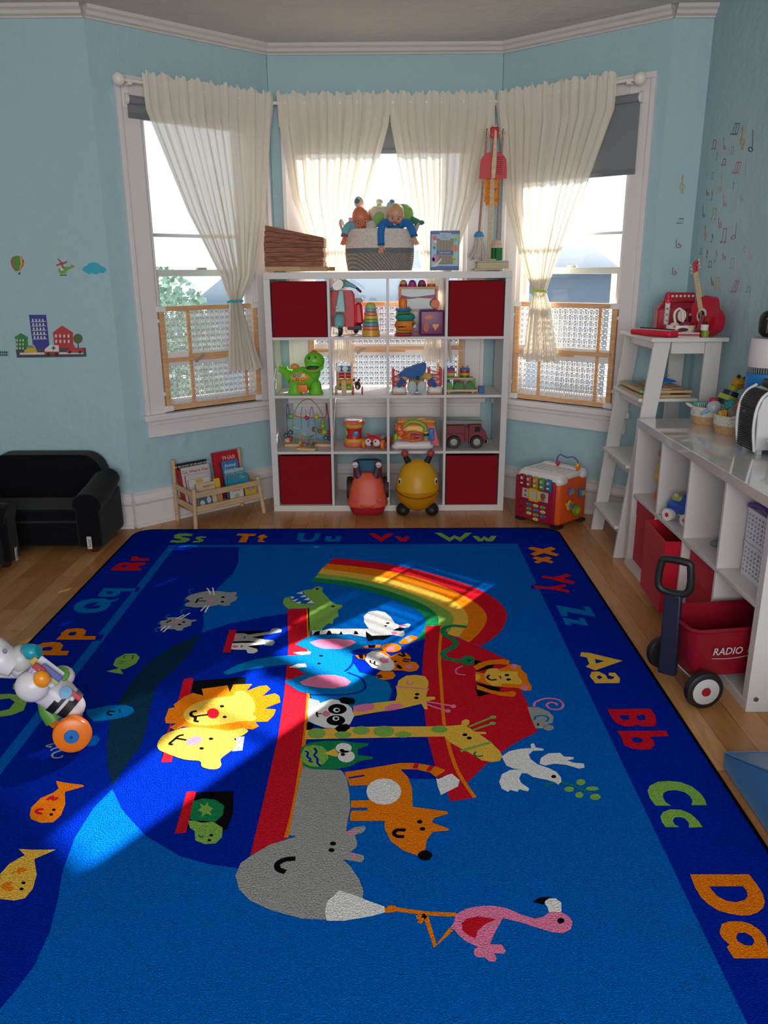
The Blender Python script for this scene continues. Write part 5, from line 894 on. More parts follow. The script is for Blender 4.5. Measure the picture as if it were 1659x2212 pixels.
for k,h in enumerate(('#c8c23c','#2c3a44','#58b8a4','#e88a4c')): c=B(); c.cyl((.085,.02,.05+.015*(3-k)),(.085,.02,.064+.015*(3-k)),.019,M(h,.4)); c.build('gear_ring',t)
c=B(); c.ball((-.085,.0,.135),(.026,.022,.024),M('#f0703c',.4),14); c.ball((-.072,.0,.1),(.022,.018,.026),M('#f0703c',.4),14); 
for s in (-1,1): c.ball((-.085+s*.02,0,.156),.009,M('#f0703c',.4),8)
c.ball((-.082,-.018,.128),(.012,.008,.009),M('#f0b48c',.4),8); c.ball((-.095,-.02,.14),.003,BLK,6); c.ball((-.077,-.021,.141),.003,BLK,6); c.build('little_tiger',t)
x,z=cell(3,1); FT=M('#7a1c2c',.45)
t=thing('toy_fire_truck','dark red toy fire truck with grey ladder in the cube shelf','toy truck',(SX(1004,4.98),4.98,z))
c=B(); c.box(-.118,-.05,.04,.005,.05,.145,FT); c.box(-.118,-.052,.09,.0,-.046,.094,FT); c.box(.005,-.045,.04,.03,.045,.13,FT); c.prism([(.03,.03),(.145,.03),(.15,.06),(.14,.095),(.115,.125),(.11,.15),(.04,.15),(.03,.13)],(0,.05,0),(1,0,0),(0,0,1),.1,FT); c.cyl((.06,-.01,.15),(.095,-.01,.152),.012,FT); c.build('body',t,bev=.006)
c=B(); c.box(.068,-.0525,.105,.102,-.049,.138,M('#20262c',.2)); c.build('window',t,bev=.003)
c=B(); c.prism([(-.118,.163),(-.11,.175),(.11,.172),(.118,.165),(.118,.155),(.11,.152),(-.07,.15),(-.105,.148)],(0,.0,0),(1,0,0),(0,0,1),.03,M('#8f8683',.45)); c.build('ladder',t,bev=.002)
c=B(); c.box(.125,-.05,.03,.158,.05,.055,M('#8f8884',.4)); c.build('bumper',t,bev=.006)
for xx in (-.065,.08):
    for yy in (-.052,.052): c=B(); c.lathe([(.018,-.014),(.037,-.015),(.042,-.008),(.042,.008),(.037,.015),(.018,.014)],(xx,yy,.0425),BLK,(0,1,0)); wl=c.build('wheel',t); c=B(); c.lathe([(.0,-.016),(.024,-.014),(.024,.014),(0,.016)],(xx,yy,.0425),M('#a8a4a0',.4),(0,1,0)); c.build('hub',wl)
# ---- ride-on toys on the floor ----
t=thing('snail_ride_on','orange snail shaped ride on case with purple eye stalks on the floor','ride on toy',(-.128,4.80,0))
SO=M('#e0583c',.45); c=B()
def egg(c,prof,y0,depth,m,n=40):   # profile of half widths by z, super-elliptic depth
    v=[];f=[]
    for (z_,w,d) in prof:
        for j in range(n):
            a=2*PI*j/n; ca,sa=math.cos(a),math.sin(a); e=.75
            v.append((w*math.copysign(abs(ca)**e,ca),y0+d*math.copysign(abs(sa)**e,sa),z_))
    for i in range(len(prof)-1):
        for j in range(n): f.append((i*n+j,i*n+(j+1)%n,(i+1)*n+(j+1)%n,(i+1)*n+j))
    f.append(tuple(range(n-1,-1,-1))); f.append(tuple((len(prof)-1)*n+j for j in range(n))); c.add(v,f,m)
egg(c,[(.06,.125,.088),(.075,.128,.09),(.09,.122,.087),(.13,.115,.08),(.18,.105,.07),(.225,.088,.058),(.255,.065,.045),(.268,.045,.03)],0,.08,SO); bd=c.build('body',t)
c=B(); egg(c,[(.0,.085,.05),(.01,.098,.062),(.03,.108,.072),(.06,.115,.08)],0,.07,M('#a81c28',.5)); c.build('base',t)
for s in (-1,1):
    c=B(); c.tube([(s*.05,-.02,.245),(s*.06,-.025,.28),(s*.068,-.025,.325),(s*.066,-.03,.34)],[.026,.018,.018,.02],M('#54304c',.45),12,smooth=3); st_=c.build('eye_stalk',t); c=B(); c.ball((s*.072,-.045,.325),.019,PLW,14); c.build('eye',st_); c=B(); c.tube([(s*.072-.009,-.063,.323),(s*.072,-.066,.328),(s*.072+.009,-.063,.323)],.0018,BLK,5,smooth=2); c.build('eyelid',t)
    c=B(); c.lathe([(.018,0),(.017,.003),(0,.004)],(s*.075,-.079,.105),M('#c83440',.5),(0,-1,.1),16); c.build('cheek',bd)
    c=B(); c.lathe([(.0,-.02),(.07,-.018),(.075,0),(.07,.02),(0,.02)],(s*.115,.10,.14),M('#3a2024',.6),(1,0,0)); c.build('wheel',t)
c=B(); c.tube([(-.04,-.088,.08),(-.035,-.09,.07),(0,-.091,.064),(.035,-.09,.07),(.04,-.088,.08)],.002,M('#8c2024',.5),5,smooth=4); c.build('smile',bd)
c=B(); c.box(-.09,.04,.06,.09,.22,.31,M('#983028',.5)); c.build('shell_case',t,bev=.03)
c=B(); c.box(-.06,.035,.18,.06,.06,.335,M('#125a74',.5)); c.build('blue_back_rest',t,bev=.006)
t=thing('bee_hopper','yellow inflatable bee hopper with black feet and red tipped antennae','hopper toy',(.185,4.78,0))
BY=M('#d8a010',.4); BY2=M('#c88408',.4)
c=B(); c.lathe([(.0,.03),(.05,.035),(.095,.06),(.125,.11),(.1365,.16),(.136,.17)],(0,0,0),BY2,n=40,sc=(1,.95)); c.build('lower_body',t)
c=B(); c.lathe([(.136,.17),(.134,.20),(.122,.25),(.10,.30),(.07,.335),(.03,.352),(0,.355)],(0,0,0),BY,n=40,sc=(1,.95)); ub=c.build('upper_body',t)
c=B(); P=[]
for i in range(25):
    a=-PI+PI*i/24; xx=.1355*math.cos(a); yy=.129*math.sin(a); zz=.168-.045*math.sin(-a)+.012; rr_=1 if zz>.15 else (1-(.15-zz)*.8); P.append((xx*rr_*1.003,yy*rr_*1.003,zz))
c.tube(P,.0025,M('#5c1c18',.5),6); c.build('smile_line',ub)
for s in (-1,1):
    c=B(); c.ball((s*.112,-.070,.232),(.010,.008,.022),PLW,14,Matrix.Rotation(s*.6,3,'Z').to_quaternion()); e_=c.build('eye',t); c=B(); c.ball((s*.113,-.079,.232),(.006,.003,.014),BLK,10); c.build('pupil',e_)
    c=B(); c.tube([(s*.055,-.01,.335),(s*.075,-.015,.375)],[.02,.017],BLK,14); an=c.build('antenna',t); c=B(); c.ball((s*.08,-.017,.395),.024,M('#a84038',.45),14); c.build('antenna_tip',an)
    c=B(); c.ball((s*.09,-.03,.042),(.045,.06,.04),BLK,16,Matrix.Rotation(s*.4,3,'Y').to_quaternion()); c.build('foot',t)
# ---------- on top of the cube shelf ----------
TZ=1.4705
# trays and brown block bundles
t=thing('wooden_tray','pale wooden tray lying under the brown paper bundles','tray',(SX(653,5.0),5.0,TZ))
c=B(); c.box(-.185,-.13,0,.185,.13,.028,M('#b89468',.55,'woodx')); c.build('tray_body',t,bev=.004)
c=B(); c.box(-.185,-.134,.001,.03,-.13,.027,M('#c8a274',.5,'woodx')); c.build('front_rail',t,bev=.002)
c=B(); c.cyl((.185,-.09,.012),(.225,-.09,.012),.011,M('#a87c50',.6)); c.build('peg_handle',t)
WN=M('#94604a',.75,'walnut')
def bundle(label,loc,rot,n,w,d,hh,th):
    t=thing('board_bundle',label,'stack',loc); t.rotation_euler=rot; z_=0
    for i in range(n):
        c=B(); o=random.uniform(-.003,.003); c.box(-w/2+o,-d/2,z_,w/2+o+(.0 if i%2 else .004),d/2,z_+th-.0012,WN); c.build('board',t,bev=.0015); z_+=th
    return z_
bx=SX(650,5.0)
bundle('flat lower bundle of brown wood grain boards on the tray',(bx-.005,5.0,TZ+.0285),(0,0,0),4,.345,.22,.1,.0265)
t=thing('board_bundle','fanned upper bundle of brown wood grain boards rising to the left','stack',(bx+.172,5.0,TZ+.135))
for k in range(4):
    x0=-.352+k*.004; za,zb=k*.031,k*.0135; c=B(); c.hexa([(x0,-.11,za),(0,-.11,zb),(0,.11,zb),(x0,.11,za)],[(x0,-.11,za+.030),(0,-.11,zb+.0125),(0,.11,zb+.0125),(x0,.11,za+.030)],WN); c.build('board',t,bev=.0015)
c=B(); c.prism(strokepoly(cst('-.0,.0 -.012,-.02 -.018,-.04 -.01,-.055',3),.008),(0,0,0),(1,0,0),(0,0,1),.001,PLW); tag(c.build('paper_ribbon'),'white paper ribbon end hanging left of the brown bundles','ribbon',loc=(SX(587,4.9)-.004,4.9,TZ+.097))
# rope basket with dolls
bxx=SX(822,5.0)
t=thing('rope_basket','large cream and grey braided rope basket filled with dolls','basket',(bxx,5.0,TZ))
def shell(c,prof,m,n=48,sc=(1,.72),th=.008):
    po=[(r,z_) for r,z_ in prof]; pi_=[(r-th,z_+(.006 if i==0 else 0)) for i,(r,z_) in enumerate(prof)][::-1]; c.lathe([(0,prof[0][1])]+po+pi_+[(0,prof[0][1]+.006)],(0,0,0),m,n=n,sc=sc)
def ropes(z0,z1,k,rf): return [(rf(z0+(z1-z0)*(i+.5)/k)+ (.0032 if j==1 else 0),z0+(z1-z0)*(i+j/2)/k) for i in range(k) for j in (0,1)]+[(rf(z1),z1)]
rf=lambda z_: .19+.014*math.sin(min(1,z_/.1)*PI/2)
c=B(); shell(c,ropes(0,.10,9,rf),M('#b0a69c',.9,'braid')); c.build('braided_base',t)
c=B(); shell(c,ropes(.10,.128,4,rf),M('#7c8184',.9,'rope')); c.build('grey_stripe',t)
c=B(); shell(c,ropes(.128,.235,11,rf),M('#e6dbd1',.9,'rope')); c.build('cream_rim',t)
for s in (-1,1): c=B(); c.tube([(s*.195,-.02,.19),(s*.215,-.02,.225),(s*.232,0,.27),(s*.225,.02,.285),(s*.205,.03,.22)],.009,M('#cbbcb2',.9,'rope'),8,smooth=4); c.build('handle',t)
def hand(c,p,dr,side,m,s=1.):
    p=Vector(p); dr=Vector(dr).normalized(); sd=Vector(side).normalized(); c.ball(p+dr*.012*s,(.012*s,.008*s,.013*s),m,10)
    for k,(q,l) in enumerate(((-.010,.016),(-.0045,.020),(.001,.021),(.0065,.018),)): c.tube([p+dr*.016*s+sd*q*s,p+dr*(.022+l*.5)*s+sd*q*1.35*s,p+dr*(.018+l)*s+sd*q*1.5*s+Vector((0,.004,0))*s],[.0042*s,.004*s,.003*s],m,7)
    c.tube([p+dr*.006*s+sd*.008*s,p+dr*.014*s+sd*.018*s,p+dr*.02*s+sd*.021*s],[.0045*s,.004*s,.003*s],m,7)
def doll(name,label,loc,skin,cloth,rz,tilt,hr,hair=None,bald=1,arms=(),cuff=None,rx=0):
    t=thing(name,label,'doll',loc); c=B()
    c.ball((0,.05,-.02),(.05,.045,.06),cloth,16); tb=c.build('shirt',t)
    Q=(Matrix.Rotation(tilt,3,'X')@Matrix.Rotation(rz,3,'Y')); T=lambda p:tuple(Q@Vector(p)+Vector((0,0,.055)))
    c=B(); qq=Q.to_quaternion(); c.ball(T((0,0,.0)),(hr*.86,hr*.95,hr),skin,24,qq); c.ball(T((0,-.2*hr,-.42*hr)),(hr*.72,hr*.7,hr*.55),skin,20,qq); c.ball(T((-.42*hr,-.62*hr,-.42*hr)),hr*.3,skin,12); c.ball(T((.42*hr,-.62*hr,-.42*hr)),hr*.3,skin,12); c.ball(T((0,-.80*hr,-.78*hr)),hr*.2,skin,12)
    c.tube([T((0,-.93*hr,-.18*hr)),T((0,-1.04*hr,-.38*hr))],[.006,.011],skin,8); c.ball(T((0,-1.0*hr,-.40*hr)),(.009,.008,.006),skin,8)
    for s in (-1,1): c.ball(T((s*.86*hr,.05*hr,-.2*hr)),(.005,.009,.011),skin,10)
    hd=c.build('head',t)
    for s in (-1,1):
        c=B(); c.ball(T((s*.33*hr,-.86*hr,-.20*hr)),(.0085,.005,.0075),PLW,12); c.ball(T((s*.33*hr,-.93*hr,-.20*hr)),(.0052,.004,.0058),M('#3a2a24',.2),10); c.build('eye',hd)
        c=B(); c.tube([T((s*.2*hr,-.93*hr,-.02*hr)),T((s*.34*hr,-.92*hr,.02*hr)),T((s*.48*hr,-.84*hr,-.03*hr))],.0016,M('#8a5a40',.7),5,smooth=2); c.build('brow',hd)
    c=B(); c.ball(T((0,-.93*hr,-.62*hr)),(.012,.005,.0045),M('#a8483e',.45),10); c.ball(T((0,-.94*hr,-.66*hr)),(.009,.005,.0035),M('#b8564a',.45),10); c.build('mouth',hd)
    if hair:
        c=B(); v=[];f=[]; n=24; R0=hr*1.03
        for i in range(9):
            el=PI/2-i/8*1.25
            for j in range(n):
                a=2*PI*j/n; back=.5+.5*math.sin(a); e=el if i<6 else max(el,.62-back*1.1) if el<.62 else el
                v.append(T((R0*.87*math.cos(e)*math.cos(a),R0*.96*math.cos(e)*math.sin(a),R0*math.sin(e))))
        for i in range(8):
            for j in range(n): f.append((i*n+j,i*n+(j+1)%n,(i+1)*n+(j+1)%n,(i+1)*n+j))
        c.add(v,f,hair); c.build('moulded_hair',hd)
    for (P,dr,sd) in arms:
        c=B(); c.tube(P,[.024,.024,.021,.019],cloth,12,smooth=3); sl=c.build('sleeve',t)
        if cuff: c=B(); c.tube([P[-1],Vector(P[-1])+Vector(dr)*.012],[.021,.02],cuff,12); c.build('cuff',t)
        c=B(); e_=Vector(P[-1])+Vector(dr)*.004; c.tube([P[-1],e_+Vector(dr)*.012],[.013,.011],skin,10); hand(c,e_+Vector(dr)*.012,dr,sd,skin,1.1); c.build('hand',t)
    return t
SK1=M('#d87c58',.4); SK2=M('#dca488',.4)
doll('baby_doll','bald baby doll with turquoise sleeves leaning over the left basket rim',(bxx-.105,4.93,TZ+.245),SK1,M('#7cc0cc',.85,'fabric'),R(-12),R(22),.063,None,arms=[([(-.03,.01,0),(-.065,-.02,.01),(-.088,-.06,-.015),(-.097,-.08,-.045)],(-.1,-.1,-.95),(1,0,0))],cuff=M('#b8485c',.8,'fabric'))
doll('baby_doll','blond moulded hair baby doll in a blue shirt at the basket rim',(bxx+.095,4.915,TZ+.262),SK2,M('#2f78c4',.85,'fabric'),R(8),R(22),.056,M('#d2aa78',.5),arms=[([(-.03,0,-.0),(-.07,-.03,-.0),(-.085,-.065,-.04),(-.085,-.07,-.11)],(0,0,-1),(1,0,0)),([(.03,0,0),(.07,-.03,0),(.095,-.06,-.04),(.105,-.065,-.065)],(.2,-.1,-.9),(-1,0,0))],cuff=M('#2560a8',.85,'fabric'))
GP=M('#8cc860',.9,'plush'); CR_=M('#dcd4be',.9,'plush')
t=thing('plush_frog','green and cream plush animal sprawled between the two dolls','plush toy',(bxx,5.0,TZ+.25))
c=B(); c.tube([(-.06,0,.03),(-.02,.0,.065),(.04,.02,.06),(.08,.03,.06)],[.04,.052,.055,.04],CR_,14,smooth=4); c.build('body',t)
c=B(); c.ball((.14,.05,.07),(.065,.05,.062),GP,18); hd=c.build('head',t); c=B(); c.ball((.07,.03,.12),(.03,.03,.024),M('#a8c8d8',.8,'plush'),12); c.ball((.075,.02,.142),(.016,.016,.012),M('#4888c0',.7),10); c.build('eye_bump',hd)
c=B(); c.tube([(-.05,0,.04),(-.085,-.01,.09),(-.1,-.02,.105)],[.022,.018,.016],GP,10,smooth=3); lg=c.build('leg',t); c=B(); c.ball((-.118,-.03,.135),(.03,.028,.034),M('#cfc8c0',.9,'plush'),14); c.lathe([(.016,0),(.015,.002),(.012,.002),(.012,0)],(-.128,-.058,.14),M('#7f9098',.7),(-.2,-1,.1),16); c.build('foot',lg)
c=B(); c.tube([(0,-.03,.06),(-.01,-.07,.03),(-.04,-.10,.005)],[.03,.028,.024],GP,10,smooth=3); lg=c.build('leg',t); c=B(); c.ball((-.047,-.118,-.005),(.032,.028,.035),M('#d4ccc0',.9,'plush'),14); c.build('foot',lg)
c=B(); c.tube([(.0,.03,.09),(.0,.03,.13)],[.02,.015],GP,10); lg=c.build('arm',t); c=B(); c.ball((.0,.03,.14),(.022,.02,.018),CR_,12); c.build('paw',lg)
c=B(); c.tube([(.19,.03,.05),(.215,.02,.03),(.235,.01,.015)],[.014,.02,.022],M('#2c8a66',.85,'plush'),10,smooth=3); c.ball((.248,.0,.022),(.02,.012,.014),M('#2c8a66',.85,'plush'),10); c.build('hand',t)
c=B(); c.rb((0,0,0),(.035,.03,.045),.006,M('#d890b0',.5)); tag(c.build('pink_toy_cup'),'small pink plastic toy peeking out behind the bald doll','toy',loc=(bxx-.165,5.0,TZ+.28))
c=B(); c.rb((0,0,0),(.25,.14,.11),.05,M('#a8b890',.9,'plush')); tag(c.build('plush_pile'),'green and cream soft toy mostly buried under the dolls in the basket','plush toy',loc=(bxx,5.02,TZ+.19))
# learning box
lx=SX(957,4.98); t=thing('learning_game_box','blue cardboard game box with window reading Let s Learn','game box',(lx,4.98,TZ)); 
BB=M('#35589c',.5); c=B(); c.box(-.086,0,0,.086,.055,.225,BB); c.build('carton',t,bev=.002)
c=B(); F_=lambda p,h,k=0:c.prism(p,(0,-.0008-k*.0004,0),(1,0,0),(0,0,1),.0006,M(h,.4))
F_(pts('-.082,.006 .082,.006 .082,.205 -.082,.205'),'#9cc4e0'); F_(pts('-.082,.002 .082,.002 .082,.024 -.02,.026 -.082,.02'),'#1f5fa8',1); F_(pts('-.082,.207 .082,.205 .082,.222 -.082,.222'),'#4468a8',1)
F_(pts('-.05,.035 .05,.035 .05,.18 -.05,.18'),'#6d6658',1)
for q in range(5): F_([( -.045+q*.019,.04),(-.03+q*.019,.04),(-.03+q*.019,.176),(-.045+q*.019,.176)],'#8a7f6c',2)
F_(pts('-.05,.092 .05,.09 .05,.112 -.05,.114'),'#245a92',3); F_(pts('-.03,.172 .03,.172 .036,.212 -.034,.214'),'#a8c0d8',3)
for p,h in ((ell(-.062,.185,.014,.012),'#d8604c'),(ell(-.058,.165,.01,.012),'#e8d8c0'),(ell(.066,.19,.011,.014),'#a4c858'),(ell(.06,.17,.012,.01),'#8cb848'),(ell(.06,.125,.017,.02),'#e07438'),(ell(-.058,.07,.016,.022),'#d070b8'),(ell(-.07,.062,.01,.012),'#8c3c98'),(ell(-.064,.13,.008,.008),'#2f5ca8'),(ell(-.062,.148,.006,.009),'#d8c048'),(ell(.055,.075,.01,.014),'#b4cc70'),(ell(.058,.05,.01,.016),'#a8c468'),(pts('-.08,.02 -.02,.07 -.018,.062 -.05,.022'),'#e0d4b8')): F_(p,h,3)
c.text("Let's Learn!",(0,-.0032,.102),(1,0,0),(0,0,1),.014,M('#f4f4f4',.5)); c.text('baby',(-.008,-.0032,.2),(1,0,0),(0,0,1),.012,M('#6878a0',.5)); c.text('einstein',(0,-.0032,.186),(1,0,0),(0,0,1),.012,M('#6878a0',.5)); c.build('printed_front',t)
# books under stand
sx=SX(1049,5.0)
for k,(h,hp,w,z0,z1,lb,ox) in enumerate((('#c07080','#ddd0b4',.17,0,.008,'thin pink book, bottom one under the toy broom stand',-.015),('#c8b890','#cfc09c',.19,.009,.044,'thick cream paged book under the toy broom stand',.012),('#5088d8','#e0d8c0',.185,.045,.052,'thin blue book on top, right under the toy broom stand',.012))):
    t=thing('book',lb,'book',(sx+ox,5.0,TZ+z0),0,'books under the toy broom stand'); c=B(); hh=z1-z0
    c.box(-w/2,-.1,0,w/2,.06,.0012,M(h,.5));c.box(-w/2,-.1,hh-.0012,w/2,.06,hh,M(h,.5)); c.box(-w/2,.058,0,w/2,.06,hh,M(h,.5)); c.build('cover',t); c=B(); c.box(-w/2+.002,-.098,.0013,w/2-.002,.057,hh-.0013,M(hp,.8)); c.build('pages',t)
BZ=TZ+.0525
t=thing('broom_stand','wooden toy cleaning set stand with red holder on the blue book','toy stand',(sx,4.98,BZ)); LW2=M('#dcc09c',.5,'wood')
c=B(); c.cyl((0,0,0),(.006,0,.74),.0125,LW2,n=14); c.build('pole',t); c=B(); c.box(-.05,-.045,0,.05,.045,.012,LW2); c.build('foot',t,bev=.003)
c=B(); c.cyl((-.06,-.0,.70),(.07,-.0,.70),.007,LW2,n=12); c.build('cross_bar',t); c=B(); c.rb((.005,-.006,.70),(.046,.035,.058),.006,SR); c.build('red_holder',t)
def hook(t,x_,z1,z0,m,lean):
    c=B(); c.cyl((x_+lean,-.02,z0),(x_,-.02,z1),.0068,m,n=12); s_=c.build('handle',t); c=B(); c.tube([(x_,-.02,z1-.005),(x_,-.02,z1+.03),(x_+.004,-.012,z1+.045),(x_+.006,0,z1+.04)],.002,BLK,6,smooth=3); c.build('hook',t)
BRW=M('#b08878',.5,'wood')
t=thing('toy_mop','toy string mop with blue cap hanging left on the stand','toy mop',(sx,4.98,BZ)); hook(t,-.042,.675,.155,BRW,-.028)
c=B(); c.lathe([(.031,0),(.03,.012),(.02,.028),(.0,.035)],(-.07,-.02,.135),M('#3a98cc',.35)); c.build('blue_cap',t)
MS=M('#d8cec4',.9,'rope'); c=B(); 
for k in range(34):
    a=2*PI*k/34*1.0; rr_=.5+.5*random.random(); ex=-.07+.045*math.cos(a)*rr_*1.2-.012; ey=-.02+.035*math.sin(a)*rr_; c.tube([(-.07+.02*math.cos(a)*rr_,-.02+.02*math.sin(a)*rr_,.138),(-.07+.034*math.cos(a)*rr_,-.02+.03*math.sin(a)*rr_,.07),(ex,ey,.004+.03*random.random())],[.005,.0055,.005],MS,6,smooth=3)
o=c.build('string_head',t); o['kind']='stuff'
t=thing('toy_broom','toy broom with pale head and green bristles hanging right','toy broom',(sx,4.98,BZ)); hook(t,.050,.675,.115,BRW,-.012)
c=B(); c.lathe([(.036,0),(.036,.012),(.031,.03),(.015,.044),(0,.047)],(.038,-.02,.073),M('#e0c0ac',.5,'wood')); c.build('broom_head',t)
c=B()
for k in range(90):
    a=random.uniform(0,2*PI); rr_=.032*math.sqrt(random.random()); c.tube([(.038+rr_*math.cos(a),-.02+rr_*math.sin(a),.074),(.038+rr_*math.cos(a)*1.04,-.02+rr_*math.sin(a),.003)],.003,M('#1c8a48' if k%2 else '#147038',.6),5)
o=c.build('bristles',t); o['kind']='stuff'
t=thing('toy_dustpan','red toy dustpan hanging upside down on the stand','toy dustpan',(sx,4.98,BZ))
c=B(); pp=[(-.080,.452),(.080,.452)]+[(.076-.0*a,.53+.0*a) for a in (0,)]+[(.076*math.cos(a*PI/10),.535+.062*math.sin(a*PI/10)) for a in range(1,10)]+[(-.076,.53)]
c.prism(pp,(0,-.04,0),(1,0,0),(0,0,1),.006,SR); c.prism([(-.012,.59),(.016,.59),(.012,.68),(-.008,.68)],(0,-.034,0),(1,0,0),(0,0,1),.008,SR)
for q in range(9): c.box(.018,-.048,.475+q*.011,.052,-.046,.479+q*.011,M('#8a1022',.5))
c.build('pan',t,bev=.002)
t=thing('toy_hand_brush','flat pale wooden toy hand brush hanging in front of the dustpan','toy brush',(sx,4.98,BZ))
c=B(); c.prism(pts('-.012,.45 .008,.452 .014,.52 .014,.60 .010,.70 -.001,.71 -.008,.60 -.014,.52'),(-.0,-.056,0),(1,0,0),(0,0,1),.014,LW2); c.build('brush_handle',t,bev=.003)
t=thing('toy_duster','fluffy orange toy duster hanging behind the red dustpan','toy duster',(sx,4.98,BZ))
c=B(); c.at(); 
for k in range(260):
    z_=random.uniform(.32,.47); a=random.uniform(0,2*PI); rr_=.031*math.sqrt(max(.15,min(1,(z_-.30)/.04))); c.ball((.003+rr_*math.cos(a)*1.15,.028+rr_*.4*math.sin(a),z_),.010,M('#f09a1c',.9,'plush'),6)
o=c.build('fluff_head',t); o['kind']='stuff'; c=B(); c.cyl((.003,.028,.46),(.003,.028,.68),.006,LW2,n=10); c.build('handle',t)
# ---------- sofas ----------
NV=M('#0b0c12',.95,'fabric')
def sofa(name,label,cat,loc,rz,w,d,rend=True):
    t=thing(name,label,cat,loc,rz); 
    c=B(); c.box(-w/2+.07,-d/2+.03,.035,w/2-.07,d/2-.05,.17,NV); c.build('base',t,bev=.015)
    c=B(); c.rb((0,-.02,.20),(w-.2,d-.16,.07),.025,NV); c.build('seat_cushion',t)
    n=12; hw=w/2-.07; pp=[(-hw,.05),(hw,.05),(hw+.0,.33)]+[(hw-.0-(hw*.35)*(1-math.cos(a*PI/2/6)),.36+.125*math.sin(a*PI/2/6)) for a in range(1,7)]; pp=pp+[(-a,b) for a,b in pp[2:]][::-1]
    c=B(); c.prism(pp,(0,d/2-.12,0),(1,0,0),(0,0,1),-.12,NV); c.build('backrest',t,bev=.035)
    for s in (-1,1):
        c=B(); c.box(s*(w/2-.13),-d/2,.035,s*w/2,d/2-.04,.29,NV); c.build('arm',t,bev=.02)
        c=B(); c.tube([(s*(w/2-.062),-d/2+.002,.275),(s*(w/2-.062),-.0,.30),(s*(w/2-.062),d/2-.06,.345)],[.078,.078,.07],NV,20,flat=.85); c.build('arm_roll',t,bev=.01)
        for yy in (-d/2+.06,d/2-.08): c=B(); c.lathe([(.018,0),(.026,.012),(.03,.036)],(s*(w/2-.06),yy,0),M('#4a1c14',.4),n=16); c.build('foot',t)
    c=B(); c.box(w/2-.075,-d/2-.0035,.035,w/2-.05,-d/2-.0015,.105,M('#cfcac4',.7)); tg=c.build('fabric_tag',t,label='white fabric tag'); c=B(); c.text('keet',(w/2-.062,-d/2-.004,.068),(0,0,1),(-1,0,0),.026,M('#30303a',.6)); c.build('tag_lettering',tg)
    return t
sofa('loveseat','low black fabric toddler loveseat against the dark left wall','sofa',(-1.955,4.27,0),0,.80,.44)
sofa('toddler_armchair','black fabric toddler armchair cut off at the left edge','armchair',(-2.17,3.70,0),R(90),.48,.46)
# ---------- book rack ----------
pa=Vector((-1.155,4.509)); pb=Vector((-.812,4.827)); dirx=(pb-pa).normalized(); ang=math.atan2(dirx.y,dirx.x)
RKW=.468; pa+=Vector((dirx.y,-dirx.x))*.022; t=thing('book_rack','small pale wooden book rack full of picture books','book rack',(pa.x,pa.y,0),ang); RW=M('#c8a884',.5,'wood')
for xx in (.0,RKW):
    c=B(); c.cyl((xx+(-.01 if xx==0 else .012),0,0),(xx+(.008 if xx==0 else -.012),.02,.24),.013,RW,n=16); c.build('front_post',t)
    c=B(); c.cyl((xx,.235,0),(xx,.235,.385),.0125,RW,n=16); c.build('back_post',t)
for z_ in (.10,.185):
    c=B(); c.box(0,.004,z_,RKW,.016,z_+.034,RW); c.build('front_rail',t,bev=.002)
    c=B(); c.box(0,.229,z_+.02,RKW,.241,z_+.054,RW); c.build('back_rail',t,bev=.002)
    for xx in (0,RKW): c=B(); c.hexa([(xx-.006,.01,z_),(xx+.006,.01,z_),(xx+.006,.235,z_+.02),(xx-.006,.235,z_+.02)],[(xx-.006,.01,z_+.034),(xx+.006,.01,z_+.034),(xx+.006,.235,z_+.054),(xx-.006,.235,z_+.054)],RW); c.build('side_rail',t,bev=.002)
c=B(); c.box(0,.02,.092,RKW,.228,.10,RW); c.build('bottom_board',t,bev=.002)
rackm=Matrix.Translation((pa.x,pa.y,0))@Matrix.Rotation(ang,4,'Z')
def book(label,x_,y_,w,h,th,col,deco,lean=12,z_=.101,spine='#b02434'):
    t=thing('picture_book',label,'book',rackm@Vector((x_,y_,z_)),0,'picture books in the wooden rack'); t.rotation_euler=(R(-lean),0,ang)
    c=B(); c.box(0,0,0,w,.0016,h,M(col,.4)); c.box(0,th-.0016,0,w,th,h,M(col,.4)); c.box(0,0,0,.0016,th,h,M(spine,.4)); c.build('cover',t); c=B(); c.box(.0017,.0017,.002,w-.003,th-.0017,h-.002,M('#d8d0c4',.8)); c.build('pages',t)
    c=B(); k=0
    for d_ in deco:
        k+=1
        if d_[0]=='t': c.text(d_[1],(d_[2],-.0012-k*.0003,d_[3]),(1,0,0),(0,0,1),d_[4],M(d_[5],.5),bold=.01)
        elif d_[0]=='p': c.prism(d_[1],(0,-.0006-k*.0003,0),(1,0,0),(0,0,1),.0003,M(d_[2],.45))
    if deco: c.build('cover_print',t)
rc=lambda a,b,c_,d_:[(a,b),(c_,b),(c_,d_),(a,d_)]
book('tall black book titled My Big Book of Life and Learn',.012,.165,.205,.262,.02,'#b03038',[('p',rc(0,.225,.205,.262),'#18181c'),('t','MY BIG BOOK OF LIFE AND LEARN',.105,.243,.0155,'#e0dcd4')])
book('white book titled Cat, What Is That? in the rack',.02,.138,.195,.24,.012,'#cdc4c4',[('t','Cat, What Is That?',.098,.21,.024,'#a03c44'),('p',rc(.02,.02,.175,.185),'#b4aaa8'),('p',[(.09,.1),(.17,.1),(.17,.17),(.155,.185),(.14,.165),(.115,.165),(.10,.185),(.09,.165)],'#3c2a22'),('p',rc(.15,.02,.175,.16),'#3c3832')])
book('cream book with pale cover in front of the cat book',.03,.114,.16,.195,.009,'#c9bfc0',[('p',rc(.01,.01,.15,.16),'#b9aeb2')])
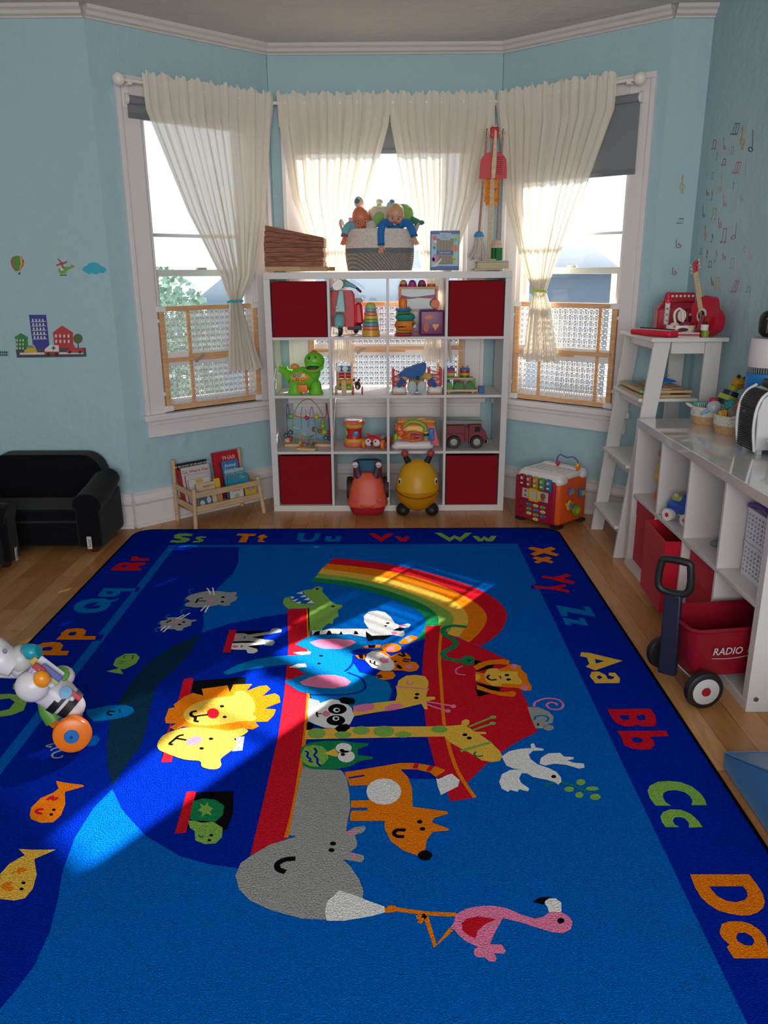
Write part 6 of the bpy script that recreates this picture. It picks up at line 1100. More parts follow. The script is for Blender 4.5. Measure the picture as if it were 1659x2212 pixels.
book('white picture book with small yellow animal at its top edge',.035,.092,.145,.172,.009,'#d0cac6',[('p',ell(.07,.158,.028,.012),'#d0a040')],spine='#c8c0bc')
book('cream book titled Perrito at the front left of the rack',.05,.052,.13,.150,.008,'#cdb99c',[('t','PERRITO',.085,.128,.02,'#a83a3c'),('p',rc(.004,.0,.10,.095),'#3c6c7c'),('p',ell(.03,.03,.016,.02),'#c8c4c0'),('p',ell(.075,.045,.014,.022),'#c8c4c0')],lean=9,spine='#5a3a6c')
book('yellow edged picture book beside the Perrito book',.185,.07,.045,.158,.008,'#d8b83c',[('p',rc(.005,.02,.04,.08),'#b09060')],lean=10)
book('tall red book showing the letters P H A at the right end',.262,.165,.185,.29,.012,'#b81c2c',[('t','PHAR',.115,.245,.038,'#e0bca0')])
book('blue book titled Animal Sounds in the rack',.30,.135,.12,.235,.016,'#3f78b8',[('t','Animal',.06,.205,.03,'#cfe0e4'),('t','Sounds',.06,.178,.03,'#cfe0e4')],spine='#3c3830')
book('pale blue book titled Dino Potty in the rack',.295,.108,.14,.185,.012,'#9cc0cc',[('t','DINO POTTY',.07,.155,.024,'#38285c'),('t','LEARN TO POTTY',.07,.135,.009,'#38285c')],spine='#4c9cac')
book('turquoise book with red and yellow title below Dino Potty',.285,.075,.15,.155,.012,'#2c94b4',[('t','Pete',.055,.135,.022,'#b84a4c'),('t','Cat',.105,.137,.022,'#c8c078')],lean=8,spine='#2c94b4')
book('white book with pencil drawing behind the lower front rail',.262,.035,.10,.088,.008,'#b8c0d4',[('p',rc(.004,.004,.096,.084),'#d4ccc8'),('t','the no rules',.05,.07,.011,'#a04448'),('p',ell(.05,.035,.018,.02),'#b0a8a4')],lean=6)
book('yellow book with a pink eared mouse behind the lower rail',.372,.035,.085,.10,.006,'#d8b02c',[('p',ell(.028,.075,.014,.016),'#cc6c84'),('p',ell(.06,.075,.014,.016),'#cc6c84'),('p',ell(.044,.06,.016,.016),'#a89a90')],lean=6)
# ---------- activity cube ----------
A1=Vector((.784,4.674)); B1=Vector((1.001,4.434)); dv=(B1-A1).normalized(); an=math.atan2(dv.y,dv.x)
t=thing('activity_cube','red and orange electronic activity cube with white top on the floor','activity cube',(A1.x,A1.y,0),an)
CWd,CDd=.32,.285; OG=M('#e05a20',.35); CRr=M('#a01c34',.35)
c=B(); c.rb((CWd/2,CDd/2,.155),(CWd,CDd,.28),.03,OG); c.build('orange_shell',t)
c=B(); c.rb((CWd/2-.012,-.003,.155),(CWd-.03,.02,.262),.009,CRr); c.build('red_front',t)
c=B(); c.rb((CWd/2,.045,.285),(CWd+.004,.10,.07),.034,PLW); c.rb((CWd/2,CDd-.035,.295),(CWd+.002,.09,.07),.034,PLW); c.rb((CWd/2,CDd/2,.305),(CWd-.02,CDd-.08,.035),.012,PLW); tp=c.build('white_top',t)
c=B()
for i in range(5):
    for j in range(4): c.lathe([(.011,0),(.011,.003),(0,.003)],(.06+i*.045,.085+j*.035,.3215),M('#c8beb8',.5),n=10)
c.build('peg_dots',tp)
for i,h in enumerate(('#8c1c30','#a0442c','#a88c30','#4c9044','#2474a4')):
    c=B(); c.rb((.06+i*.048,-.016,.262-.0*i),(.038,.02,.075),.008,M(h,.35)); kk=c.build('piano_key',t)
    c=B(); c.lathe([(.010,0),(.010,.0015),(.0075,.0015),(.0075,0)],(.06+i*.048,-.0265,.276),M('#e0d8d4',.5),(0,-1,0),12); c.ball((.06+i*.048,-.026,.245),(.011,.002,.006),M('#e0d8d4',.5),10); c.build('key_symbol',kk)
c=B(); c.box(.06,-.016,.155,.25,-.012,.215,M('#c0b8b8',.4)); c.build('picture_strip',t,bev=.001)
c=B(); c.ball((.215,-.016,.19),(.02,.004,.018),M('#8a4c30',.6),12); c.ball((.215,-.016,.170),(.016,.004,.012),M('#a06840',.6),12); c.ball((.085,-.016,.2),(.008,.003,.008),M('#b02c34',.5),8);c.ball((.085,-.016,.172),(.008,.003,.008),M('#b02c34',.5),8); c.build('bear_picture',t)
c=B(); 
for (a,b,c_,d_) in ((.115,.145,.127,.225),(.175,.145,.187,.225),(.115,.145,.187,.157),(.115,.213,.187,.225)): c.box(a,-.026,b,c_,-.012,d_,M('#e0b428',.35))
c.build('yellow_slider',t,bev=.003)
KC=['#2868ac','#c8bc74','#5c9848','#5c9848','#2868ac','#c8bc74','#c8bc74','#5c9848','#2868ac','#c8bc74']; KN='1234567890'
for k in range(10):
    r_,q_=divmod(k,3); xx=.11+q_*.052+r_*.002; zz=.12-r_*.028-(0 if k<9 else 0); xx= xx if k<9 else .165
    c=B(); c.ball((xx,-.013,zz),(.022,.006,.011),M(KC[k],.35),14); kk=c.build('number_button',t); c=B(); c.text(KN[k],(xx-.006,-.0196,zz),(1,0,0),(0,0,1),.016,M('#e8e4dc',.5)); c.build('digit',kk)
c=B(); 
for p in ((.055,.075),(.055,.12)): c.tube([(p[0]+.022*math.cos(a*PI/8),-.014,p[1]+.022*math.sin(a*PI/8)) for a in range(16)],.003,M('#7c1226',.4),6,True)
c.build('speaker_ring',t)
sd_=[('#7a58a8','#78b058','tri',.085,.225),('#2874ac','#d8b440','sq',.19,.2),('#d8a02c','#4c84b8','star',.07,.145),('#6c9c34','#c8b03c','round',.145,.10)]
for h,h2,kd,yy,zz in sd_:
    c=B(); c.cyl((CWd-.005,yy,zz),(CWd+.03,yy,zz),.012,M(h,.35))
    n={'tri':3,'sq':4,'round':20,'star':10}[kd]; P=[]
    for i in range(n):
        rr_=.034*(1 if kd!='star' or i%2==0 else .72); a=2*PI*i/n+(PI/4 if kd=='sq' else PI/2); P.append((rr_*math.cos(a),rr_*math.sin(a)))
    c.prism(P,(CWd+.015,yy,zz),(0,1,0),(0,0,1),.018,M(h,.35)); kn=c.build('shape_knob',t,bev=.005); c=B(); c.prism([(a*.62,b*.62) for a,b in P],(CWd+.0335,yy,zz),(0,1,0),(0,0,1),.002,M(h2,.4)); c.build('knob_face',kn,bev=.0006)
c=B(); c.tube([(.14,.22,.315),(.13,.22,.36),(.15,.22,.395),(.20,.22,.385),(.24,.22,.395),(.28,.22,.375),(.285,.22,.32)],.0045,M('#5c58a8',.35),8,smooth=5); wr=c.build('bead_wire',t)
for p,h in (((.138,.22,.34),'#c82040'),((.282,.22,.352),'#e0b020'),((.284,.22,.334),'#ec6a24')): c=B(); c.ball(p,.014,M(h,.35),14); c.build('bead',wr)
for xx,yy in ((.03,.03),(CWd-.03,.03),(CWd-.03,CDd-.03),(.03,CDd-.03)): c=B(); c.box(xx-.03,yy-.03,0,xx+.03,yy+.03,.017,M('#1e1c1c',.6)); c.build('foot',t,bev=.004)
c=B(); c.box(-.002,.0,.02,.004,.06,.25,M('#3a4c9c',.4)); c.build('blue_side',t,bev=.002)
# ---------- ladder shelf ----------
LD=M('#dcdad9',.4)
t=thing('ladder_shelf','tall white four tier ladder shelf in the right corner','shelf',(0,0,0))
def fleg(y0,y1):
    c=B(); xb,xt=1.20,1.312; w=.082; c.hexa([(xb,y0,0),(xb+w*.85,y0,0),(xb+w*.85,y1,0),(xb,y1,0)],[(xt,y0,1.13),(xt+w,y0,1.13),(xt+w,y1,1.13),(xt,y1,1.13)],LD); return c
for y0 in (3.965,4.447): fleg(y0,y0+.018).build('front_leg',t,bev=.0015)
for y0 in (3.965,4.447): c=B(); c.box(1.565,y0,0,1.645,y0+.018,1.13,LD); c.build('rear_leg',t,bev=.0015)
def shelfx(z): return 1.20+.112*z/1.13
for z_,nm in ((.83,'shelf_board'),(.485,'shelf_board'),(.155,'shelf_board')):
    c=B(); c.box(shelfx(z_)-.018,3.984,z_,1.563,4.446,z_+.016,LD); c.build(nm,t,bev=.0015)
    c=B(); c.box(shelfx(z_)+.02,3.984,z_-.045,shelfx(z_)+.034,4.446,z_-.0005,LD); c.build('apron',t,bev=.0015)
c=B(); c.box(1.285,3.925,1.1305,1.66,4.475,1.15,LD); c.build('top_board',t,bev=.0015)
c=B(); c.box(1.335,3.984,1.085,1.35,4.446,1.13,LD); c.build('apron',t,bev=.0015); c=B(); c.box(1.40,3.970,1.07,1.564,3.984,1.13,LD); c.build('side_apron',t,bev=.0015)
LZ=1.1505
# instruments
KR=M('#d81c3a',.3)
t=thing('toy_keyboard','red toy keyboard with black and white keys at the front of the ladder top','toy instrument',(1.345,4.06,LZ),R(-58))
c=B(); c.rb((0,0,.016),(.25,.10,.03),.013,KR); c.build('case',t); c=B(); c.box(-.11,-.03,.029,.11,.015,.0325,M('#e0d8d6',.35)); c.build('white_keys',t)
for k in range(9): c=B(); c.box(-.098+k*.024,-.005,.0326,-.088+k*.024,.016,.037,BLK); c.build('black_key',t)
t=thing('toy_recorder','white recorder with coloured dots and red mouthpiece standing upright','toy instrument',(1.475,4.30,LZ))
c=B(); c.cyl((0,0,.035),(0,0,.155),.013,PLW); tb=c.build('tube',t); c=B(); c.lathe([(.018,0),(.017,.035),(.013,.04)],(0,0,0),KR); c.lathe([(.0150,.150),(.0155,.170),(.010,.175),(.0085,.20),(.006,.205)],(0,0,0),KR); c.build('mouthpiece',t)
for z_,h in ((.06,'#e07a30'),(.09,'#4c8a50'),(.12,'#3c3a44'),(.15,'#b0305a')): c=B(); c.ball((-.004,-.012,z_),(.005,.0025,.005),M(h,.4),8); c.build('dot',tb)
AC=M('#b01630',.3)
t=thing('toy_accordion','red toy accordion with white round buttons beside the guitar','toy instrument',(1.55,4.35,LZ),R(-6))
c=B(); c.box(-.115,-.055,0,.0,.045,.12,AC); c.box(.03,-.055,0,.085,.045,.12,AC); c.hexa([(-.115,-.06,.115),(.085,-.06,.115),(.085,.045,.115),(-.115,.045,.115)],[(-.09,-.02,.15),(.085,-.02,.15),(.085,.045,.15),(-.09,.045,.15)],AC); c.build('body',t,bev=.008)
c=B()
for k in range(5): c.box(.001+k*.006,-.05,.004,.004+k*.006,.04,.112,M('#2c4c8c' if k%2 else '#26242c',.5))
c.build('bellows',t)
c=B(); c.hexa([(-.08,.0,.15),(.085,.0,.15),(.085,.04,.15),(-.08,.04,.15)],[(-.065,.015,.20),(.085,.015,.20),(.085,.04,.20),(-.065,.04,.20)],AC); c.build('keyboard_block',t,bev=.006)
for k in range(7): c=B(); c.ball((-.055+k*.021,.008,.182),.0075,PLW,10); c.build('button',t)
for k in range(8): c=B(); c.ball((-.06+k*.019,.0,.165),.0045,M('#c8505c',.4),8); c.build('small_button',t)
c=B(); c.ball((.05,-.058,.09),.007,PLW,8); c.box(.046,-.058,.02,.054,-.0555,.09,BLK); c.build('strap',t)
# guitar
gb=Vector((1.60,4.0,LZ)); t=thing('toy_guitar','small glossy red guitar leaning into the corner on the ladder top','guitar',gb)
gn=Vector((-.93,-.33,.12)).normalized(); gu=Vector((-.17,.42,.87)); gu=(gu-gn*gu.dot(gn)).normalized(); gr=gu.cross(gn)
GR=M('#c01a34',.15); GO=Vector((-.012,.0,.005))+gn*.0
prof=crom([Vector((a,b,0)) for a,b in ((0,0),(.06,.008),(.084,.05),(.078,.095),(.062,.12),(.066,.155),(.052,.185),(.0,.195),(-.052,.185),(-.066,.155),(-.062,.12),(-.078,.095),(-.084,.05),(-.06,.008))],True,3)
c=B(); c.prism([(p.x,p.y) for p in prof],GO-gn*.035,gr,gu,.06 if gr.cross(gu).dot(gn)>0 else -.06,GR); c.build('body',t,bev=.004)
F0=GO+gn*.0255
c=B(); dk=lambda x,y,r0,r1,q,m:c.prism([(x+r0*math.cos(i*PI/12),y+r0*math.sin(i*PI/12)) for i in range(24)],F0+gn*q,gr,gu,.0006 if gr.cross(gu).dot(gn)>0 else -.0006,m)
dk(0,.105,.034,0,0,M('#e0d4cc',.4)); dk(-.012,.118,.012,0,.0007,M('#e88a40',.4)); dk(0,.105,.022,0,.0014,M('#1c1414',.6)); c.build('rosette',t)
c=B(); NA=F0+gu*.135+gn*.002; NB_=F0+gu*.335+gn*.002; c.hexa([NA-gr*.015-gn*.008,NA+gr*.015-gn*.008,NA+gr*.015,NA-gr*.015],[NB_-gr*.011-gn*.008,NB_+gr*.011-gn*.008,NB_+gr*.011,NB_-gr*.011],M('#e0c48c',.45)); 
nk=c.build('neck',t)
for k in range(11): c=B(); q=F0+gu*(.145+.016*k)+gn*.0025; c.tube([q-gr*.0135,q+gr*.0135],.0008,M('#a08a5c',.4),5); c.build('fret',nk)
c=B(); HA=NB_; HB=NB_+gu*.065-gn*.01; c.hexa([HA-gr*.012-gn*.009,HA+gr*.012-gn*.009,HA+gr*.012,HA-gr*.012],[HB-gr*.018-gn*.009,HB+gr*.018-gn*.009,HB+gr*.018,HB-gr*.018],GR); hd=c.build('headstock',t,bev=.004)
for s in (-1,1):
    for k in range(3): c=B(); q=HA+gu*(.014+.02*k)-gn*.008; c.tube([q+gr*s*.012,q+gr*s*.026],.0022,HINGE,6); c.ball(q+gr*s*.029,.006,M('#d8cdb8',.4),8); c.build('tuning_peg',hd)
c=B()
for k in range(4): a=F0+gr*(-.006+.004*k)+gn*.005; c.tube([a+gu*.05,a+gu*.33],.0005,M('#d8d4d0',.3),4)
c.build('strings',t)
c=B(); q=F0+gu*.045; c.hexa([q-gr*.028,q+gr*.028,q+gr*.028+gn*.008,q-gr*.028+gn*.008],[q-gr*.028+gu*.012,q+gr*.028+gu*.012,q+gr*.028+gu*.012+gn*.006,q-gr*.028+gu*.012+gn*.006],M('#4c1018',.4)); c.build('bridge',t)
t=thing('toy_harmonica','dark red harmonica standing on end against the guitar','toy instrument',(1.525,3.995,LZ),R(-35))
c=B(); c.at((0,0,0),(0,R(14),0)); c.box(-.009,-.012,0,.009,.012,.105,M('#8a1830',.3)); c.box(-.0105,-.010,.003,-.0095,.010,.102,M('#d8c4ac',.3,'',.5)); c.build('body',t,bev=.001)
t=thing('toy_harmonica','dark red harmonica lying flat at the front edge of the ladder top','toy instrument',(1.475,3.965,LZ),R(-12))
c=B(); c.box(-.05,-.013,.004,.05,.013,.018,M('#74142c',.35)); c.build('body',t,bev=.001); c=B(); c.box(-.05,-.014,.0,.05,.014,.0035,M('#c890a0',.3,'',.4)); c.box(-.05,-.014,.0185,.05,.014,.022,M('#c890a0',.3,'',.4)); c.build('cover_plate',t)
t=thing('castanet_box','white dotted rhythm box with oval slot holding small instruments','toy instrument',(1.478,4.085,LZ),R(-5))
c=B(); shell(c,[(.07,.0),(.072,.004),(.072,.05)],PLW,36,(1,.6),.004); c.build('box_wall',t); c=B(); shell(c,[(.0735,0),(.074,.010)],KR,36,(1,.6),.003); c.build('red_band',t)
c=B(); c.prism(ell(0,.03,.026,.009,18),(0,-.0435,0),(1,0,0),(0,0,1),.002,M('#3a1c20',.6)); c.build('slot',t)
for x_,h in ((-.04,'#d87a40'),(.03,'#e8d020'),(.055,'#d8c020')): c=B(); c.ball((x_,-.0435*math.sqrt(1-(x_/.073)**2)+.0,.044),(.010,.002,.006),M(h,.4),8); c.build('dot',t)
t=thing('toy_tambourine','flat dotted white handle clapper sticking out of the rhythm box','toy instrument',(1.465,4.08,LZ+.045),R(10))
c=B(); c.tube([(-.01,0,-.015),(-.03,.0,.055),(-.01,0,.085),(.012,0,.07),(.02,0,.02)],.006,PLW,10,smooth=4); c.prism(ell(.02,.05,.022,.03),(0,.012,0),(1,0,0),(0,0,1),-.006,M('#e0d8d0',.4)); c.build('clapper',t)
c=B(); c.ball((0,0,0),(.034,.022,.016),M('#8a2044',.4),16); tag(c.build('egg_shaker'),'purple red egg shaker lying in the rhythm box','toy instrument',loc=(1.505,4.085,LZ+.052))
c=B(); c.ball((0,0,0),(.024,.018,.012),M('#d8c0b0',.5),14); tag(c.build('castanet'),'pale pink wooden castanet lying in the rhythm box','toy instrument',loc=(1.445,4.085,LZ+.052))
t=thing('bell_shaker','small cow patterned cup with green bell below the guitar','toy instrument',(1.535,3.975,LZ) if False else (1.555,3.962,LZ))
c=B(); c.lathe([(.018,0),(.019,.03),(.017,.032)],(0,0,0),M('#8aa030',.4)); c.build('green_cup',t); c=B(); c.lathe([(.018,.0325),(.019,.06),(0,.061)],(-.006,.0,0),PLW); c.build('cow_cup',t)
# puzzles
for k,(z_,lb,x0,y0) in enumerate(((.8465,'lower wooden peg puzzle board on the ladder shelf second tier',1.28,4.21),(.8705,'upper wooden peg puzzle board with gold knobs on the ladder shelf',1.30,4.20))):
    t=thing('peg_puzzle',lb,'puzzle',(1.41,y0,z_)); c=B(); c.box(-.13,-.19,0,.13,.19,.012,M('#c8aa7c',.5,'woodx')); c.build('board',t,bev=.001)
    for i,(px_,py_,h) in enumerate(((-.09,-.13,'#7ca070'),(-.08,0,'#b8785c'),(-.08,.12,'#8ca8b8'),(.0,-.12,'#d8c8a0'),(.02,.02,'#88a4b8'),(.07,-.08,'#c89078'),(.06,.12,'#a8b890'))):
        c=B(); c.rb((px_,py_,.0145),(.07,.09,.005),.0024,M(h,.5)); pc=c.build('puzzle_piece',t); c=B(); c.tube([(px_,py_,.017),(px_,py_,.021)],[.003,.006],M('#c8a040',.3,'',.7),8); c.build('knob',pc)
t=thing('clip_toy','bright blue plastic clip toy lying on the puzzle boards','toy',(1.50,4.28,.8905)); c=B(); c.hexa([(-.04,-.02,0),(.05,-.02,0),(.05,.02,0),(-.04,.02,0)],[(-.03,-.01,.028),(.045,-.01,.008),(.045,.01,.008),(-.03,.01,.028)],M('#2472c8',.35)); c.build('body',t,bev=.002); c=B(); c.tube([(-.03,0,.02),(-.02,0,.04),(.0,0,.045),(.012,0,.03)],.0015,HINGE,6,smooth=3); c.build('wire_loop',t)
c=B(); c.lathe([(.03,0),(.032,.006),(.03,.014),(0,.016)],(0,0,0),M('#c07860',.5)); tag(c.build('wooden_disc'),'small terracotta wooden disc on the ladder shelf third tier, farther one','toy',loc=(1.435,4.28,.5015))
c=B(); c.lathe([(.03,0),(.032,.006),(.03,.014),(0,.016)],(0,0,0),M('#9cb0ac',.5)); tag(c.build('wooden_disc'),'small grey green wooden disc on the ladder shelf third tier, nearer one','toy',loc=(1.365,4.06,.5015))
# ---------- low cube unit ----------
un,UW,UH=kallax('cube_unit','low white two by four cube unit along the right wall',4,2,.39,loc=(1.235,3.89,0),rz=R(-90))
for ch in un.children:
    if ch.name.startswith('top_panel'): ch.data.materials[0]=M('#dedcdc',.3,'gloss')
c=B(); c.cyl((UW+.0004,.03,.05),(UW+.003,.03,.05),.009,M('#8c8a86',.35,'',.6),n=14); c.cyl((UW+.003,.03,.05),(UW+.0034,.03,.05),.003,BLK,n=6); c.build('screw_cap',un)
uy=lambda k:3.89-(.038+.1675+k*.351)
bin_('red fabric bin pushed into the farthest lower cube of the low unit',(1.262,uy(0),.0385),R(-90),.32,.318,.34,REDB,'red bins of the low unit')
bin_('red fabric bin pulled forward out of the second lower cube of the low unit',(1.185,uy(1)+.004,.0385),R(-93),.315,.325,.34,REDB,'red bins of the low unit')
bin_('red fabric bin in the third lower cube, behind the wagon handle',(1.275,uy(2),.0385),R(-90),.32,.318,.34,REDB,'red bins of the low unit')
UZ=.3895
t=thing('plush_caterpillar','orange and green hanging plush toy in the farthest upper cube','plush toy',(1.318,3.70,UZ))
for p,r,h in (((0,0,.03),.03,'#ec5a24'),((.02,.0,.075),.035,'#5c8c3c'),((0,0,.12),.036,'#e8a83c'),((.0,.0,.165),.034,'#c8b04c'),((.03,.0,.205),.022,'#4ca04c'),((.0,.01,.235),.022,'#e0603c')): c=B(); c.ball(p,r,M(h,.7,'plush'),14); c.build('body_ball',t)
t=thing('toy_race_car','chunky blue toy car with white wheels in the second upper cube','toy car',(1.325,3.375,UZ),R(-62))
c=B(); c.rb((0,0,.065),(.17,.09,.06),.028,M('#2850b0',.35)); c.ball((0,0,.085),(.055,.04,.04),M('#2850b0',.35),16); c.build('body',t); c=B(); c.rb((-.03,-.0,.105),(.06,.075,.03),.012,M('#98b868',.4)); c.ball((-.03,-.035,.12),.012,M('#d8b898',.5),10); c.build('cockpit',t)
for xx in (-.05,.05):
    for yy in (-.048,.048): c=B(); c.cyl((xx,yy-.012,.028),(xx,yy+.012,.028),.028,PLW,n=22); wl=c.build('wheel',t); c=B(); c.cyl((xx,yy-.014,.028),(xx,yy+.014,.028),.010,M('#cc2c34',.4),n=14); c.build('hub',wl)
c=B(); c.rb((0,0,.012),(.09,.05,.022),.01,M('#7c7e82',.45)); tag(c.build('grey_remote'),'small grey plastic piece lying in the third upper cube','toy part',loc=(1.355,3.06,UZ),rz=R(40))
PB=M('#e0dfe6',.45)
def pbasket(z0,label,lip):
    t=thing('plastic_basket',label,'basket',(1.31,2.49,z0),0,'white plastic baskets'); w,d,h=.24,.265,.125; th=.0025
    c=B(); c.box(0,0,0,w,d,th,PB); c.box(0,0,h-.012,w,d,h,PB) if False else None
    c.box(0,0,th,w,th,h,PB); c.box(0,d-th,th,w,d,h,PB); c.box(w-th,th,th,w,d-th,h,PB); 
    c.box(0,th,th,th,d-th,.012,PB); c.box(0,th,h-.014,th,d-th,h,PB)
    NR,NC=6,10; hh=(h-.026)/NR; ww=(d-2*th)/NC
    for r_ in range(NR):
        for q in range(NC):
            y0=th+q*ww; zz=.012+r_*hh
            c.box(0,y0,zz,th,y0+ww,zz+hh*.38,PB); c.box(0,y0,zz+hh*.38,th,y0+ww*.34,zz+hh,PB); c.box(0,y0+ww*.62,zz+hh*.62,th,y0+ww*.82,zz+hh,PB)
    c.build('basket_wall',t); c=B(); c.box(-.004,-.004,h-.005,w+.004,-.0005,h+.002,PB);c.box(-.004,d+.0005,h-.005,w+.004,d+.004,h+.002,PB);c.box(-.004,-.004,h-.005,-.0005,d+.004,h+.002,PB);c.box(w+.0005,-.004,h-.005,w+.004,d+.004,h+.002,PB); c.build('rim',t)
    return t
pbasket(UZ,'white perforated plastic basket on the shelf, lower one of two',0); pbasket(UZ+.128,'white perforated plastic basket on top of the other, holding purple toys',1)
PP=M('#5c3a90',.35)
t=thing('purple_toy_pan','shiny purple toy dish resting on the upper plastic basket','toy dish',(1.365,2.655,UZ+.262)); c=B(); c.tube([(-.05,.1,.0),(-.03,.02,.012),(-.04,-.07,.0)],[.016,.026,.02],PP,14,smooth=4,flat=.6); c.build('front_lobe',t); c=B(); c.tube([(.01,.11,.014),(.03,.02,.022),(.03,-.07,.012)],[.014,.022,.018],PP,14,smooth=4,flat=.6); c.build('rear_lobe',t)
# ---- on the low unit ----
def rbasket(label,x_,y_,r,h,rz):
    t=thing('rope_bowl',label,'basket',(x_,y_,UH+.0005),rz,'small two tone rope baskets'); rf2=lambda z_: r*(.86+.14*math.sin(min(1,z_/.05)*PI/2))
    def rp_(z0,z1,k): return [(rf2(z0+(z1-z0)*(i+.5)/k)+(.0022 if j==1 else 0),z0+(z1-z0)*(i+j/2)/k) for i in range(k) for j in (0,1)]+[(rf2(z1),z1)]
    c=B(); shell(c,rp_(0,h*.48,5),M('#c8a074',.9,'rope'),40,(1,1),.006); c.build('jute_base',t); c=B(); shell(c,rp_(h*.48,h,5),M('#dcd8cc',.9,'rope'),40,(1,1),.006); c.build('cotton_rim',t)
    for s in (-1,1): c=B(); c.tube([(s*r*.98,-.02,h-.006),(s*(r+.02),-.008,h+.004),(s*(r+.02),.008,h+.004),(s*r*.98,.02,h-.006)],.006,M('#dcd8cc',.9,'rope'),8,smooth=4); c.build('handle',t)
rbasket('farther small rope basket with the bee toy on the low unit',1.535,3.755,.082,.085,R(160)); rbasket('nearer small rope basket with sensory balls beside the black heater',1.552,3.515,.085,.085,R(70)); rbasket('small rope basket at the right frame edge in front of the heater',1.505,2.905,.07,.075,R(120))
def pile(bx_,by_,z0,pr):
    for p,r,h,nm,lb,kd in pr:
        c=B()
        if kd=='knob':
            c.ball((0,0,0),r*.86,M(h,.5),18)
            for i in range(40): y_=1-2*(i+.5)/40; rr_=math.sqrt(1-y_*y_); a=i*2.4; c.ball((r*.86*rr_*math.cos(a),r*.86*rr_*math.sin(a),r*.86*y_),r*.16,M(h,.5),7)
        elif kd=='ridge':
            for i in range(5): c.ball(((i-2)*r*.38,0,0),(r*.26,r*(.95-.1*abs(i-2)),r*(.95-.1*abs(i-2))),M(h,.5),16)
        elif kd=='dent':
            c.ball((0,0,0),r,M(h,.45),20)
            for i in range(14): y_=1-2*(i+.5)/14; rr_=math.sqrt(1-y_*y_); a=i*2.4; c.tube([(r*(rr_*math.cos(a)),r*rr_*math.sin(a),r*y_),(r*1.04*(rr_*math.cos(a)),r*1.04*rr_*math.sin(a),r*1.04*y_)],[r*.3,r*.22],M(h,.45),10)
        else: c.ball((0,0,0),r,M(h,.45),20)
        tag(c.build(nm),lb,'ball' if 'ball' in nm else 'toy',loc=(bx_+p[0],by_+p[1],z0+p[2]))
pile(1.552,3.515,UH+.03,[((-.052,-.01,.055),.026,'#e0a82c','ridged_ball','small mustard ridged ball at the front of the nearer basket','ridge'),((-.012,-.03,.06),.036,'#8a7464','brown_ball','brown grey smooth ball in the middle of the nearer basket','s'),((.03,.0,.075),.040,'#f0641c','dented_ball','bright orange dented ball beside the heater','dent'),((.025,-.05,.045),.027,'#d8602c','orange_ball','smaller orange ball low at the rim near the heater','s'),((-.005,.035,.085),.033,'#3ca0a8','knobbly_ball','teal knobbly ball behind the brown ball','knob'),((.042,.045,.07),.036,'#4c3830','dark_ball','dark brown ball at the back of the nearer basket','s'),((-.055,.02,.042),.021,'#c42c44','red_ball','small red ball at the left rim of the nearer basket','s')])
t=thing('bee_toy','yellow headed bee toy with navy and lime stripes in the farther basket','toy',(1.563,3.72,UH+.045)); rz_=Matrix.Rotation(R(35),3,'Y').to_quaternion()
c=B()
for k,h in enumerate(('#1c2858','#a8bc2c','#1c2858','#b4c832','#1c2858','#a8bc2c')):
    q=k/5; z_=.02+.105*q; rr_=.046*math.sin(PI*(.18+.66*q)); c.at((z_*.45,0,z_)); c.tube([(-.004,0,-.011),(.004,0,.011)],[rr_,rr_*.98],M(h,.4),20); c.at()
c.build('striped_body',t); c=B(); c.ball((.078,-.0,.152),(.033,.030,.032),M('#d89c24',.4),16); hd=c.build('head',t); c=B(); c.ball((.066,-.022,.185),.0095,BLK,8); c.ball((.10,-.015,.175),.0095,BLK,8); c.build('feeler',hd); c=B(); c.tube([(.062,-.027,.15),(.074,-.031,.143),(.086,-.029,.15)],.0015,M('#6a3c14',.5),5,smooth=3); c.build('smile',hd)
t=thing('toy_brush','white and teal toy grater lying across the farther basket rim','toy',(1.50,3.77,UH+.085),R(20)); c=B(); c.rb((0,0,.006),(.075,.035,.022),.006,M('#5cb8a0',.4)); c.build('teal_back',t); c=B(); c.box(-.034,-.0195,-.006,.034,-.0165,.014,M('#d8dce0',.4)); 
for k in range(6): c.box(-.03+k*.011,-.021,-.005,-.026+k*.011,-.0192,.013,M('#50606c',.4))
c.build('slotted_face',t)
t=thing('rattle_toy','round translucent rattle with red cap in the farther basket','toy',(1.528,3.69,UH+.088)); c=B(); c.ball((0,0,0),(.034,.03,.034),M('#c4c8d8',.25),18); c.tube([(-.025,-.005,-.01),(-.06,-.01,-.03)],[.013,.006],M('#8cb4dc',.4),8); c.build('clear_globe',t); c=B(); c.ball((-.002,.008,.033),(.024,.018,.012),M('#cc2c48',.4),14); c.build('red_cap',t)
pile(1.505,2.905,UH+.03,[((0,0,.035),.028,'#e8b42c','yellow_ball','yellow toy in the rope basket at the right frame edge','s'),((.02,-.03,.03),.02,'#d84a34','red_ball','small red toy under the yellow one at the right frame edge','s')])
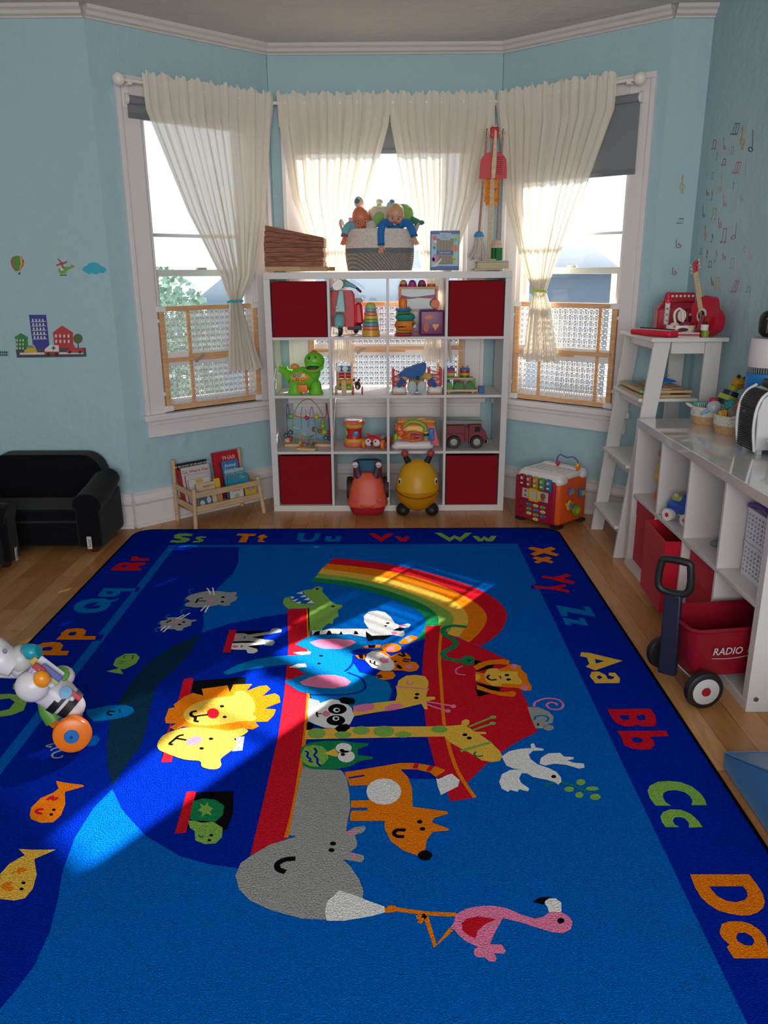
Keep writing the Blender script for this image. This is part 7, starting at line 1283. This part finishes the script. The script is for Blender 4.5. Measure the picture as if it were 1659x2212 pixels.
# heater
t=thing('fan_heater','white fan heater with black ribbed grille on the low unit','heater',(1.535,3.16,UH+.0005)); HT=M('#dedee2',.3)
c=B(); pp=[(-.10,.03),(-.10,.17),(-.085,.23),(-.05,.262),(0,.27),(.10,.27),(.10,.03)]
c.prism([(-.085,.02),(-.093,.17),(-.078,.222),(-.045,.25),(0,.258),(.10,.258),(.10,.02)],(0,-.10,0),(1,0,0),(0,0,1),-.165,HT); c.build('body',t,bev=.012)
GLK=M('#18181c',.5); c=B()
for k in range(30):
    q=k/29; 
    if q<.62: a=(-.090-.004*q,.02+.165*q/.62)
    else: u_=(q-.62)/.38; a=(-.094+.058*u_**1.6,.185+.062*math.sin(u_*PI/2))
    c.tube([(a[0]-.004,-.088,a[1]),(a[0]-.004,.052,a[1])],.0038,GLK,6)
c.build('black_grille',t)
for yy in (-.095,.058): c=B(); c.tube([(-.088,yy,.015),(-.102,yy,.1),(-.10,yy,.18),(-.08,yy,.232),(-.04,yy,.26)],.006,HT,8,smooth=4); c.build('grille_trim',t)
c=B(); c.rb((-.005,-.02,.272),(.08,.07,.03),.01,GLK); 
for k in range(6): c.box(-.035+k*.012,-.052,.262,-.029+k*.012,.012,.29,GLK)
c.build('control_knob',t)
c=B(); c.lathe([(.007,0),(.006,.002),(0,.002)],(.01,-.1,.21),M('#5a5c60',.4),(0,-1,0),12); c.build('screw',t); c=B(); c.text('ZE',(-.105,-.0,.16),(0,-1,0),(0,0,1),.012,M('#d8d8d8',.5)); c.build('badge_lettering',t)
for xx in (-.06,.08):
    for yy in (-.07,.04): c=B(); c.box(xx-.01,yy-.01,0,xx+.01,yy+.01,.019,HT); c.build('foot',t)
t=thing('air_purifier','tall blue and white cylindrical purifier behind the heater','air purifier',(1.597,3.37,UH+.0005))
c=B(); c.lathe([(.076,.0),(.078,.004),(.078,.285),(.074,.288)],(0,0,0),M('#1f7fc8',.4),n=40); c.build('blue_sleeve',t)
c=B(); c.lathe([(.070,.2885),(.070,.312)],(0,0,0),M('#26282c',.6),n=40)
for k in range(44): a=2*PI*k/44; c.box(.0705*math.cos(a)-.0016,.0705*math.sin(a)-.0016,.289,.0705*math.cos(a)+.0016,.0705*math.sin(a)+.0016,.312,M('#8c8e90',.5))
c.build('vent_slots',t)
c=B(); c.lathe([(.074,.3125),(.0755,.316),(.0735,.425),(.070,.43),(0,.431)],(0,0,0),M('#d4d0d4',.35),n=40); tp=c.build('white_top',t)
c=B()
for k in range(70): a=k*2.4; r_=.066*math.sqrt(k/70); c.cyl((r_*math.cos(a),r_*math.sin(a),.4305),(r_*math.cos(a),r_*math.sin(a),.4325),.0026,M('#8c8a8e',.5),n=6)
c.build('vent_dots',tp)
t=thing('bluetooth_speaker','rounded black speaker standing on top of the purifier','speaker',(1.598,3.36,UH+.4335)); c=B(); c.rb((.0,0,.055),(.115,.08,.11),.036,M('#101012',.5)); c.build('body',t); c=B(); c.tube([(-.045,-.043,.02),(-.045,-.043,.075),(-.046,-.043,.08)],.0015,M('#7c7a76',.4),6); c.tube([(-.052,-.041,.079),(-.036,-.044,.079)],.0015,M('#9c9a96',.4),6); c.build('printed_logo',t)
# ---------- wagon ----------
WR=M('#8c1428',.3); WRI=M('#6c0c18',.4)
t=thing('toy_wagon','dark red plastic wagon with black handle parked into the low unit','wagon',(1.03,2.595,0),R(8))
def rect(x0,x1,y0,y1,r,n=6):
    o=[]
    for cx_,cy_,a0 in ((x1-r,y1-r,0),(x0+r,y1-r,90),(x0+r,y0+r,180),(x1-r,y0+r,270)):
        for i in range(n+1): a=R(a0+90*i/n); o.append((cx_+r*math.cos(a),cy_+r*math.sin(a)))
    return o
def loft(c,rings,m,cap=(True,False)):
    n=len(rings[0]); v=[p for r_ in rings for p in r_]; f=[]
    for i in range(len(rings)-1):
        for j in range(n): f.append((i*n+j,i*n+(j+1)%n,(i+1)*n+(j+1)%n,(i+1)*n+j))
    if cap[0]: f.append(tuple(range(n-1,-1,-1)))
    if cap[1]: f.append(tuple((len(rings)-1)*n+j for j in range(n)))
    c.add(v,f,m)
def ringz(x0,x1,y0,y1,r,z,fr=0): return [(a,b,z) for a,b in rect(x0,x1,y0,y1,r)]
c=B(); rings=[ringz(.04,.44,-.08,.08,.03,.085),ringz(.02,.47,-.095,.095,.035,.16),ringz(.005,.49,-.108,.108,.04,.262),ringz(-.005,.50,-.118,.118,.045,.268),ringz(-.008,.503,-.121,.121,.045,.276),ringz(-.002,.497,-.115,.115,.042,.281),ringz(.012,.483,-.10,.10,.036,.276),ringz(.026,.464,-.088,.088,.03,.16),ringz(.046,.434,-.074,.074,.026,.092)]
loft(c,rings,WR,(True,True)); c.build('tub',t,sharp=50)
c=B(); c.prism(pts('.05,.0 .09,-.0 .09,.05'),(0,0,0),(1,0,0),(0,0,1),.001,WR) if False else None
c.text('RADIO',(.135,-.1155,.195),(1,0,0),(0,.12,1),.036,M('#c4b8bc',.4),bold=.012,shear=.25); c.text('FLYER',(.25,-.1175,.198),(1,0,0),(0,.12,1),.034,M('#c4b8bc',.4),bold=.008,shear=.3); c.tube([(.08,-.117,.172),(.15,-.1165,.168),(.24,-.119,.178),(.33,-.12,.19)],.0012,M('#c4b8bc',.4),5,smooth=4); c.build('side_lettering',t)
DB=M('#1b2036',.45)
hx=Vector((.74,-.67,0)); hq=Vector((.67,.74,0)); hp=lambda w,d,z,o=0:Vector((-.014+o,0,z))+hx*w+hq*d
c=B(); c.hexa([hp(-.032,-.015,.06),hp(.032,-.015,.06),hp(.032,.015,.06),hp(-.032,.015,.06)],[hp(-.03,-.013,.375,-.01),hp(.03,-.013,.375,-.01),hp(.03,.013,.375,-.01),hp(-.03,.013,.375,-.01)],DB); hs=c.build('handle_shaft',t,bev=.006)
c=B(); c.tube([hp(a,0,b,-.012) for a,b in ((-.034,.38),(-.055,.41),(-.05,.48),(-.038,.498),(.038,.498),(.05,.48),(.055,.41),(.034,.38))],.0135,BLK,12,True,3); c.build('grip_loop',hs)
for s in (-1,1):
    for xx in (.045,.40):
        c=B(); c.lathe([(.0,-.018),(.056,-.018),(.066,-.013),(.070,0),(.066,.013),(.056,.018),(0,.018)],(xx,s*.145,.0705),BLK,(0,1,0),n=36); w=c.build('wheel',t)
        c=B(); c.lathe([(.0,.0185),(.048,.0185),(.050,.017)],(xx,s*.145,.0705),M('#c4c4c6',.4),(0,s,0),n=30); wc=c.build('white_disc',w); c=B(); c.lathe([(.017,.019),(.015,.022),(0,.0225)],(xx,s*.145,.0705),M('#9c1828',.35),(0,s,0),n=20); c.build('red_cap',wc)
for xx in (.045,.40): c=B(); c.cyl((xx,-.125,.0705),(xx,.125,.0705),.006,M('#c8c8c8',.3,'',.8),n=10); c.build('axle',t)
# ---------- wedge mat ----------
VN=M('#4d86b8',.35)
t=thing('wedge_mat','blue vinyl foam wedge mat at the right frame edge','foam mat',(1.026,0,0))
c=B(); c.hexa([(0,1.35,0),(.6,1.35,0),(.6,2.108,0),(0,2.108,0)],[(0,1.35,.396),(.6,1.35,.396),(.6,2.108,.052),(0,2.108,.052)],VN); c.build('foam_body',t,bev=.006)
c=B(); c.tube([(.0,1.35,.397),(0,2.108,.053)],.0025,M('#5c96c8',.3),6); c.tube([(.0,2.108,.053),(.6,2.108,.053)],.0025,M('#5c96c8',.3),6); c.build('piping',t)
# ---------- zebra walker ----------
ZY=2.24
def zw(cx,cy,dy=0.): 
    p=ony(cx/6.9125,1360+cy/6.9125,ZY+dy); return Vector((p.x+1.027,p.y-ZY,p.z))
t=thing('zebra_walker','white zebra push walker toy with orange wheel on the rug','toy walker',(-1.027,ZY,RZ+.0005)); ZO=Vector((0,0,-RZ-.0005)); zz_=lambda a,b,d=0.:zw(a,b,d)+ZO
ZWH=M('#dcdae0',.3)
wc=zz_(1075,1520,-.045); wc.z=.0605
for s,dy in ((0,0.),(1,.14)):
    c=B(); c.lathe([(.0,-.02),(.045,-.02),(.056,-.014),(.060,0),(.056,.014),(.045,.02),(0,.02)],wc+Vector((-.55*dy,.9*dy,0)),M('#f47c14',.3),(.25,-1,.12),n=40); w=c.build('orange_wheel',t); c=B(); c.lathe([(.023,.0205),(.021,.024),(0,.0245)],wc+Vector((-.55*dy,.9*dy,0)),M('#1c72c0',.3),(.25,-1,.12),n=24); c.cyl(wc+Vector((-.55*dy,.9*dy,0))+Vector((.25,-1,.12)).normalized()*.0246,wc+Vector((-.55*dy,.9*dy,0))+Vector((.25,-1,.12)).normalized()*.0255,.005,M('#123a6c',.4),n=12); c.build('blue_hub',w)
c=B(); c.tube([zz_(1080,1130,.03),zz_(900,1000,.03),zz_(700,850,.03),zz_(500,700,.03)],[.044,.055,.058,.054],ZWH,20,smooth=5); c.ball(zz_(1085,1140,.03),.040,ZWH,18); c.build('body',t)
dn=(zz_(500,700)-zz_(1080,1130)).normalized()
for (a,b) in ((880,1095),(1025,1185)):
    q=zz_(a+30,b-75,.03); c=B(); c.tube([q-dn*.013,q+dn*.013],[.0535,.0565] if a<900 else [.0465,.0505],BLK,20,caps=False); c.build('black_stripe',t)
c=B(); c.ball(zz_(480,850,-.06),(.052,.042,.05),ZWH,20); p1_=c.build('side_pod',t); c=B(); c.ball(zz_(625,740,-.075),(.026,.022,.028),M('#f0961c',.25),18); c.build('orange_ball',p1_); c=B(); c.tube([zz_(560,700,-.06)+Vector((.026*math.cos(a*PI/8),-.006*math.sin(a*PI/8),.034*math.sin(a*PI/8)-.004)) for a in range(16)],.005,M('#b8a8d8',.35),6,True); c.build('purple_ring',p1_)
c=B(); c.ball(zz_(930,700,.07),(.040,.035,.036),ZWH,18); p2_=c.build('side_pod',t); c=B(); c.lathe([(.028,0),(.026,.006),(0,.007)],zz_(900,670,.04),M('#6cb048',.35),(.3,-.7,.65),n=24); c.build('green_face',p2_)
pn=Vector((.35,-.75,.56)).normalized(); pu=dn; pr_=pu.cross(pn).normalized()
def plate(cx,cy,dy,w,h,th,m,nm,par=None):
    q=zz_(cx,cy,dy); c=B(); c.hexa([q-pr_*w-pu*h,q+pr_*w-pu*h,q+pr_*w+pu*h,q-pr_*w+pu*h],[q-pr_*w-pu*h+pn*th,q+pr_*w-pu*h+pn*th,q+pr_*w+pu*h+pn*th,q-pr_*w+pu*h+pn*th],m); return c.build(nm,par or t,bev=.003)
plate(700,640,-.035,.030,.045,.012,M('#cfd0dc',.35),'play_panel'); plate(770,650,-.045,.010,.036,.014,M('#5a5cac',.35),'purple_book'); plate(760,735,-.05,.008,.028,.012,M('#a8b478',.4),'picture_page'); plate(590,590,-.055,.010,.020,.016,M('#a82430',.35),'red_latch'); plate(1105,975,-.02,.008,.026,.016,M('#c83a54',.35),'red_flipper'); plate(510,470,-.03,.012,.008,.012,M('#c8a848',.4),'gold_piece')
c=B(); c.lathe([(.020,0),(.019,.004),(0,.005)],zz_(980,940,-.035),M('#5c9cc8',.35),(.3,-.8,.5),n=22); c.build('blue_dial',t); c=B(); c.ball(zz_(1075,1030,-.035),.0085,ZWH,12); c.build('white_knob',t)
c=B(); c.tube([zz_(400,560,.02),zz_(300,470,.02)],[.043,.046],ZWH,18); c.ball(zz_(320,440,.01),(.042,.042,.046),M('#c4c4c8',.35),20); c.build('neck',t)
c=B(); c.tube([zz_(230,560,-.01),zz_(80,470,-.01),zz_(-120,330,-.01),zz_(-300,200,-.01)],[.034,.046,.05,.04],ZWH,20,smooth=5); hd=c.build('head',t); c=B(); c.ball(zz_(72,322,-.055),(.0075,.004,.009),M('#8878a8',.3),12); c.build('eye',hd)
c=B(); c.tube([zz_(380,290,.0),zz_(470,330,-.02),zz_(520,360,-.02)],[.018,.026,.02],M('#1c98b0',.3),14,smooth=3); c.tube([zz_(500,340,-.02),zz_(585,320,-.02)],[.016,.021],M('#1c98b0',.3),12); c.build('teal_horn',t)
c=B(); c.tube([zz_(640,1050,.05),zz_(720,1200,.05),zz_(820,1330,.05)],[.018,.030,.034],M('#5c9c38',.4),14,smooth=3); c.build('green_leg',t); c=B(); c.tube([zz_(600,1060,.03),zz_(690,1090,.03)],[.012,.016],M('#d8702c',.4),10); c.build('orange_joint',t)
c=B(); c.tube([zz_(-100,330,.1),zz_(-350,-40,.1)],[.012,.012],M('#4c9cc8',.4),10); c.tube([zz_(300,620,.12),zz_(-100,330,.1)],[.012,.012],M('#4c9cc8',.4),10); c.tube([zz_(-500,1200,.1),zz_(-200,700,.1),zz_(300,640,.1)],[.016,.016,.02],ZWH,10,smooth=4); c.build('rear_frame',t)
